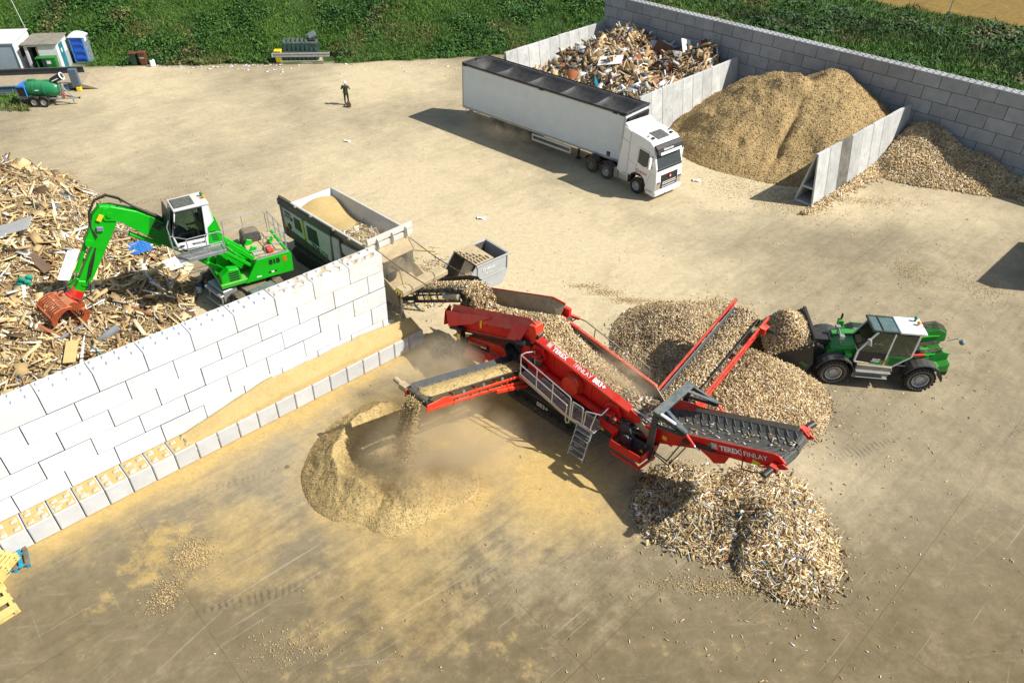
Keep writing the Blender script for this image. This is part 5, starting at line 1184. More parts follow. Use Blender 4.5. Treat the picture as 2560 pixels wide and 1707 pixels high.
m=MB(); m.box(TL+.05,TL+.20,.15,TW-.1,TT-.62,TT-.22); m.build('sheeting_gantry',M['black_clean'],LF,bevel=.04,seg=2)
m=MB(); m.tube([(TL+.12,.9,TB+1.2),(TL+.3,.9,TT-.55),(TL+.3,1.0,TT-.2),(TL+.3,1.7,TT-.2),(TL+.3,1.8,TT-.55),(TL+.12,1.8,TB+1.2)],.025); m.tube([(TL+.14,.6,TB),(TL+.14,.6,TT-.6)],.02); m.build('hand_rail',M['black_clean'],LF)
m=MB(); m.box(TL-1.05,TL-.78,-.012,-.004,TB+.12,TB+.42); m.build('data_plate',M['decal_black'],LF); m=MB(); m.box(TL-1.02,TL-.81,-.016,-.013,TB+.2,TB+.26); m.build('data_stripe',M['blue_light'],LF)
m=MB(); m.box(1.0,13.2,.85,.97,.92,1.12); m.box(1.0,13.2,1.58,1.70,.92,1.12)
for x in np.arange(1.2,13.2,1.0): m.box(x,x+.08,.1,2.45,1.02,1.11)
m.box(2.2,6.9,.5,2.05,.72,.95); m.build('chassis',M['steel_dirty'],LF,bevel=.01)
for x in (3.22,4.53,5.84):
    wheel(LF,(x,.22,.50),.50,.36,-1,M['tyre_dusty'],M['steel_dirty'])
    wheel(LF,(x,2.33,.50),.50,.36,1,M['tyre_dusty'],M['steel_dirty'])
m=MB()
for z in (.52,.86): m.box(6.5,9.85,.04,.08,z-.07,z+.07)
m.box(9.77,9.85,.035,.085,.45,.93); m.box(6.5,6.58,.035,.085,.45,.93)
for x in (7.2,9.0): m.bar((x,.1,.9),(x,.6,1.1),.05)
m.build('side_guard',M['white_dusty'],LF,bevel=.008)
m=MB(); m.bar((.15,.1,.62),(.15,2.45,.62),.09,.11); m.bar((.3,.5,.62),(.3,.5,1.1),.07); m.bar((.3,2.0,.62),(.3,2.0,1.1),.07); m.tube([(.25,.12,1.05),(.15,.10,.7),(.7,.12,1.05)],.03); m.build('rear_bumper',M['steel'],LF,bevel=.01)
m=MB(); m.box(10.25,10.36,.3,.42,.25,1.1); m.box(10.15,10.46,.22,.5,.2,.26); m.build('landing_leg',M['black_clean'],LF)
# tractor unit
KF=thing('lorry_tractor','white lorry cab with black visor and grille, coupled to the long white trailer','lorry',(7.295,41.09,0),R(-48))
W0,W1=.0,2.5
prof=[(1.30,.42),(1.42,.62),(1.43,1.15),(1.32,1.95),(1.02,2.78),(.80,3.30),(.45,3.55),(-.95,3.74),(-.95,.95),(-.72,.95)]
def cabside(u): pass
m=MB(); body=[(1.30,.45),(1.42,.65),(1.43,1.15),(1.32,1.98),(1.02,2.86),(.86,3.32),(.60,3.50),(.1,3.60),(-.96,3.72),(-.96,1.0),(-.62,.98),(-.50,1.10),(-.25,1.24),(.12,1.24),(.40,1.08),(.56,.80),(.62,.42)]
m.prism(body,W0+.03,W1-.03); m.build('cab_body',M['white'],KF,bevel=.07,seg=3)
m=MB(); m.prism([(-.30,3.60),(-.98,3.68),(-1.55,4.02),(-1.52,3.5),(-1.0,3.45)],.10,W1-.10) ; m.build('roof_deflector',M['white'],KF,bevel=.05,seg=2)
for y0,y1 in ((.04,.10),(W1-.10,W1-.04)):
    m=MB(); m.prism([(-.92,1.05),(-.92,3.68),(-1.50,3.85),(-1.58,2.5),(-1.75,1.0),(-1.5,.92)],y0,y1); m.build('side_deflector',M['white'],KF,bevel=.02)
m=MB()
def q4(a,b,c,d,off=.012): return m._add([a,b,c,d],[(0,1,2,3)])
def ws(z): return float(np.interp(z,[1.98,2.86,3.32],[1.32,1.02,.86]))
m._add([(ws(2.02)+.012,.16,2.02),(ws(2.02)+.012,W1-.16,2.02),(ws(2.82)+.012,W1-.20,2.82),(ws(2.82)+.012,.20,2.82)],[(0,1,2,3)]); m.build('windscreen',M['glass_blue'],KF,solid=.02)
m=MB(); m.obox((1.22,.7,2.13),(.03,.75,.03),(0,-.33,.0)); m.obox((1.22,1.7,2.13),(.03,.75,.03),(0,-.33,0)); m.box(1.22,1.36,.12,W1-.12,1.86,2.02); m.build('wiper_panel',M['black_clean'],KF,bevel=.02)
m=MB(); m.prism([(1.18,2.83),(1.30,2.84),(1.14,3.20),(.90,3.36),(.80,3.33)],.09,W1-.09); m.build('sun_visor',M['black_clean'],KF,bevel=.06,seg=2)
m=MB(); m._add([(1.305,.3,2.845),(1.305,W1-.3,2.845),(1.245,W1-.3,2.985),(1.245,.3,2.985)],[(0,1,2,3)]); m.build('light_strip',M['decal_white'],KF,solid=.012)
text('lettering','Globetrotter',M['decal_white'],KF,.17,basis((1.205,.62,3.06),(0,1,0),(-.42,0,1)),.003)
m=MB(); m.prism([(-.18,3.648),(.10,3.60),(.60,3.50),(.60,3.53),(.10,3.63),(-.18,3.675)],.72,1.78); m.build('roof_hatch',M['glass_blue'],KF,bevel=.01)
m=MB()
for y in (.38,.48,2.02,2.12): m.obox((.42,y,3.60),(.18,.06,.06))
for y in (.3,2.2): m.obox((.15,y,3.66),(.12,.05,.06))
m.build('air_horn',M['black_clean'],KF)
m=MB(); m.prism([(1.425,.72),(1.44,1.15),(1.385,1.58),(1.40,1.58),(1.465,1.15),(1.45,.72)],.48,W1-.48); m.build('grille',M['black_clean'],KF,bevel=.01)
m=MB()
for z in (.80,.96,1.08): m.box(1.455,1.475,.62,W1-.62,z,z+.05)
m.box(1.42,1.44,.40,W1-.4,1.62,1.64); m.build('grille_bars',M['steel_bright'],KF,bevel=.006)
m=MB(); m.cyl((1.46,1.25,1.42),(1.49,1.25,1.42),.11,n=18); m.build('badge',M['decal_red'],KF); m=MB(); m.cyl((1.49,1.25,1.42),(1.497,1.25,1.42),.05,n=14); m.build('badge_centre',M['decal_white'],KF)
m=MB()
for y in (.10,W1-.42): m.prism([(1.40,.66),(1.46,.70),(1.46,1.10),(1.42,1.22),(1.36,1.15)],y,y+.32)
m.build('headlight',M['chrome'],KF,bevel=.02)
m=MB(); m.prism([(1.22,.28),(1.46,.30),(1.50,.50),(1.47,.62),(1.25,.62)],.02,W1-.02); m.prism([(.72,.32),(1.25,.28),(1.25,.55),(.72,.55)],.02,.2); m.build('front_bumper',M['white'],KF,bevel=.04,seg=2,split=False)
m=MB(); m.box(1.49,1.505,.99,1.51,.36,.47); m.build('number_plate',M['decal_white'],KF)
m=MB(); m.prism([(-.15,2.02),(.30,1.88),(.86,2.00),(.80,2.25),(.62,2.80),(-.12,2.88)],.005,.026); m.build('side_window',M['glass_blue'],KF,bevel=.01)
m=MB(); m.prism([(-.15,2.02),(.30,1.88),(.86,2.00),(.80,2.25),(.62,2.80),(-.12,2.88)],W1-.026,W1-.005); m.build('side_window',M['glass_blue'],KF)
m=MB()
for a,b in (((-.20,1.2),(-.20,3.0)),((-.20,3.0),(.68,2.88)),((-.2,1.75),(-.93,1.95)),((-.92,1.1),(-.92,3.6)),((-.95,2.95),(-1.55,3.1)),((.60,.75),(.98,1.7))): m.bar((a[0],.024,a[1]),(b[0],.024,b[1]),.012,.014)
m.build('door_seams',M['skip_grey'],KF,split=False)
m=MB(); m.box(.88,1.0,-.32,-.10,1.98,2.72); m.box(.90,1.02,W1+.10,W1+.3,1.98,2.72); m.build('mirror',M['white'],KF,bevel=.04,seg=2)
m=MB()
for y0,y1 in ((-.14,.05),(W1-.05,W1+.14)):
    for z in (2.0,2.68): m.box(.92,.97,y0,y1,z,z+.05)
m.box(.86,.89,-.30,-.12,2.02,2.68); m.build('mirror_arm',M['black_clean'],KF)
text('lettering','VEOLIA',M['decal_red'],KF,.19,basis((.02,.022,1.42),(1,0,-.03),(0,0,1)),.004)
m=MB(); m.lathe([(.075,.020),(.11,.020),(.11,.010),(.075,.010)],(-.12,0,1.50),'y',20); m.build('emblem',M['decal_red'],KF)
m=MB(); m.prism([(-.48,1.10),(-.25,1.26),(.12,1.26),(.42,1.08),(.60,.72),(.68,.72),(.48,1.14),(.15,1.34),(-.28,1.34),(-.56,1.15),(-.72,.55),(-.64,.5)],.0,.55); m.build('wheel_arch',M['black_clean'],KF,bevel=.015)
m=MB(); m.box(.68,1.24,.03,.3,.30,.62); m.build('step',M['steel'],KF,bevel=.02)
for x,rr in ((-.05,.50),(-2.60,.50),(-3.93,.50)):
    for f_,y in ((-1,.20),(1,2.30)): wheel(KF,(x,y,rr),rr,.36,f_,M['tyre'] if x>-1 else M['tyre_dusty'],M['steel'] if x>-3 else M['steel_dirty'])
m=MB(); m.box(-4.6,1.2,.82,.92,.72,.98); m.box(-4.6,1.2,1.58,1.68,.72,.98); m.box(-3.7,-2.4,.9,1.6,1.0,1.14)
for x in (-2.6,-3.93,-.05): m.cyl((x,.3,.5),(x,2.2,.5),.09)
m.build('chassis',M['black_clean'],KF,split=False)
m=MB(); m.box(-1.62,-.82,.06,.68,.42,.98); m.build('fuel_tank',M['steel_bright'],KF,bevel=.1,seg=3)
m=MB(); m.box(-1.95,-1.66,.08,.6,.42,1.02)
for k in range(5): m.box(-1.97+.06*k,-1.95+.06*k,.06,.08,.44,1.0)
m.build('battery_box',M['steel'],KF,bevel=.02)
for x in (-2.60,-3.93):
    m=MB()
    for k in range(8):
        a=R(20+140*k/8);b=R(20+140*(k+1)/8); m.corners([(x+.60*math.cos(a),.03,.5+.60*math.sin(a)),(x+.60*math.cos(b),.03,.5+.60*math.sin(b)),(x+.60*math.cos(b),.45,.5+.60*math.sin(b)),(x+.60*math.cos(a),.45,.5+.60*math.sin(a)),(x+.62*math.cos(a),.03,.5+.62*math.sin(a)),(x+.62*math.cos(b),.03,.5+.62*math.sin(b)),(x+.62*math.cos(b),.45,.5+.62*math.sin(b)),(x+.62*math.cos(a),.45,.5+.62*math.sin(a))])
    m.build('mudguard',M['black_clean'],KF,split=False)
# ------------------------------------------------------------------ green telescopic loader
TF=thing('telescopic_loader','green telescopic loader with white-framed cab, carrying a heaped black bucket','loader',(15.64,24.65,0),R(-4.9))
G=M['tele_green']
for x in (-1.87,1.70):
    for f_,y in ((-1,-.98),(1,.98)): wheel(TF,(x,y,.605),.605,.44,f_,M['tyre'],M['steel'],tread=22,cuts=22)
m=MB(); m.box(-2.0,1.9,-.45,.45,.45,.95)
for x in (-1.87,1.70): m.cyl((x,-.9,.6),(x,.9,.6),.14)
m.box(-1.1,1.1,-.75,.75,.5,.9); m.build('axle_frame',M['black_clean'],TF,bevel=.02,split=False)
m=MB(); m.prism([(-2.35,.85),(-2.2,1.35),(-1.85,1.62),(-1.1,1.72),(-.9,1.0),(-1.0,.8)],-.72,.62); m.build('front_chassis',G,TF,bevel=.03)
m=MB(); m.prism([(-2.15,1.5),(-1.75,1.72),(-1.05,1.80),(-1.05,1.6),(-2.0,1.4)],-.66,.05); m.build('front_cowl',G,TF,bevel=.04,seg=2)
m=MB(); m.prism([(.6,.75),(2.2,.85),(2.72,1.05),(2.68,1.74),(2.38,1.80),(1.95,1.42),(1.3,1.22),(.6,1.2)],-.62,-.50); m.prism([(.6,.75),(2.2,.85),(2.72,1.05),(2.66,1.80),(2.3,2.25),(1.9,2.2),(1.3,1.35),(.6,1.3)],.55,.67); m.prism([(1.2,.8),(2.72,1.0),(2.70,1.45),(2.3,1.25),(1.2,1.2)],-.95,.95); m.build('rear_chassis',G,TF,bevel=.03,split=False)
m=MB(); m.box(2.55,2.80,-.85,.85,.72,1.06); m.build('rear_bumper',M['black_clean'],TF,bevel=.03)
m=MB(); m.box(2.79,2.81,-.82,-.6,.8,1.02); m.box(2.79,2.81,.6,.82,.8,1.02); m.build('tail_lamp',M['decal_red'],TF)
# telescopic boom
m=MB(); b0=Vector((2.45,.22,2.05)); b1=Vector((-1.9,.22,1.45)); m.bar(b0,b1,.42,.50); m.prism([(1.6,1.95),(2.35,1.75),(2.62,1.95),(2.55,2.35),(2.2,2.5),(1.6,2.25)],-.02,.46); m.build('boom',G,TF,bevel=.03,seg=2)
m=MB(); m.bar((-1.7,.22,1.50),(-2.2,.22,1.36),.36,.44); m.box(-2.72,-2.05,-.30,.55,1.18,1.72); m.prism([(-2.95,.55),(-2.45,.7),(-2.1,1.25),(-2.6,1.5),(-2.95,1.2)],-.55,.75); m.build('boom_head',M['black_clean'],TF,bevel=.03,split=False)
m=MB()
for i in range(5): m.tube([(2.55,.0+.1*i,1.9),(2.5,.02+.1*i,2.42),(2.1,.02+.1*i,2.58),(1.5,.05+.08*i,2.45),(1.0,.1+.08*i,2.22)],.024)
for i in range(4): m.tube([(1.05,-.55+.05*i,1.55+.03*i),(1.6,-.48+.05*i,1.52),(2.2,-.42+.05*i,1.62),(2.5,-.3,1.75)],.022)
m.tube([(-.35,.0,1.9),(-1.2,.0,1.85),(-1.9,.05,1.7)],.03); m.build('hydraulic_hoses',M['black'],TF)
m=MB(); m.box(1.25,1.5,-.6,-.35,1.5,1.78); m.box(1.55,1.75,-.55,-.35,1.48,1.62); m.build('valve_block',M['black_clean'],TF,bevel=.02,split=False)
m=MB()
for k in range(4): m.tube([(1.1,-.3+.06*k,1.62),(1.7,-.28+.06*k,1.75),(2.3,-.25+.06*k,1.95)],.022)
m.build('hydraulic_hoses',M['black'],TF)
for a,b,c in (((.85,-.10,1.98),(1.62,-.06,2.05),(2.3,.0,2.15)),((.85,-.62,1.42),(1.72,-.58,1.50),(2.15,-.55,1.58)),((2.2,.5,1.75),(2.65,.4,1.7),(2.7,.4,1.7))):
    m=MB(); m.cyl(a,b,.075,n=12); o=m.build('lift_cylinder',M['red_clean'],TF,smooth=True); m=MB(); m.cyl(b,c,.04,n=10); m.build('rod',M['green'],o,smooth=True)
# engine side
m=MB(); m.prism([(-1.45,1.0),(-1.35,1.45),(-.9,1.72),(.9,1.72),(1.15,1.5),(1.15,1.0)],.58,1.18); m.build('engine_cover',G,TF,bevel=.08,seg=3)
m=MB(); m.prism([(-1.25,1.35),(-.85,1.66),(-.2,1.70),(-.2,1.5),(-1.2,1.28)],.57,.60); m.prism([(-1.1,1.64),(-.9,1.735),(-.3,1.735),(-.3,1.70)],.70,1.08); m.build('air_intake',M['black_clean'],TF,bevel=.02)
# fenders
def fender(x,y0,y1,rr,a0,a1,parent,mt,z=.605):
    m=MB(); n=10
    for k in range(n):
        a=R(a0+(a1-a0)*k/n); b=R(a0+(a1-a0)*(k+1)/n)
        P=lambda t,r_,y:(x+r_*math.cos(t),y,z+r_*math.sin(t))
        m.corners([P(a,rr,y0),P(b,rr,y0),P(b,rr,y1),P(a,rr,y1),P(a,rr+.05,y0),P(b,rr+.05,y0),P(b,rr+.05,y1),P(a,rr+.05,y1)])
    return m.build('fender',mt,parent,split=False)
for y0,y1 in ((-1.24,-.74),(.74,1.24)):
    fender(-1.87,y0,y1,.78,10,165,TF,M['grey_plastic'] if False else M['navy']); fender(1.70,y0,y1,.78,5,158,TF,M['navy'])
# cab
yn,yf=-1.0,.06
C=dict(bl=(-1.16,1.20),br=(.40,1.06),k=(1.02,1.66),tr=(1.02,2.74),tl=(-.66,2.76),fl=(-1.16,1.75))
m=MB(); w=.075
def bar2(a,b,y,w_=w,d_=.07): m.bar((a[0],y,a[1]),(b[0],y,b[1]),d_,w_,up=(0,1,0)) if False else m.bar((a[0],y,a[1]),(b[0],y,b[1]),w_,d_,up=(0,1,0))
for y in (yn,yf):
    for a,b in (('bl','br'),('br','k'),('k','tr'),('tl','fl'),('fl','bl')): bar2(C[a],C[b],y)
    bar2((.05,2.74),(.05,1.1),y,.06)
m.bar((-.66,yn,2.76),(-.66,yf,2.76),.08); m.bar((-1.16,yn,1.75),(-1.16,yf,1.75),.05)
m.build('cab_frame',M['skip_grey'] if False else M['white_dusty'],TF,bevel=.012,split=False)
m=MB(); m.box(.18,1.26,yn-.03,yf+.05,2.76,2.88); m.build('cab_roof',M['white'],TF,bevel=.04,seg=2)
m=MB(); m.box(-.86,.18,yn-.03,yn+.05,2.76,2.86); m.box(-.86,.18,yf-.03,yf+.05,2.76,2.86); m.box(-.88,-.80,yn-.03,yf+.05,2.75,2.86); m.box(-.48,-.44,yn,yf,2.80,2.865); m.build('roof_frame',M['navy'],TF,bevel=.012,split=False)
m=MB(); m.box(-.82,.18,yn+.04,yf-.02,2.80,2.825); m.build('roof_glass',M['roof_teal'],TF)
m=MB(); m.poly([(-1.14,yn-.01,1.78),(.02,yn-.01,1.70),(.02,yn-.01,2.72),(-.66,yn-.01,2.73)]); m.build('door_glass',M['glass_dark'],TF,solid=.01)
m=MB(); m.poly([(.08,yn-.01,1.62),(.98,yn-.01,1.70),(.98,yn-.01,2.70),(.08,yn-.01,2.72)]); m.build('side_glass',M['glass_dark'],TF,solid=.01)
m=MB(); m.poly([(-1.18,yn+.05,1.75),(-1.18,yf-.03,1.75),(-.70,yf-.03,2.74),(-.70,yn+.05,2.74)]); m.build('windscreen',M['glass'],TF,solid=.01)
m=MB(); m.poly([(1.03,yn+.05,1.7),(1.03,yf-.03,1.7),(1.03,yf-.03,2.72),(1.03,yn+.05,2.72)]); m.build('rear_glass',M['glass'],TF,solid=.01)
m=MB(); m.poly([(-1.15,yf,1.78),(.98,yf,1.70),(.98,yf,2.70),(-.66,yf,2.73)]); m.build('side_glass',M['glass'],TF,solid=.01)
m=MB(); m.poly([(-1.15,yn,1.22),(.02,yn,1.12),(.02,yn,1.72),(-1.15,yn,1.76)]); m.build('door_panel',M['black_clean'],TF,solid=.03)
m=MB(); m.poly([(.08,yn,1.12),(.40,yn,1.08),(1.0,yn,1.66),(.08,yn,1.62)]); m.poly([(-.55,yn-.02,1.18),(.02,yn-.02,1.13),(.02,yn-.02,1.42)]); m.build('door_panel',G,TF,solid=.03)
m=MB()
for k in range(5): m.obox((.45-.03*k,yn-.03,1.52-.08*k),(.5-.06*k,.01,.03),(0,.12,0))
m.build('door_vents',M['black_clean'],TF)
text('lettering','355',M['decal_white'],TF,.22,basis((-.52,yn-.045,1.30),(1,0,-.07),(.2,0,1)),.010,shear=.2)
text('lettering','E',M['decal_red'],TF,.22,basis((-.07,yn-.045,1.27),(1,0,-.07),(.2,0,1)),.010,shear=.2)
m=MB(); m.box(-.92,-.68,yn-.05,yn-.045,1.14,1.2); m.build('warning_stickers',M['yellow'],TF)
m=MB(); m.box(-1.1,1.0,yn+.06,yf-.06,1.05,1.12); m.box(-1.05,-.75,-.8,-.15,1.12,1.72); m.box(.96,1.0,yn+.08,yf-.06,1.1,1.65); m.build('cab_interior',M['interior'],TF,bevel=.02,split=False)
m=MB(); m.box(.05,.55,-.75,-.2,1.25,1.45); m.prism([(.45,1.4),(.6,1.4),(.78,2.2),(.62,2.22)],-.75,-.2); m.build('seat',M['seat'],TF,bevel=.05,seg=2)
m=MB(); m.lathe([(.17,0),(.19,.02),(.21,0),(.19,-.02),(.17,0)],(0,0,0),'z',20); m.cyl((0,0,-.3),(0,0,0),.02); m.bar((-.19,0,0),(.19,0,0),.03,.02)
for i,v_ in enumerate(m.v): p=Euler((0,-.6,0)).to_matrix()@Vector(v_); m.v[i]=(p.x-.42,p.y-.48,p.z+1.78)
m.build('steering_wheel',M['black_clean'],TF,split=False)
m=MB(); m.prism([(-1.08,.42),(.32,.42),(.48,.9),(.40,1.10),(-1.05,1.14)],-1.12,-.7); m.build('step_box',M['steel_dirty'],TF,bevel=.03)
m=MB(); m.box(-1.04,.38,-1.27,-1.1,.84,.88); m.box(-1.0,.32,-1.27,-1.1,.56,.60); m.build('step',M['steel'],TF,bevel=.01)
m=MB(); m.cyl((1.0,-.15,2.88),(1.0,-.15,3.0),.05); m.ell((1.0,-.15,3.04),(.075,.075,.085)); m.build('beacon',M['greenlens'],TF,split=False)
m=MB(); m.cyl((1.05,-.42,2.88),(1.05,-.42,2.94),.05); m.ell((1.05,-.42,2.99),(.08,.08,.085)); m.build('beacon',M['amber'],TF,split=False)
m=MB(); m.tube([(1.1,-.6,2.88),(1.55,-.5,3.15)],.008); m.build('aerial',M['black'],TF)
# lamps, mirrors
m=MB(); m.tube([(-1.75,-.55,1.65),(-1.8,-.55,2.05),(-1.8,.05,2.08),(-1.75,.05,1.7)],.035); m.box(-1.92,-1.72,-.68,-.48,2.0,2.18); m.box(-1.92,-1.72,.0,.18,2.02,2.18); m.build('work_lamp',M['steel'],TF,bevel=.01,split=False)
m=MB(); m.tube([(-1.5,.62,1.5),(-1.52,.62,2.0),(-1.55,.7,2.15)],.03); m.box(-1.66,-1.46,.5,.74,1.86,2.12); m.build('mirror_arm',G,TF,split=False)
m=MB(); m.box(-1.58,-1.52,.6,.76,2.14,2.42); m.build('mirror',M['black_clean'],TF,bevel=.03)
m=MB(); m.obox((-.92,-1.16,2.34),(.10,.2,.36),(0,-.4,.5)); m.build('mirror',M['wood_pale'] if False else M['skip_grey'],TF,bevel=.03)
m=MB(); m.tube([(2.65,-.1,2.0),(3.0,-.1,2.15),(3.2,-.1,2.05)],.02); m.ell((3.26,-.1,1.98),(.11,.14,.12)); m.build('mirror',M['grey_plastic'],TF,split=False)
m=MB(); m.box(-1.58,-1.32,-.98,-.72,1.38,1.52); m.cyl((-1.45,-1.0,1.35),(-1.45,-.85,1.35),.07); m.build('front_lamp',G,TF,split=False)
# bucket
m=MB(); Pk=[(-4.74,1.18),(-3.42,.26),(-3.05,.50),(-2.86,1.05),(-3.12,2.10)]
for y in (-1.25,1.21): m.prism([(-4.74,1.18),(-3.42,.26),(-3.05,.50),(-2.86,1.05),(-3.12,2.10)],y,y+.04)
for a,b in zip(Pk[:-1],Pk[1:]): m.corners([(a[0],-1.21,a[1]),(a[0],1.21,a[1]),(b[0],1.21,b[1]),(b[0],-1.21,b[1]),(a[0]-.02,-1.21,a[1]+.04),(a[0]-.02,1.21,a[1]+.04),(b[0]-.02,1.21,b[1]+.04),(b[0]-.02,-1.21,b[1]+.04)])
m.bar((-3.12,-1.25,2.12),(-3.12,1.25,2.12),.07,.07); m.prism([(-3.14,2.1),(-3.02,2.1),(-2.98,2.32),(-3.1,2.32)],-1.15,1.15)
m.build('bucket',M['black_clean'],TF,bevel=.01,split=False)
m=MB(); m.corners([(-4.6,-1.262,1.12),(-3.5,-1.262,.32),(-3.2,-1.262,.42),(-3.25,-1.262,.6),(-4.6,-1.255,1.14),(-3.5,-1.255,.34),(-3.2,-1.255,.44),(-3.25,-1.255,.62)]); m.build('worn_patch',mat('rusty_wear',(.10,.045,.02),.6,.3,.3,.5,(.03,.02,.015)),TF)
text('emblem','PMC',M['decal_green'],TF,.2,basis((-3.42,-1.262,1.0),(.8,0,-.35),(.35,0,.8)))
def bk(u,v):
    x=lerp(-4.80,-3.05,u); y=lerp(-1.22,1.22,v); base=lerp(1.15,2.05,u); d=math.sin(math.pi*min(1,max(0,v)))**.6
    return (x,y,base+ 1.05*d*math.exp(-((u-.42)/.42)**2)*(1 if u>.03 else .25)-.05)
layer('chips_in_bucket','pale wood chips heaped in the black loader bucket',TF,bk,M['chipbase'],3600,(.05,.22),(.025,.065),CHIP,91,.8,nu=22,nv=14)
cs,sn=math.cos(R(-4.9)),math.sin(R(-4.9)); px,py=.22,-.48
person('driver in yellow hi-vis jacket seated inside the green loader cab',(15.64+cs*px-sn*py,24.65+sn*px+cs*py,1.36),R(-4.9+180),SIT,M['hivis'],M['trouser'],None,None)
# ------------------------------------------------------------------ green material handler with orange grab
UF=None
MF=thing('material_handler','bright green wheeled material handler with raised white cab and orange timber grab','material handler',(-13.05,29.02,0),R(215))
GR=M['green']; GD=M['green_dusty']
# undercarriage, turned against the upper structure
Ru=Matrix.Rotation(R(-40-215),4,'Z'); Tu=Matrix.Translation((.05,.14,0))@Ru
def UM(): m=MB(); m.M=Tu; return m
m=UM(); m.box(-1.7,1.7,-.55,.55,.55,.95); m.box(-1.35,-.95,-.95,.95,.4,.75); m.box(.95,1.35,-.95,.95,.4,.75); m.build('undercarriage',M['steel_dirty'],MF,bevel=.02,split=False)
def uwheel(x,y,f):
    m=UM(); r=.52; w=.46; c=(x,y,r)
    m.lathe([(a,b*f) for a,b in [(r*.52,w*.48),(r*.8,w*.52),(r*.94,w*.46),(r,w*.3),(r,-w*.3),(r*.94,-w*.46),(r*.8,-w*.52),(r*.52,-w*.48)]],c,'y',32)
    for i in range(18):
        t=2*math.pi*i/18; m.bar((x+r*math.cos(t),y-w*.42,r+r*math.sin(t)),(x+r*math.cos(t+.12),y+w*.42,r+r*math.sin(t+.12)),.075,.05,up=(math.cos(t),0,math.sin(t)))
    t=m.build('tyre',M['tyre'],MF,smooth=True,split=False); t.name='wheel'
    m=UM(); q=w*.5*f; m.lathe([(r*.54,q),(r*.46,q*.8),(r*.40,q*.3),(r*.2,q*.5),(0,q*.5)],c,'y',24); m.build('rim',M['steel_dirty'],t,smooth=True,split=False)
for x in (-1.22,1.22):
    for f,y in ((-1,-.98),(1,.98)): uwheel(x,y,f)
m=UM(); m.box(-.62,.72,-1.42,-.72,.45,1.08); m.build('tool_locker',M['bluegrey'] if False else M['steel'],MF,bevel=.03)
m=UM(); m.box(-.66,.76,-1.62,-1.44,.84,.92); m.box(-.6,.9,-1.66,-1.46,.30,.37); m.bar((-.5,-1.5,.35),(-.5,-1.5,.85),.06); m.bar((.6,-1.5,.35),(.6,-1.5,.85),.06); m.build('access_step',M['steel'],MF,bevel=.01,split=False)
for sx in (-1,1):
    for sy in (-1,1):
        m=UM(); m.bar((sx*1.75,sy*.45,1.0),(sx*2.0,sy*1.15,.25),.26,.22); m.obox((sx*2.05,sy*1.3,.10),(.5,.45,.12)); m.build('stabiliser_leg',M['black_clean'],MF,bevel=.03,split=False)
    m=UM(); m.box(sx*1.75-.28,sx*1.75+.28,-.62,.62,.95,1.14); m.build('stabiliser_cover',M['bluegrey'],MF,bevel=.02)
m=MB(); m.cyl((0,0,.95),(0,0,1.24),.72,n=32); m.build('slew_ring',M['black_clean'],MF)
# upper structure
m=MB(); m.prism([(1.25,1.22),(-2.05,1.22),(-2.05,1.42),(1.25,1.42)],-1.2,1.2); m.build('deck',GD,MF,bevel=.02)
m=MB(); m.prism([(.17,1.20),(-2.12,1.20),(-2.16,2.10),(-2.10,2.27),(-.52,2.27),(-.44,2.12)],1.14,1.25); m.build('side_cover',GR,MF,bevel=.02)
m=MB(); m.prism([(-2.17,1.22),(-2.10,2.27),(-1.95,2.27),(-1.95,1.22)],-1.2,1.13); m.build('counterweight',GR,MF,bevel=.04)
m=MB(); m.prism([(-.45,1.42),(-1.94,1.42),(-1.94,2.24),(-.45,2.24)],-1.18,1.12); m.build('engine_deck',M['dusty_metal'],MF,bevel=.02)
m=MB(); m.prism([(-.4,1.3),(.95,1.3),(.95,1.9),(.3,2.1),(-.4,2.24)],-1.2,-.45); m.build('tank_cover',GD,MF,bevel=.02)
m=MB(); m.prism([(.22,1.22),(1.2,1.22),(1.15,1.75),(.75,2.05),(.3,2.0)],.62,1.1); m.build('front_cover',GR,MF,bevel=.02)
m=MB()
for k in range(5): m.box(.35,.8,1.10,1.115,1.36+.12*k,1.42+.12*k)
m.build('cover_vents',M['black_clean'],MF,split=False)
for y in (-.40,.30):
    m=MB(); m.prism([(-.75,1.4),(1.15,1.4),(1.25,1.7),(.98,2.45),(.62,2.62),(.2,2.0),(-.35,2.1),(-.62,2.55),(-.85,2.45),(-.8,1.8)],y,y+.09); m.build('boom_bracket',GR,MF,bevel=.02)
m=MB()
for k in range(5): m.tube([(.2-.08*k,-.25+.1*k,1.6),(.1,-.25+.1*k,2.1),(.5,-.2+.09*k,2.45),(.9,-.2+.09*k,2.6)],.03)
m.tube([(-.4,.4,1.7),(0,.55,1.5),(.35,.5,1.75),(.55,.42,2.2)],.035); m.build('hydraulic_hoses',M['black'],MF)
text('lettering','818',M['decal_black'],MF,.34,basis((-1.05,1.262,1.86),(-1,0,0),(0,0,1)),.018)
text('lettering','E',M['decal_orange'],MF,.34,basis((-1.72,1.262,1.86),(-1,0,0),(0,0,1)),.018)
m=MB(); m.box(-1.35,-.95,1.252,1.262,1.42,1.50); m.build('handle_recess',M['black_clean'],MF); m=MB(); m.box(-1.22,-1.08,1.262,1.268,1.42,1.5); m.box(-.6,-.38,1.252,1.258,1.36,1.42); m.build('sticker',M['decal_white'],MF)
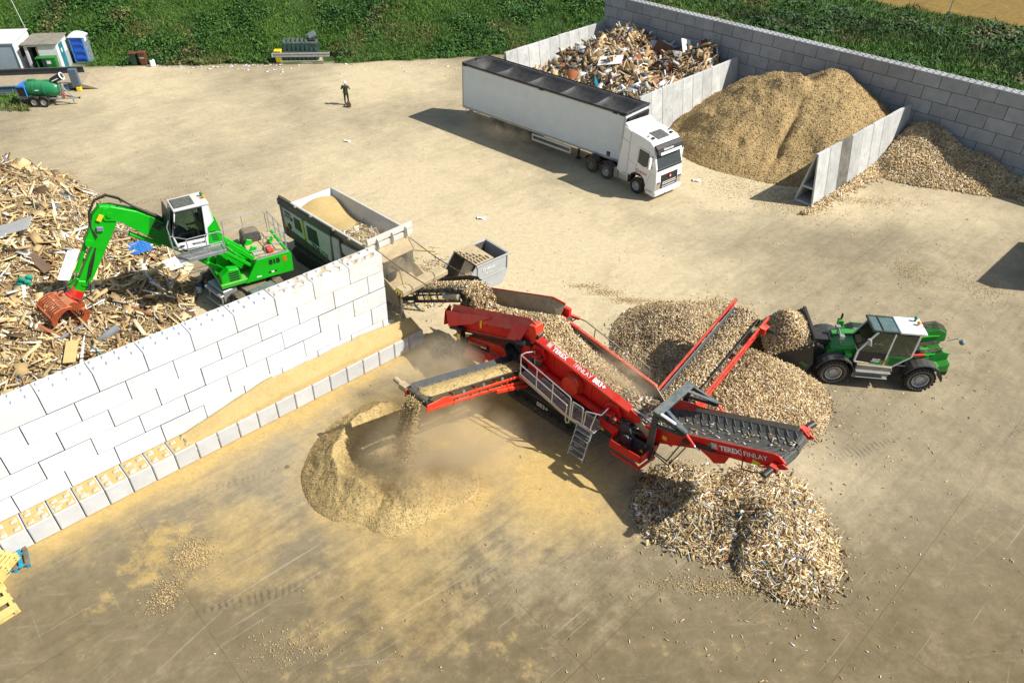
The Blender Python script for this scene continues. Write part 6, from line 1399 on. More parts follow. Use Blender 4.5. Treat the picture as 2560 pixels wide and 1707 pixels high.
# engine deck furniture
m=MB(); m.prism([(-1.35,2.24),(-.45,2.24),(-.5,2.72),(-.62,2.82),(-1.2,2.80),(-1.33,2.66)],-1.05,-.45); m.build('air_filter_box',M['darkgrey'],MF,bevel=.04,seg=2)
m=MB(); m.box(-1.45,-1.18,.35,.95,2.25,2.42); m.cyl((-1.32,.2,2.35),(-1.32,.4,2.35),.08); m.build('fuel_pump',M['red'],MF,bevel=.03,split=False)
m=MB(); m.cyl((-1.75,-.2,2.36),(-1.55,.1,2.36),.09); m.cyl((-1.65,.1,2.4),(-1.5,.25,2.4),.05); m.build('refuel_unit',GR,MF,split=False)
m=MB(); m.box(-.9,-.55,.2,.75,2.25,2.29); m.build('hatch',M['skip_grey'],MF,bevel=.01); m=MB(); m.bar((-.55,1.2,2.30),(-2.0,1.2,2.30),.06,.08); m.build('kick_rail',M['steel'],MF)
m=MB(); z0=2.27
def rail(pts): m.tube(pts,.022,8)
rail([(.2,-1.1,2.5),(.15,-1.1,3.35),(-.1,-1.1,3.4),(-1.75,-1.1,3.4),(-1.85,-1.1,3.3),(-1.85,-1.1,z0)]); rail([(.15,-1.1,2.9),(-1.85,-1.1,2.85)])
rail([(-1.95,-1.05,z0),(-1.95,-1.0,3.4),(-2.02,.9,3.4),(-2.05,1.05,3.2),(-2.05,1.05,z0)]); rail([(-1.97,-1.0,2.85),(-2.05,1.05,2.85)])
rail([(-1.0,1.18,z0),(-1.0,1.18,3.15),(-1.1,1.18,3.3),(-1.9,1.18,3.3),(-2.0,1.12,3.2),(-2.0,1.12,z0)]); rail([(-1.0,1.18,2.8),(-2.0,1.15,2.8)])
for x in (-.75,): rail([(x,-1.1,z0),(x,-1.1,3.4)])
for y in (-.3,.45): rail([(-2.0,y,z0),(-2.0,y,3.4)])
m.build('hand_rail',M['steel_bright'],MF,smooth=True,split=False)
# cab lift arms
m=MB()
for y in (.45,.95):
    m.bar((-.62,y,2.05),(.55,y,3.35),.10,.20); m.bar((-.35,y,1.85),(.8,y,3.05),.09,.14)
m.bar((-.62,.4,2.05),(-.62,1.02,2.05),.14); m.bar((.5,.4,3.3),(.5,1.02,3.3),.12); m.prism([(-.85,1.4),(-.3,1.4),(-.35,2.0),(-.55,2.2),(-.8,2.1)],.36,1.06)
m.build('cab_lift_arm',GR,MF,bevel=.015,split=False)
m=MB(); m.cyl((-.3,.7,1.7),(.15,.7,2.35),.07,n=12); o=m.build('lift_cylinder',M['black_clean'],MF); m=MB(); m.cyl((.15,.7,2.35),(.6,.7,3.05),.04,n=10); m.build('rod',M['chrome'],o)
# cab
y0,y1=.12,1.18
m=MB(); m.prism([(.72,3.55),(.95,5.50),(1.20,5.50),(1.32,4.20),(1.15,3.62)],y1-.05,y1); m.prism([(.72,3.55),(.95,5.50),(1.20,5.50),(1.32,4.20),(1.15,3.62)],y0,y0+.05); m.prism([(.72,3.55),(.94,5.45),(.99,5.45),(.80,3.55)],y0,y1); m.build('cab_rear_panel',M['white'],MF,bevel=.015,split=False)
m=MB(); m.prism([(.66,3.50),(.83,4.72),(1.18,4.42),(1.30,3.66),(1.1,3.58)],y1,y1+.025); m.prism([(.64,3.5),(.84,4.8),(.78,4.8),(.58,3.5)],y0,y1); m.build('cab_shroud',GR,MF,bevel=.01,split=False)
m=MB()
for k in range(6): m.obox((.96+.012*k,y1+.03,3.78+.085*k),(.26,.012,.03),(0,-.12,0))
m.build('shroud_vents',M['black_clean'],MF,split=False)
m=MB(); m.prism([(1.10,3.60),(2.55,3.70),(2.50,4.02),(1.35,3.98),(1.22,4.3),(1.12,4.2)],y1-.03,y1+.01); m.prism([(1.1,3.60),(2.55,3.70),(2.5,4.0),(1.1,4.0)],y0,y0+.03); m.build('cab_lower_panel',M['white'],MF,bevel=.01,split=False)
m=MB()
for y in (y0+.03,y1-.03):
    m.bar((2.50,y,3.7),(2.62,y,4.4),.06,.06); m.bar((2.62,y,4.4),(2.30,y,5.45),.06,.06); m.bar((1.18,y,5.46),(2.32,y,5.46),.06,.08)
m.bar((2.3,y0,5.46),(2.3,y1,5.46),.07); m.bar((2.52,y0,3.72),(2.52,y1,3.72),.07); m.build('cab_frame',M['white'],MF,bevel=.012,split=False)
m=MB(); m.prism([(.90,5.48),(2.36,5.48),(2.34,5.56),(.92,5.60)],y0-.04,y1+.04); m.build('cab_roof',M['white_dusty'],MF,bevel=.02)
m=MB(); m.box(1.42,2.26,y0+.10,y1-.08,5.575,5.595); m.build('roof_window',M['glass_blue'],MF)
m=MB(); m.poly([(1.38,y1-.01,4.05),(2.50,y1-.01,4.05),(2.58,y1-.01,4.42),(2.28,y1-.01,5.40),(1.22,y1-.01,5.42)]); m.build('door_glass',M['glass_dark'],MF,solid=.01)
m=MB(); m.poly([(2.54,y0+.05,3.76),(2.54,y1-.05,3.76),(2.64,y1-.05,4.42),(2.64,y0+.05,4.42)]); m.poly([(2.64,y0+.05,4.43),(2.64,y1-.05,4.43),(2.33,y1-.05,5.42),(2.33,y0+.05,5.42)]); m.build('windscreen',M['glass'],MF,solid=.01)
m=MB(); m.poly([(1.38,y0+.02,4.05),(2.50,y0+.02,4.05),(2.58,y0+.02,4.42),(2.28,y0+.02,5.40),(1.22,y0+.02,5.42)]); m.build('side_glass',M['glass'],MF,solid=.01)
m=MB(); m.bar((1.62,y1,4.02),(1.60,y1,5.44),.05,.03); m.bar((1.2,y1,5.42),(2.3,y1,5.42),.03,.05); m.bar((2.4,y1+.02,5.28),(2.58,y1+.02,4.42),.03); m.build('door_trim',M['black_clean'],MF)
m=MB(); m.box(1.0,2.5,y0+.05,y1-.05,3.6,3.68); m.box(2.15,2.4,y0+.25,y1-.4,3.7,4.35); m.build('cab_interior',M['interior'],MF,bevel=.02,split=False)
m=MB(); m.box(1.2,1.65,.35,.85,3.85,4.05); m.prism([(1.15,4.0),(1.3,4.0),(1.15,4.85),(1.02,4.85)],.35,.85); m.build('seat',M['seat'],MF,bevel=.05,seg=2)
m=MB(); m.obox((2.62,y1-.55,5.02),(.06,1.25,1.05),(0,-.20,0)); m.build('front_guard',M['navy'],MF,bevel=.03)
m=MB(); m.cyl((1.0,.55,5.58),(1.0,.55,5.66),.05); m.ell((1.0,.55,5.72),(.07,.07,.085)); m.build('beacon',M['greenlens'],MF,split=False)
m=MB(); m.cyl((.98,.80,5.58),(.98,.80,5.63),.05); m.ell((.98,.80,5.69),(.07,.07,.085)); m.build('beacon',M['amber'],MF,split=False)
text('lettering','MAXCAB',M['decal_black'],MF,.13,basis((1.95,y1+.018,3.80),(-1,0,-.05),(0,0,1)),.003)
m=MB(); m.ell((2.38,y1+.02,3.86),(.12,.03,.05)); m.build('cab_lamp',M['black_clean'],MF)
m=MB(); m.obox((2.45,y1+.12,4.95),(.05,.16,.30)); m.build('mirror',M['black_clean'],MF,bevel=.03)
# cab platform
m=MB(); m.box(.80,2.72,y1+.05,1.92,3.48,3.50); m.bar((.80,1.92,3.52),(2.36,1.92,3.52),.03,.16); m.bar((2.36,1.92,3.52),(2.74,1.3,3.52),.03,.16); m.bar((.80,y1+.05,3.50),(2.74,y1+.05,3.50),.05,.1); m.bar((.8,y1,3.50),(.8,1.92,3.50),.04,.12)
for i in range(30): x=.84+i*.062; m.box(x,x+.012,y1+.08,1.90 if x<2.36 else 1.90-(x-2.36)*1.6,3.50,3.525)
m.build('cab_platform',M['steel'],MF,bevel=.005,split=False)
m=MB(); rail([(.82,1.9,3.5),(.80,1.9,4.4),(.92,1.9,4.5),(2.2,1.9,4.5),(2.72,1.35,4.5),(2.78,1.2,4.4),(2.74,1.28,3.5)]); rail([(.82,1.9,4.0),(2.25,1.9,4.0),(2.75,1.32,4.0)]); rail([(1.5,1.9,3.5),(1.5,1.9,4.5)]); rail([(2.3,1.9,3.5),(2.25,1.9,4.5)]); rail([(2.74,1.25,3.5),(2.76,1.22,4.9),(2.6,1.2,5.2)])
m.build('hand_rail',M['steel_bright'],MF,smooth=True,split=False)
# boom
def plate(prof,y,w_,name,mt,par=MF,bev=.02): m=MB(); m.prism(prof,y-w_/2,y+w_/2); return m.build(name,mt,par,bevel=bev,split=False)
BM=plate([(.70,2.05),(1.05,1.90),(1.9,2.55),(3.08,3.72),(3.6,4.35),(4.25,5.05),(4.43,5.18),(4.85,5.30),(4.98,5.60),(4.75,5.85),(4.45,5.86),(3.6,5.42),(2.79,4.74),(1.7,3.60),(.62,2.35)],0,.46,'boom',GR)
plate([(2.58,3.22),(3.08,3.72),(3.45,4.17),(3.18,5.06),(2.79,4.74),(2.25,4.2)],.0,.475,'boom_band',mat('darker_green_paint',(.006,.20,.012),.4,0,.1),MF,.01)
text('lettering','SE',M['decal_black'],MF,.40,basis((3.22,.245,4.62),(-.70,0,-.70),(-.72,0,.70)),.018,shear=.2)
m=MB(); m.cyl((4.62,-.30,5.52),(4.62,.27,5.52),.11,n=16); m.cyl((.85,-.45,2.15),(.85,.42,2.15),.11,n=16); m.cyl((6.38,-.3,2.75),(6.38,.24,2.75),.10,n=14); m.cyl((5.68,-.3,4.5),(5.68,.24,4.5),.15,n=14); m.build('pivot_pin',M['green'],MF,split=True)
# stick
plate([(4.45,5.05),(4.50,5.88),(4.85,5.95),(5.22,5.62),(5.55,4.95),(5.80,4.62),(5.82,4.40),(5.62,4.28),(6.58,2.90),(6.48,2.55),(6.22,2.62),(5.9,3.0),(5.2,4.0)],0,.36,'stick',GR)
m=MB(); m.box(4.62,4.84,.19,.21,5.38,5.44) if False else m.obox((4.98,.245,5.50),(.30,.02,.18),(0,.9,0)); m.build('sticker',M['yellow'],MF); m=MB(); m.obox((5.12,.22,5.02),(.26,.1,.20),(0,-.2,0)); m.build('boom_lamp',M['grey_plastic'],MF,bevel=.02)
def ram(a,b,c,r,nm,mt=GR):
    m=MB(); m.cyl(a,b,r,n=14); m.cyl(Vector(a).lerp(Vector(b),.97),b,r*1.2,n=14); o=m.build(nm,mt,MF,smooth=True,split=False); m=MB(); m.cyl(b,c,r*.5,n=10); m.build('rod',M['chrome'],o,smooth=True)
ram((3.05,.0,3.55),(4.12,.0,4.42),(4.75,.0,4.88),.10,'stick_cylinder')
for s in (-.32,.32): ram((1.05,s,1.85),(1.9,s,2.75),(2.6,s,3.45),.10,'boom_cylinder')
ram((5.78,0,4.46),(6.48,0,3.30),(6.62,0,3.05),.085,'grab_cylinder')
m=MB()
for k,yy in enumerate((-.16,-.06,.05,.15)):
    z=.06*k; m.tube([(1.9,yy,3.9+z*.3),(2.9,yy,4.90+z*.4),(3.7,yy,5.58+z*.5),(4.1,yy,5.98+z),(4.5,yy,6.22+z),(4.95,yy,6.10+z),(5.28,yy,5.66+z*.6),(5.42,yy,5.1),(5.30,yy+.1,4.72)],.042,8)
m.tube([(5.5,.2,4.25),(5.9,.23,3.6),(6.2,.23,2.95)],.03,8); m.tube([(5.55,.2,4.15),(5.8,.25,3.6),(6.1,.25,3.0)],.025,8); m.bar((4.05,-.25,5.98),(4.05,.25,5.98),.06); m.bar((3.2,-.22,5.18),(3.2,.22,5.18),.06)
m.build('boom_hoses',M['black'],MF)
m=MB()
for s in (-.15,.15): m.bar((6.62,s,3.08),(6.95,s,2.72),.05,.12); m.bar((6.62,s,3.05),(6.2,s,2.75),.05,.1)
m.prism([(6.3,2.85),(6.55,2.95),(6.85,2.55),(6.6,2.35),(6.35,2.5)],-.2,.2); m.build('stick_link',GR,MF,bevel=.015,split=False)
m=MB(); m.tube([(6.2,.26,2.95),(6.3,.45,2.35),(6.75,.42,2.15),(7.0,.3,2.35)],.03,8); m.tube([(6.6,.2,3.1),(7.05,.35,2.95),(7.2,.2,2.6)],.03,8); m.build('grab_hoses',M['black'],MF,split=False)
# orange grab: rotator, cross beam and two slatted shells
gd=Vector((.72,0,-.70)).normalized(); gx=Vector((.70,0,.72)).normalized(); go_=Vector((6.72,0,2.42))
def GM(): m=MB(); m.M=Matrix((( gx.x,0,gd.x,go_.x),(0,1,0,go_.y),(gx.z,0,gd.z,go_.z),(0,0,0,1)))@Matrix.Rotation(R(28),4,'Z')@Matrix.Scale(.85,4); return m
m=GM(); m.cyl((0,0,-.12),(0,0,.30),.30,.36,n=24); m.cyl((0,0,.30),(0,0,.40),.42,n=24); m.build('rotator',M['red'],MF,smooth=True,split=False)
m=GM(); m.prism([(-.42,.40),(.42,.40),(.58,.72),(.40,.90),(-.40,.90),(-.58,.72)],-.48,.48); m.cyl((-.45,-.62,.74),(-.45,.62,.74),.11,n=12); m.cyl((.45,-.62,.74),(.45,.62,.74),.11,n=12); m.build('grab_frame',M['grab'],MF,bevel=.03,split=False)
for s in (-1,1):
    m=GM(); C_=[(.42,.72),(.82,.86),(1.0,1.18),(.94,1.52),(.70,1.78),(.38,1.90)]
    for yy in (-.62,.56): m.prism([(s*a,b) for a,b in [(.40,.60),(.86,.78),(1.06,1.16),(1.0,1.56),(.72,1.86),(.36,1.96),(.55,1.70),(.66,1.40),(.62,1.05)]],yy,yy+.06)
    for i in range(9):
        yy=-.50+i*.125
        for a,b in zip(C_[:-1],C_[1:]): m.bar((s*a[0],yy,a[1]),(s*b[0],yy,b[1]),.05,.06,up=(0,1,0))
    for p in (C_[1],C_[3]): m.bar((s*p[0],-.6,p[1]),(s*p[0],.6,p[1]),.09,.07)
    m.bar((s*.38,-.64,1.92),(s*.38,.64,1.92),.06,.14); m.build('grab_shell',M['grab'],MF,bevel=.008,split=False)
ca,sa=math.cos(R(215)),math.sin(R(215)); px,py=1.42,.60
person('operator in yellow hi-vis vest seated inside the raised white cab',(-13.05+ca*px-sa*py,29.02+sa*px+ca*py,3.98),R(215),SIT,M['hivis'],M['trouser'],None,None)
# ------------------------------------------------------------------ shredder
HF=thing('shredder','dusty grey and white wood shredder with open hopper, raised conveyor and hanging chains','shredder',(-11.73,32.11,0),R(-42))
m=MB()
m.prism([(-.47,1.25),(-.47,3.30),(-.42,3.42),(6.65,3.42),(6.65,3.28),(4.1,3.28),(4.0,3.05),(3.9,2.92),(-.1,2.92),(-.1,1.9),(-.2,1.25)],.20,.30); m.build('side_frame',M['grey_panel'],HF,bevel=.015)
m=MB(); m.prism([(-.1,1.85),(-.1,2.90),(1.55,2.90),(1.55,1.72)],.14,.24); m.build('engine_door',M['shredder_white'],HF,bevel=.03,seg=2)
m=MB(); m.prism([(1.72,1.70),(1.72,2.90),(3.88,2.90),(3.72,1.42)],.14,.24); m.build('engine_door',M['shredder_white'],HF,bevel=.03,seg=2)
m=MB(); m.prism([(3.98,1.40),(4.0,2.95),(4.55,2.95),(4.5,1.40)],.14,.24); m.prism([(4.75,2.4),(4.7,2.85),(6.4,2.95),(6.5,2.6),(5.6,2.0)],.16,.24); m.build('side_panel',M['shredder_white'],HF,bevel=.03)
m=MB(); m.prism([(.85,2.12),(.85,2.74),(1.40,2.74),(1.48,2.05)],.128,.14); m.build('door_grille',M['black_clean'],HF,bevel=.02); m=MB(); m.prism([(1.95,1.92),(1.93,2.72),(2.80,2.72),(2.86,1.88)],.128,.14); m.build('door_grille',M['black_clean'],HF,bevel=.02)
m=MB()
for k in range(9): m.box(.9,1.42,.118,.128,2.14+.066*k,2.17+.066*k)
m.build('grille_slats',M['darkgrey'],HF,split=False); m=MB()
for k in range(11): m.box(1.98,2.8,.118,.128,1.95+.068*k,1.98+.068*k)
m.build('grille_slats',M['darkgrey'],HF,split=False)
m=MB(); m.prism([(-.1,1.25),(3.9,1.05),(3.9,1.40),(-.1,1.82)],.2,.3); m.box(-.47,6.6,.3,2.5,1.1,1.3); m.prism([(-.46,2.95),(4.0,2.95),(4.0,3.28),(-.46,3.28)],.12,.2); m.build('lower_skirt',M['darkgrey'],HF,bevel=.015,split=False)
m=MB()
for k in range(7): m.obox((-.30+.09*k,.11,3.12),(.02,.02,.24),(0,.35,0))
m.build('rear_grille',M['grey_plastic'],HF,split=False)
text('lettering','TEREX',M['decal_black'],HF,.20,basis((.05,.13,2.66),(1,0,-.02),(0,0,1)),.006); m=MB(); m.box(.05,.72,.12,.139,2.42,2.58); m.build('name_plate',M['decal_black'],HF); text('lettering','ECOTEC',M['decal_white'],HF,.12,basis((.10,.115,2.455),(1,0,-.02),(0,0,1)),.002)
text('lettering','TDS',M['decal_black'],HF,.36,basis((2.18,.13,1.60),(1,0,-.10),(0,0,1)),.012); text('lettering','V20',M['decal_green'],HF,.36,basis((2.92,.13,1.525),(1,0,-.10),(0,0,1)),.012)
m=MB(); m.lathe([(.0,.118),(.16,.118),(.17,.135)],(.35,0,2.02),'y',24); m.box(.05,.09,.118,.135,1.7,1.9); m.build('round_badge',M['decal_black'],HF)
m=MB(); m.box(.0,.2,.122,.139,1.9,2.06); m.box(1.60,1.66,.125,.20,1.8,2.8); m.build('warning_stickers',M['yellow'],HF)
# hopper
T3=3.42
m=MB(); m.box(-.47,.72,.2,2.62,3.36,T3); m.build('hopper_deck',M['dusty_metal'],HF,bevel=.03)
m=MB()
for a,b in (((.72,.22),(6.65,.22)),((.72,2.60),(6.55,2.60))): m.bar((a[0],a[1],T3),(b[0],b[1],T3),.12,.09)
for x in (1.2,2.5,4.3,5.5): m.lathe([(.06,-.02),(.09,0),(.06,.02)],(x,.12,T3),'y',12)
m.build('hopper_rim',M['shredder_white'],HF,bevel=.015,split=False)
m=MB()
m.grid(lambda u,v:(u,[.26,.62][v],[T3,2.25][v]),[.7,6.6],[0,1]); m.build('hopper_wall',M['dusty_metal'],HF,solid=.03)
m=MB(); m.grid(lambda u,v:(u,[2.58,2.30][v],[T3,2.25][v]),[.7,6.6],[0,1]); m.build('hopper_wall',M['shredder_white'],HF,solid=.03)
m=MB(); m._add([(.70,.26,T3),(.70,2.58,T3),(1.35,2.3,2.25),(1.35,.62,2.25)],[(0,1,2,3)]); m.build('hopper_wall',M['white_dusty'],HF,solid=.03)
m=MB(); m.box(1.2,6.6,.55,2.35,2.1,2.28); m.build('hopper_floor',M['dusty_metal'],HF)
m=MB(); m.box(6.62,6.72,.25,2.85,3.50,3.78); m.box(6.62,6.72,.25,2.85,3.14,3.40)
for y in (.75,1.6,2.4): m.prism([(6.6,3.1),(6.6,3.76),(6.86,3.64),(6.9,3.2)],y,y+.05)
m.build('front_crossbar',M['shredder_white'],HF,bevel=.012,split=False)
m=MB(); m._add([(6.72,.35,3.12),(6.72,2.65,3.12),(7.45,2.3,2.85),(7.45,.5,2.85)],[(0,1,2,3)]); m.build('front_chute',M['dusty_metal'],HF,solid=.04)
m=MB(); m.box(6.5,7.1,.4,2.4,1.6,2.85); m.box(7.1,7.35,1.9,2.3,1.2,2.8); m.box(7.1,7.3,.45,.8,1.2,2.7); m.cyl((7.1,1.55,2.35),(7.35,1.55,2.35),.26,n=18); m.cyl((7.1,.95,1.95),(7.4,.95,1.95),.28,n=18); m.bar((7.15,1.75,2.7),(7.15,1.75,1.6),.07); m.box(7.0,7.2,1.7,1.85,2.6,2.9)
m.build('drive_end',M['darkgrey'],HF,bevel=.02,split=False)
m=MB(); m.box(7.11,7.14,1.02,1.22,2.55,2.75); m.build('reflector',M['amber'],HF)
m=MB(); m.box(-.2,6.4,.5,2.3,.55,1.1); m.prism([(.4,0),(5.2,0),(5.6,.4),(5.2,.85),(.4,.85),(0,.4)],.15,.65); m.prism([(.4,0),(5.2,0),(5.6,.4),(5.2,.85),(.4,.85),(0,.4)],2.15,2.65); m.build('track_base',M['black'],HF,bevel=.02,split=False)
m=MB(); m.box(5.4,6.3,2.9,3.5,.35,.62); m.box(6.2,6.3,2.9,3.5,0,.6); m.bar((6.0,2.6,.9),(6.0,3.0,.6),.12); m.build('side_bracket',M['white_dusty'],HF,bevel=.02,split=False)
# magnet across the belt
m=MB()
m.box(8.95,9.45,-.10,2.55,2.25,2.50); m.box(8.80,9.0,-.15,2.5,2.30,2.42); m.build('overband_magnet',M['dusty_metal'],HF,bevel=.03,split=False)
m=MB(); m.box(8.98,9.42,-.06,2.5,2.50,2.53); m.box(9.1,9.3,.2,2.2,2.53,2.56); m.box(8.83,8.98,0,2.4,2.42,2.45); m.build('magnet_belt',M['wood_pale'] if False else M['dusty_metal'],HF,bevel=.01)
m=MB(); m.box(8.85,9.4,-.13,-.11,2.28,2.44); m.build('hazard_plate',M['yellow'],HF); m=MB()
for k in range(3): m.obox((8.95+.17*k,-.135,2.36),(.06,.01,.18),(0,.5,0))
m.build('hazard_stripes',M['black_clean'],HF)
m=MB()
for y in (-.02,2.45):
    m.bar((9.2,y,2.3),(9.2,y,1.0),.08); m.bar((9.2,y,1.2),(8.2,y,.9),.07); m.bar((8.3,y,.9),(9.0,y,2.2),.05)
m.build('magnet_stand',M['steel_dirty'],HF)
# product conveyor
def pcz(x): return 1.05+(x-7.5)*.505
m=MB(); m._add([(6.9,.5,1.9),(6.9,2.4,1.9),(8.2,2.2,1.15),(8.2,.5,1.15)],[(0,1,2,3)]); m.prism([(6.9,1.2),(7.0,2.1),(7.6,2.0),(8.3,1.6),(8.3,.9),(7.2,.8)],.45,.52); m.prism([(6.9,1.2),(7.0,2.1),(7.6,2.0),(8.3,1.6),(8.3,.9),(7.2,.8)],2.3,2.37); m.build('discharge_box',M['dusty_metal'],HF,bevel=.02,split=False)
m=MB()
def pb(u,v):
    x=lerp(7.4,12.25,u); return (x,[.78,1.05,1.65,1.92][v],pcz(x)+[.14,0,0,.14][v])
m.grid(pb,[0,.5,1],[0,1,2,3]); m.build('conveyor_belt',M['belt_dark'],HF,solid=.03)
m=MB(); m.cyl((12.2,.80,pcz(12.2)-.16),(12.2,1.90,pcz(12.2)-.16),.18,n=18); m.build('head_drum',M['black'],HF)
m=MB()
m.prism([(9.7,pcz(9.7)+.30),(11.5,pcz(11.5)+.36),(12.0,pcz(12)+.26),(12.25,pcz(12.25)-.1),(9.3,pcz(9.3)-.02)],1.94,1.98)
m.prism([(9.3,pcz(9.3)-.25),(9.5,pcz(9.5)+.24),(11.6,pcz(11.6)+.30),(12.0,pcz(12)+.16),(12.0,pcz(12)+.06),(9.6,pcz(9.6)+.10)],.70,.74)
m.bar((9.2,.70,pcz(9.2)-.36),(12.2,.70,pcz(12.2)-.36),.08,.12); m.bar((9.2,.66,pcz(9.2)-.02),(12.1,.66,pcz(12.1)-.02),.07,.07)
for k in range(6):
    x=9.4+k*.45; m.bar((x,.62,pcz(x)+.26),(x+.15,.66,pcz(x+.15)-.36),.05,.05)
m.bar((7.4,.72,pcz(7.4)-.2),(9.3,.72,pcz(9.3)-.2),.08,.2); m.bar((7.4,1.96,pcz(7.4)-.2),(12.2,1.96,pcz(12.2)-.2),.08,.2)
m.build('conveyor_frame',M['black_clean'],HF,bevel=.01,split=False)
m=MB(); m.cyl((11.6,.62,pcz(11.6)-.1),(12.2,.62,pcz(12.2)-.15),.13,n=12); m.box(11.3,11.7,.5,.7,pcz(11.5)-.22,pcz(11.5)+.05); m.build('conveyor_motor',M['steel_dirty'],HF,bevel=.02,split=False)
m=MB(); m.box(10.2,10.34,.60,.62,pcz(10.2)-.15,pcz(10.2)+.02); m.build('warning_stickers',M['yellow'],HF)
def chain(a,b,name):
    a=Vector(a);b=Vector(b);m=MB(); n=34
    P=[a.lerp(b,i/n)-Vector((0,0,.10*math.sin(math.pi*i/n))) for i in range(n+1)]
    for i,(p,q_) in enumerate(zip(P[:-1],P[1:])): m.bar(p.lerp(q_,-.1),p.lerp(q_,1.1),.045 if i%2 else .02,.02 if i%2 else .045)
    m.build(name,M['black'],HF,split=False)
chain((6.85,.55,3.30),(10.7,.70,2.85),'chain'); chain((6.85,2.5,3.15),(11.25,1.97,3.28),'chain')
layer('wood_in_shredder','dusty fines and broken wood lying in the open shredder hopper',HF,lambda u,v:(lerp(1.0,6.45,u),lerp(.45,2.40,v),2.62+.55*math.exp(-(u/.22)**2)+.22*math.sin(math.pi*v)-.35*math.exp(-((u-.9)/.25)**2)),M['sawdust_fine'],0,(.15,.8),(.04,.12),[(.52,.40,.2,3),(.66,.58,.42,2),(.74,.73,.7,1.2),(.3,.2,.1,1)],95,.35)
layer('broken_wood','broken wood lying in the front of the open shredder hopper',HF,lambda u,v:(lerp(3.4,6.3,u),lerp(.5,2.35,v),2.66+.25*math.sin(math.pi*v)*math.sin(math.pi*u)),M['sawdust_fine'],260,(.1,.7),(.03,.09),[(.56,.43,.22,3),(.70,.62,.46,2),(.78,.77,.74,1.2),(.3,.2,.1,1)],94,.45)
layer('chips_on_belt','pale wood chips riding up the shredder conveyor into the red hopper',HF,lambda u,v:(lerp(7.5,12.45,u),lerp(.86,1.86,v),pcz(lerp(7.5,12.3,u))+.06+.22*math.sin(math.pi*v)-(.25 if u>.96 else 0)),M['chipbase'],2600,(.05,.22),(.025,.07),CHIP,96,.8)
r=np.random.default_rng(97); n=900; t=r.random(n)
Pn=np.stack([12.35+.75*t**.6+r.normal(0,.12,n),r.uniform(.8,1.9,n),3.5-1.0*t**1.7+r.normal(0,.08,n)],-1)
co,q_,c=chips_arrays(to_world(HF,Pn),r.normal(0,1,(n,3)),r.uniform(.04,.2,n),r.uniform(.02,.06,n),r.uniform(.008,.02,n),np.full(n,1.),CHIP,r)
tag(np_mesh('falling_chips',co,q_,M['chips'],c),'wood chips tumbling off the shredder conveyor into the red hopper','wood chips',kind='stuff')
n=2600; t=r.random(n)
Pn=np.stack([FC+r.uniform(-.34,.34,n)*(1+.35*t),-6.28-.75*np.sqrt(t)-.1*t+r.normal(0,1,n)*(.05+.14*t),3.35-2.55*t+r.normal(0,.05,n)],-1)
co,q_,c=chips_arrays(to_world(SF,Pn),r.normal(0,1,(n,3)),r.uniform(.02,.07,n),r.uniform(.012,.04,n),r.uniform(.008,.02,n),np.full(n,1.),SAWF,r)
tag(np_mesh('falling_sawdust',co,q_,M['chips'],c),'sawdust pouring off the end of the fines conveyor','sawdust',kind='stuff')
litter('shredded_scrap','heap of grey metal and plastic scraps on the ground beside the red hopper',420,[(-2.75,25.0,.42,.33,1)],(.06,.35),(.02,.06),[(.2,.2,.19,3),(.5,.5,.48,1.5),(.1,.09,.08,2),(.4,.3,.17,1)],98,'scrap')
litter('wood_strands','stringy strands of shredded wood lying between the shredder and skip',1500,[(-4.6,29.6,.8,.7,.6),(-3.6,31.4,1.2,.8,.4)],(.1,.5),(.015,.04),BOARD,99,'wood pieces')
# ------------------------------------------------------------------ skip with ribbed lid
KS=thing('skip','light grey tipping skip with sloping open front and ribbed half lid','skip',(-1.83,29.45,0),R(43))
m=MB()
sp=[(-.95,.58),(0,1.60),(2.05,1.60),(2.05,.75),(1.72,.0),(-.25,.0)]
for y in (0,1.70): m.prism(sp,y,y+.05)
m.build('side_panel',M['skip_grey'],KS,bevel=.012)
m=MB(); m.prism([(2.0,.75),(2.05,.75),(2.05,1.60),(2.0,1.60)],.05,1.70); m._add([(2.03,.05,.75),(2.03,1.7,.75),(1.70,1.7,0.02),(1.70,.05,0.02)],[(0,1,2,3)]); m.build('rear_panel',M['skip_grey'],KS,solid=.02,split=False)
m=MB(); m.box(-.25,1.7,.05,1.7,.03,.08); m._add([(-.95,.05,.58),(-.95,1.7,.58),(-.25,1.7,.06),(-.25,.05,.06)],[(0,1,2,3)]); m._add([(-.9,.056,.56),(-.25,.056,.08),(1.6,.056,.08),(1.95,.056,.8),(1.95,.056,1.55),(.03,.056,1.55)],[(0,1,2,3,4,5)]); m._add([(-.9,1.694,.56),(-.25,1.694,.08),(1.6,1.694,.08),(1.95,1.694,.8),(1.95,1.694,1.55),(.03,1.694,1.55)],[(0,1,2,3,4,5)]); m.build('inside_lining',M['skip_in'],KS,split=False)
m=MB(); m.bar((0,-.02,1.58),(2.05,-.02,1.58),.05,.08); m.bar((0,1.77,1.58),(2.05,1.77,1.58),.05,.08); m.bar((.0,-.02,.78),(2.05,-.02,.78),.03,.05); m.bar((.06,-.02,.1),(.06,-.02,1.55),.05,.03); m.bar((1.95,-.02,.8),(1.95,-.02,1.55),.06,.03); m.bar((2.07,0,1.58),(2.07,1.75,1.58),.05,.08); m.build('rim_bars',M['skip_grey'],KS,bevel=.008,split=False)
text('lettering','VEOLIA',M['decal_white'],KS,.16,basis((.62,-.024,1.18),(1,0,0),(0,0,1)),.003); text('lettering','scrap metal',M['decal_white'],KS,.11,basis((.5,-.024,.98),(1,0,0),(0,0,1)))
m=MB(); m.lathe([(.06,-.03),(.085,-.03),(.085,-.022),(.06,-.022)],(.48,0,1.24),'y',18); m.build('emblem',M['decal_white'],KS)
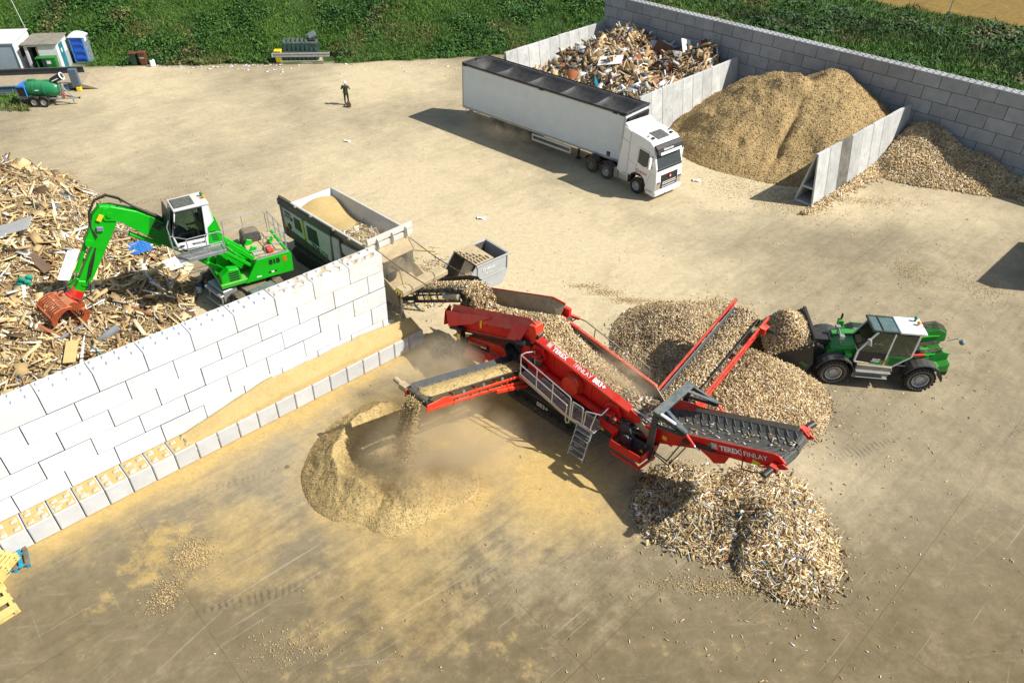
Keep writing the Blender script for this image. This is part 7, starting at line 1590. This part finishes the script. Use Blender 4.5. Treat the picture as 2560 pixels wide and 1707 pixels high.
m=MB(); m.box(-.02,1.12,.02,1.72,1.63,1.69); m.build('lid',M['dusty_metal'],KS,bevel=.015)
m=MB()
for k in range(5):
    d=.14+k*.2
    m.bar((.0+d*.95,.08,1.72),(.0+d*.95,max(.1,1.62-d*1.35),1.72),.05,.07); 
    m.bar((.02,1.66-d*1.35+.0,1.72),(d*.95,1.66-d*1.35,1.72),.05,.07) if 1.66-d*1.35>.1 else None
m.build('lid_ribs',M['dusty_metal'],KS,bevel=.008,split=False)
m=MB()
for k in range(6): m.box(-.06,-.02,.15+k*.27,.34+k*.27,1.60,1.66)
m.build('lid_hinges',M['black_clean'],KS)
# ------------------------------------------------------------------ back of the yard
BF=thing('water_bowser','green water bowser trailer with black spray cannon, twin wheels and blue engine box','trailer',(-34.9,51.8,0),R(4))
m=MB(); m.lathe([(0,-1.36),(.36,-1.34),(.50,-1.20),(.56,-.95),(.58,-.15),(.56,.55),(.48,.85),(.34,1.02),(0,1.04)],(0,.72,1.16),'x',32); m.build('tank',M['tank_green'],BF,smooth=True)
m=MB()
for x in (-.62,.12): m.lathe([(.56,x-.05),(.605,x-.04),(.605,x+.04),(.56,x+.05)],(0,.72,1.16),'x',32)
m.build('tank_band',M['teal'] if False else M['tank_green'],BF,smooth=True)
m=MB(); m.box(-1.05,-.45,.62,.82,1.68,1.82); m.box(.25,.7,.6,.84,1.66,1.78); m.build('tank_ridge',M['tank_green'],BF,bevel=.05,seg=2)
m=MB(); m.box(-1.72,-1.15,.12,1.35,.75,1.38); m.build('engine_box',M['black_clean'],BF,bevel=.02); m=MB(); m.prism([(-1.74,1.36),(-1.12,1.36),(-1.12,1.52),(-1.74,1.46)],.1,1.37); m.box(-1.17,-1.12,.1,1.37,.7,1.4); m.build('engine_hood',M['blue_light'],BF,bevel=.02)
for x in (-.72,-.05):
    for f_,y in ((-1,.06),(1,1.38)): wheel(BF,(x,y,.34),.34,.2,f_,M['tyre'],M['steel_bright'])
m=MB()
for x in (-.72,-.05):
    for k in range(8):
        a=R(15+150*k/8);b=R(15+150*(k+1)/8); m.corners([(x+.40*math.cos(a),-.06,.34+.40*math.sin(a)),(x+.40*math.cos(b),-.06,.34+.40*math.sin(b)),(x+.40*math.cos(b),.2,.34+.40*math.sin(b)),(x+.40*math.cos(a),.2,.34+.40*math.sin(a)),(x+.43*math.cos(a),-.06,.34+.43*math.sin(a)),(x+.43*math.cos(b),-.06,.34+.43*math.sin(b)),(x+.43*math.cos(b),.2,.34+.43*math.sin(b)),(x+.43*math.cos(a),.2,.34+.43*math.sin(a))])
m.build('mudguard',M['black_clean'],BF,split=False)
m=MB(); m.box(-1.75,1.0,.28,.38,.48,.60); m.box(-1.75,1.0,1.06,1.16,.48,.60); m.bar((.95,.33,.54),(2.05,.72,.48),.09,.12); m.bar((.95,1.11,.54),(2.05,.72,.48),.09,.12); m.box(-1.8,-1.7,.2,1.25,.45,.6); m.bar((1.75,.72,.5),(1.75,.72,.08),.06); m.bar((2.0,.72,.5),(2.22,.72,.47),.1)
m.bar((1.15,.5,.55),(1.15,.62,1.55),.08); m.bar((1.15,.95,.55),(1.15,.84,1.55),.08); m.bar((1.85,.72,.55),(1.15,.72,1.35),.07); m.box(1.05,1.3,.55,.9,1.0,1.5); m.build('trailer_frame',M['steel'],BF,bevel=.008,split=False)
m=MB(); m.cyl((.68,.72,1.72),(1.45,.72,2.05),.19,.25,n=24); m.build('spray_cannon',M['black_clean'],BF,smooth=True); m=MB(); m.lathe([(.20,-.02),(.26,-.03),(.27,.03),(.20,.05)],(0,0,0),'x',24); m.v=[tuple(Matrix.Translation((1.48,.72,2.06))@Matrix.Rotation(-.405,4,'Y')@Vector(q)) for q in m.v]; m.build('nozzle_ring',M['decal_white'],BF,smooth=True)
m=MB(); m.M=basis((.80,.485,1.71),(.77,0,.33),(0,.2,1)); m.box(0,.55,0,.07,0,.01); m.build('white_stripe',M['decal_white'],BF)
m=MB(); m.cyl((1.35,.4,.62),(1.35,.4,.92),.07,n=12); m.build('extinguisher',M['decal_red'],BF); m=MB(); m.tube([(1.2,.6,1.6),(1.45,.5,1.3),(1.2,.4,.8),(1.0,.4,.7)],.025); m.build('hose',M['tank_green'],BF)
m=MB(); m.box(-.46,-.2,.13,.142,1.14,1.22); m.build('lettering_plate',M['decal_white'],BF)
m=MB(); m.box(2.18,2.3,.66,.78,.42,.55); m.build('tow_hitch',M['black_clean'],BF,bevel=.02)
# weighbridge
PF=thing('weighbridge','long weighbridge platform with brown deck between faded blue steel side beams','weighbridge',(-38.4,54.5,0),R(14))
m=MB(); m.box(-10,4.55,.12,2.95,.12,.44); m.prism([(4.55,.12),(4.55,.43),(5.6,.03),(5.6,.0)],.12,2.95); m.build('deck',M['ramp_deck'],PF,bevel=.01,split=False)
m=MB(); m.box(-10,3.6,-.10,.10,.02,.10); m.box(-10,3.6,-.03,.03,.10,.50); m.box(-10,3.6,-.10,.10,.50,.56); m.build('side_beam',M['beam_blue'],PF,bevel=.008,split=False)
m=MB(); m.box(-10,4.1,2.9,3.12,.34,.42); m.box(-10,4.1,2.98,3.04,.42,.84); m.box(-10,4.1,2.9,3.12,.84,.90); m.build('side_beam',M['navy'],PF,bevel=.008,split=False)
t=thing('column','blue-grey square steel column standing on yellow blocks at the weighbridge corner','column',(-34.35,55.55,0),R(14))
m=MB(); m.box(-.30,.28,-.2,.2,.30,1.62); m.build('column_shaft',M['post_grey'],t,bevel=.02); m=MB(); m.box(-.05,.25,-.32,.1,0,.30); m.build('yellow_block',M['yellow'],t,bevel=.02)
# cabins and toilet
t=thing('site_cabin','white site cabin with pale roof, grey-blue shutter and dark side window','cabin',(-39.66-.55,58.79-.34,0),R(14))
m=MB(); m.box(-4.2,0,0,3.9,0,2.44); m.build('wall',M['shed_white'],t,bevel=.02); m=MB(); m.box(-4.3,.07,-.08,3.98,2.44,2.56); m.build('roof',M['roof_pale'],t,bevel=.03)
m=MB(); m.box(-3.4,-.12,-.05,-.004,.1,2.25); m.build('shutter',M['shed_panel'],t,bevel=.01); m=MB(); m.box(-3.5,-.02,-.07,-.01,2.25,2.42); m.box(-.12,0,-.07,-.01,0,2.25); m.box(-1.62,-1.58,-.07,-.05,.1,1.5); m.box(-2.6,-1.58,-.07,-.05,1.46,1.5); m.build('shutter_frame',M['beam_blue'],t,bevel=.01,split=False)
m=MB(); m.box(.003,.03,1.0,2.05,1.15,2.0); m.build('window',M['shed_dark'],t); m=MB(); m.box(.03,.05,.95,2.1,1.08,1.15); m.build('window_sill',M['wood_old'],t)
t=thing('shed','old white brick shed with weathered felt roof, dark doorway and teal side door','shed',(-39.66,58.79,0),R(14))
m=MB(); m.box(0,.22,0,.1,0,2.24); m.box(.95,2.36,0,.1,0,2.24); m.box(.22,.95,0,.1,2.1,2.24); m.box(0,.1,.1,2.95,0,2.24); m.box(2.26,2.36,.1,2.95,0,2.24); m.box(.1,2.26,2.85,2.95,0,2.24); m.build('wall',M['shed_white'],t,bevel=.015,split=False)
m=MB(); m.prism([(-.12,2.25),(2.48,2.25),(2.48,2.33),(-.12,2.33)],-.15,3.1); m.build('roof',M['roof_felt'],t,bevel=.02); m=MB(); m.box(1.25,1.31,-.14,3.08,2.33,2.37); m.build('roof_batten',M['roof_felt'],t)
m=MB(); m.box(.1,2.26,1.2,1.25,0,2.2); m.build('inner_wall',M['shed_dark'],t); m=MB(); m.box(2.362,2.40,.55,1.55,.05,2.1); m.build('door',M['teal'],t,bevel=.01); m=MB(); m.box(2.40,2.41,.85,1.05,1.4,1.7); m.build('door_notice',M['decal_white'],t)
m=MB(); m.box(.86,.96,-.06,.02,.9,2.1); m.build('door_post',M['wood_old'],t); m=MB(); m.box(2.362,2.39,1.7,2.9,0,1.2); m.build('dark_plinth',M['skip_grey'],t)
t=thing('green_cabinet','green metal cabinet with its left door open in front of the old shed','cabinet',(-38.75,58.35,0),R(14))
m=MB(); m.box(0,.06,0,.75,0,1.35); m.box(1.34,1.4,0,.75,0,1.35); m.box(.06,1.34,.70,.75,0,1.35); m.box(.06,1.34,.02,.7,0,.06); m.box(-.03,1.43,-.05,.78,1.35,1.42); m.build('cabinet_body',M['box_green'],t,bevel=.012,split=False); m=MB(); m.box(.68,1.34,-.03,.02,.06,1.34); m.build('door',M['box_green'],t,bevel=.01); m=MB(); m.box(.76,1.05,-.04,-.03,.95,1.18); m.build('notice',M['decal_white'],t)
m=MB(); m.box(.12,.6,.1,.6,.06,.1); m.box(.15,.4,.12,.4,.1,.55); m.cyl((.5,.3,.1),(.5,.3,.5),.1); m.build('pump',M['blue_light'],t,bevel=.02,split=False)
t=thing('portable_toilet','blue and grey portable toilet with white domed roof at the foot of the bank','toilet',(-37.68,61.77,.0),R(7))
m=MB(); m.box(0,1.16,.02,1.2,.0,.12); m.build('base',M['grey_plastic'],t,bevel=.02)
m=MB(); m.box(1.08,1.14,.06,1.16,.12,2.12); m.build('side_wall',M['grey_plastic'],t,bevel=.01)
m=MB(); m.box(.02,.08,.06,1.16,.12,2.12); m.box(.08,1.08,1.10,1.16,.12,2.12); m.build('side_wall',M['grey_plastic'],t,bevel=.01,split=False)
m=MB(); m.grid(lambda u,v:(u,.05-.05*abs(math.sin(3.5*math.pi*v))**3,lerp(.15,2.08,v)),[.14,.3,.6,.9,1.0],np.linspace(0,1,29)); m.build('door',M['blue'],t,smooth=True,solid=.02); m=MB(); m.box(.02,.14,.0,.08,.12,2.12); m.box(1.0,1.12,.0,.08,.12,2.12); m.box(.14,1.0,.02,.08,2.06,2.14); m.build('door_frame',M['blue_light'],t,bevel=.01,split=False)
m=MB()
for k in range(3): m.lathe([(.14,0),(.16,.02),(.18,0)],(1.15,.62,.55+.5*k),'x',16)
m.build('wall_ribs',M['grey_plastic'],t)
m=MB(); m.grid(lambda u,v:(lerp(-.04,1.2,u),lerp(-.04,1.22,v),2.12+.34*(math.sin(math.pi*u)**.55)*(math.sin(math.pi*v)**.4)),np.linspace(0,1,15),np.linspace(0,1,13)); m.box(-.04,1.2,-.04,1.22,2.08,2.13); m.build('roof',M['white'],t,smooth=True,split=False); m=MB(); m.box(1.141,1.15,.35,.72,1.7,2.08); m.build('vent_panel',M['decal_white'],t,bevel=.01)
def bin_(label,loc,rz,mt,lid,s=1.0):
    t=thing('wheelie_bin',label,'bin',loc,rz,'wheelie bins by the bank'); m=MB(); m.corners([(-.20*s,-.22*s,.05),(.20*s,-.22*s,.05),(.20*s,.22*s,.05),(-.20*s,.22*s,.05),(-.28*s,-.30*s,.95*s),(.28*s,-.30*s,.95*s),(.28*s,.30*s,.95*s),(-.28*s,.30*s,.95*s)]); m.build('bin_body',mt,t,bevel=.02)
    m=MB(); m.prism([(-.32*s,.95*s),(.30*s,.95*s),(.28*s,1.06*s),(-.2*s,1.10*s)],-.31*s,.31*s,'x') if False else m.box(-.31*s,.31*s,-.34*s,.31*s,.95*s,1.06*s); m.build('lid',lid,t,bevel=.04,seg=2)
    for y in (-.2*s,.2*s):
        m=MB(); m.cyl((y-.02,.24*s,.10),(y+.02,.24*s,.10),.10); m.build('wheel',M['black'],t)
    m=MB(); m.tube([(-.2*s,.33*s,.98*s),(-.2*s,.4*s,1.0*s),(.2*s,.4*s,1.0*s),(.2*s,.33*s,.98*s)],.015); m.build('handle',lid,t); return t
bin_('dark green wheelie bin standing left of the brown one by the bank',(-32.7,61.95,0),.1,M['green_bin'],M['brown_bin'])
bt=bin_('brown wheelie bin with chalked figures on its front by the bank',(-31.95,62.05,0),.15,M['brown_bin'],M['brown_bin'],1.06)
text('lettering','7AM',M['decal_white'],bt,.2,basis((-.2,-.285,.58),(1,0,0),(0,-.08,1)))
t=bin_('yellow wheelie bin behind the left end of the steel barrier',(-21.05,63.95,0),.1,M['yellow'],M['yellow'],1.0); t['group']='wheelie bins by the bank'
t=thing('oil_tank','dark green ribbed plastic oil tank with its filler lid propped open','tank',(-20.75,64.2,0),R(9))
m=MB(); m.box(0,3.05,.1,1.35,.06,1.55); m.build('tank_body',M['tank_teal'],t,bevel=.12,seg=3)
for k in range(8):
    m=MB(); x=.10+k*.37; h=1.70 if k<6 else 1.42; m.prism([(.02,.08),(.0,.74),(.05,.82),(.0,.90),(.12,h-.18),(.35,h),(1.1,h),(1.38,h-.3),(1.42,.08)],x,x+.25,'x'); m.build('tank_rib',M['tank_teal'],t,bevel=.03)
m=MB(); m.box(-.05,3.1,-.03,.10,.78,.86); m.build('tank_seam',M['tank_teal'],t,bevel=.02); m=MB(); m.box(2.25,2.85,.4,1.0,1.45,1.72); m.build('filler_housing',M['black_clean'],t,bevel=.03); m=MB(); m.obox((2.6,.75,2.02),(.70,.62,.22),(.3,-.45,.2)); m.build('filler_lid',M['grey_plastic'],t,bevel=.05,seg=2)
m=MB(); m.box(-.2,3.3,0,1.5,-.1,.06); m.build('tank_base',M['conc_base'],t)
t=thing('crash_barrier','galvanised steel crash barrier rail on two posts guarding the oil tank','barrier',(-20.66,63.41,0),R(8.7))
m=MB(); m.grid(lambda u,v:(lerp(-.65,4.1,u),[-.0,-.07,-.07,.0,.0,-.07,-.07,0][v],[.60,.66,.72,.77,.82,.87,.93,.98][v]),[0,1],list(range(8))); m.build('rail',M['steel'],t,solid=.012); m=MB(); m.cyl((-.68,.0,.79),(-.64,-.02,.79),.2,n=14); m.build('rail_end',M['steel'],t)
for x in (0,3.5):
    m=MB(); m.box(x-.05,x+.05,.01,.12,0,.95); m.build('post',M['steel'],t)
t=thing('chemical_can','small white plastic can lying in the grass right of the brown bin','can',(-31.1,61.75,0),.4); m=MB(); m.box(-.2,.2,-.14,.14,0,.5); m.build('can_body',M['decal_white'],t,bevel=.05,seg=2); m=MB(); m.cyl((.08,0,.5),(.08,0,.58),.06); m.build('cap',M['decal_white'],t)
for i,(x,y,h,l) in enumerate(((43.5,79.9,4.0,'thin grey pole standing in the grass behind the block wall, nearer the frame edge'),(34.0,88.0,5.0,'thin grey pole standing farther back in the grass behind the block wall'))):
    t=tag(bpy.data.objects.new('pole',None),l,'pole'); COL.objects.link(t); t.location=(x,y,bank_h(np.array([x]),np.array([y]))[0]); m=MB(); m.cyl((0,0,0),(0,0,h),.05,n=8); m.build('pole_shaft',M['steel'],t); m=MB(); m.box(-.1,.1,-.06,.06,h*.55,h*.55+.25); m.build('pole_box',M['grey_plastic'],t)
t=thing('aerial_mast','slender pale aerial mast rising behind the white site cabin','mast',(-41.15,62.6,.3),0); m=MB(); m.cyl((0,0,0),(-.9,.0,6.5),.018,n=8); m.build('mast_pole',M['decal_white'],t); m=MB(); m.cyl((0,0,-.3),(0,0,.1),.12,n=10); m.build('mast_foot',M['steel'],t)
# ------------------------------------------------------------------ pallets in the near corner
def pallet(label,loc,rz,L,W,mt,nb=5,mats=None,tilt=(0,0)):
    t=thing('pallet',label,'pallet',loc,rz,'pallets by the white wall'); t.rotation_euler=(tilt[0],tilt[1],rz); r=random.Random(nb*7+int(L*10))
    for j in range(3):
        y=[.05,L/2-.05,L-.15][j]; m=MB(); m.box(0,W,y,y+.1,.10,.122); m.build('cross_board',mt,t)
        m=MB()
        for x in (0,W/2-.05,W-.1): m.box(x,x+.1,y,y+.1,.02,.10)
        m.build('spacer_block',mt,t)
    for x in (0,W/2-.05,W-.1): m=MB(); m.box(x,x+.1,.0,L,0,.02); m.build('bottom_board',mt,t)
    for i in range(nb):
        w=W/nb*.72; x=i*(W-w)/(nb-1); m=MB(); m.box(x,x+w,r.uniform(0,.02),L-r.uniform(0,.02),.124,.146); m.build('deck_board',mats[i%len(mats)] if mats else mt,t,bevel=.004)
    return t
c_=Vector((-16.2,13.9)); a_=R(-29); loc2=lambda x,y:(c_.x+math.cos(a_)*x-math.sin(a_)*y,c_.y+math.sin(a_)*x+math.cos(a_)*y)
p=loc2(1.27,-.42); pallet('weathered blue pallet with peeling paint lying below the white wall',(p[0]-.35,p[1]-.05,0),R(36),1.2,.8,M['wood_blue'],5,[M['wood_old'],M['wood_blue'],M['wood_old'],M['wood_blue'],M['wood_old']])
p=loc2(.2,-1.15)
for k in range(3): pallet(['yellow pine pallet at the bottom of its stack beside the blue pallet','yellow pine pallet in the middle of its stack beside the blue pallet','yellow pine pallet on top of its stack beside the blue pallet'][k],(p[0]+.03*k,p[1]-.02*k,.15*k+.002),R(-29+20),.95,1.02,M['wood_pale'],7)
p=loc2(1.05,-1.75); pallet('pale yellow pallet with broad deck planks nearest the bottom left corner',(p[0],p[1],0),R(-29-12),1.05,1.3,M['wood_pale'],3)
# ------------------------------------------------------------------ single boards that stand out on the heaps
def board(name,label,cat,x,y,hf,size,rot,mt,dz=.12,grp=None):
    z=float(hf(np.array([x]),np.array([y]))[0])+dz; o=MB(); o.box(-size[0]/2,size[0]/2,-size[1]/2,size[1]/2,-size[2]/2,size[2]/2)
    b=o.build(name,mt,None,bevel=.004); b.location=(x,y,z); b.rotation_euler=rot; return tag(b,label,cat,grp)
board('white_board','square white board lying flat on the wood heap below the handler cab','board',-16.9,30.3,h_heap,(1.05,.85,.03),(.25,-.15,.5),M['paperwhite'],.30)
board('white_sheet','long torn white sheet trailing down the wood heap left of the boom','sheet',-21.0,28.6,h_heap,(.5,2.3,.02),(.15,.2,.25),M['paperwhite'],.35)
board('plank','tan plank lying on the fine shreddings close behind the white wall','plank',-18.0,22.6,h_heap,(.45,1.3,.04),(.1,.1,.35),mat('tan_board',(.55,.40,.17),.8,0,.1),.25)
board('brown_board','brown square-cut board half buried left of the green boom','board',-21.9,28.0,h_heap,(1.3,.4,.04),(.3,.35,-.6),mat('brown_board',(.16,.10,.06),.8,0,.2),.3)
board('grey_panel','pale grey panel lying at the far left edge of the wood heap','panel',-24.0,30.0,h_heap,(1.7,.9,.03),(.2,-.25,.2),M['skip_grey'],.35)
board('white_board','large white board leaning on top of the scrap beside the grey divider wall','board',13.3,60.9,h_scrap,(1.0,1.5,.04),(.9,.25,.5),M['paperwhite'],.45)
board('white_board','wide white board lying at the front of the walled scrap heap','board',6.9,58.0,h_scrap,(1.9,1.1,.03),(.35,-.2,-.3),M['paperwhite'],.4)
board('white_sheet','crumpled white sheet on the left flank of the walled scrap heap','sheet',3.9,61.6,h_scrap,(1.5,.7,.05),(.4,.3,.2),M['paperwhite'],.35)
board('brown_board','dark brown board standing on edge against the rear of the scrap bay','board',11.6,62.2,h_scrap,(1.5,1.1,.05),(1.2,.3,-.6),mat('dark_board',(.12,.055,.03),.7,0,.2),.6)
board('rust_panel','rust-coloured panel propped against the inside of the divider wall','panel',10.2,54.6,h_scrap,(1.1,.7,.03),(1.1,.1,.9),mat('rust_panel_paint',(.28,.10,.045),.7,0,.15),.45)
t=thing('slatted_pallet','blue slatted plastic pallet lying on the heap under the green boom','pallet',(-18.85,31.1,float(h_heap(np.array([-18.85]),np.array([31.1]))[0])+.3)); t.rotation_euler=(.2,-.1,.6)
for k in range(7): m=MB(); m.box(-.5,.5,-.45+.14*k,-.37+.14*k,0,.03); m.build('slat',M['blue_light'],t)
for x in (-.48,0,.40): m=MB(); m.box(x,x+.08,-.45,.48,-.05,0); m.build('bearer',M['blue_light'],t)
m=MB(); rr=random.Random(4)
for k in range(9): m.ell((rr.uniform(-.25,.25),rr.uniform(-.2,.2),rr.uniform(.05,.4)),(rr.uniform(.08,.2),rr.uniform(.06,.14),rr.uniform(.08,.2)),8,6)
t=m.build('cloth_bundle',M['tealcloth'],None,smooth=True,split=False); t.location=(-21.8,26.6,float(h_heap(np.array([-21.8]),np.array([26.6]))[0])+.15); tag(t,'crumpled teal cloth caught on the wood heap left of the orange grab','cloth')
for (x,y,s,l) in ((11.5,43.2,.32,'scrap of white paper lying on the ground in front of the lorry cab'),(-11.8,47.5,.26,'white board scrap lying on the open yard behind the handler'),(-2.0,37.2,.3,'pale slat lying on the dusty yard beyond the grey skip')):
    m=MB(); m.grid(lambda u,v:((u-.5)*s*1.6,(v-.5)*s,.03+.06*math.sin(5*u+3*v)),np.linspace(0,1,5),np.linspace(0,1,4)); t=m.build('paper_scrap',M['paperwhite'],None,solid=.01); t.location=(x,y,.02); tag(t,l,'litter')
m=MB(); m.obox((0,0,.05),(1.9,.09,.05),(0,0,-.05)); t=m.build('timber_batten',M['wood_pale'],None,bevel=.005); t.location=(-5.2,33.4,0); tag(t,'pale timber batten lying on the ground behind the shredder chains','batten')
# unseen blocks added right of the frame to throw a shadow into it
t=thing('shadow_block_stack','unseen grey concrete block stack added beyond the right edge to shade the yard','block stack',(28.6,31.2,0),R(44))
for k in range(5):
    for i in range(4): block(i*1.6,i*1.6+1.6,0,.8,k*.8,k*.8+.8,studs=(k==4)).build('concrete_block',M['conc_grey'],t,bevel=.02)
# ------------------------------------------------------------------ drifting wood dust
def dust_mat(name,dens,scale,lo,hi):
    m,nt,out=nt_new(name); v=nt.nodes.new('ShaderNodeVolumePrincipled'); nt.links.new(v.outputs[0],out.inputs['Volume'])
    v.inputs['Color'].default_value=(.96,.82,.58,1); v.inputs['Anisotropy'].default_value=.2
    tc=nt.nodes.new('ShaderNodeTexCoord'); L=nt.nodes.new('ShaderNodeVectorMath'); L.operation='LENGTH'; nt.links.new(tc.outputs['Object'],L.inputs[0])
    f=math_(nt,'SUBTRACT',1.0,L.outputs['Value'],clamp=True); f=math_(nt,'POWER',f,.9)
    n=ramp(nt,noise(nt,tc.outputs['Object'],scale,3,.55),lo,hi)
    nt.links.new(math_(nt,'MULTIPLY',math_(nt,'MULTIPLY',f,n),dens),v.inputs['Density']); return m
def cloud(label,c,r,rz,dens,scale=2.2,lo=.38,hi=.66):
    m=MB(); m.ell((0,0,0),(1,1,1),20,12); o=m.build('dust_cloud',dust_mat('wood_dust',dens,scale,lo,hi)); o.location=c; o.scale=r; o.rotation_euler=(0,0,rz); return tag(o,label,'dust',kind='stuff')
cloud('pale wood dust billowing around the falling sawdust',(-2.3,17.7,1.3),(3.2,2.1,2.0),R(15),1.45,2.6,.34,.62)
cloud('pale wood dust hanging under the red hopper beside the wall end',(-2.6,21.3,1.4),(2.2,2.0,1.9),R(-30),1.6,2.4,.34,.62)
cloud('thin wood dust rising from the lower screen deck',(*to_world(SF,[(2.6,.1,2.9)])[0],),(1.7,.95,.75),R(-42),1.8)
cloud('thin wood dust rising around the front of the shredder',(*to_world(HF,[(7.0,1.3,2.7)])[0],),(2.9,1.6,1.5),R(-42),1.0)
cloud('faint dust drifting behind the trailer wheels',(-1.2,48.6,.9),(4.5,2.2,1.3),R(-39.6),.42,1.6)
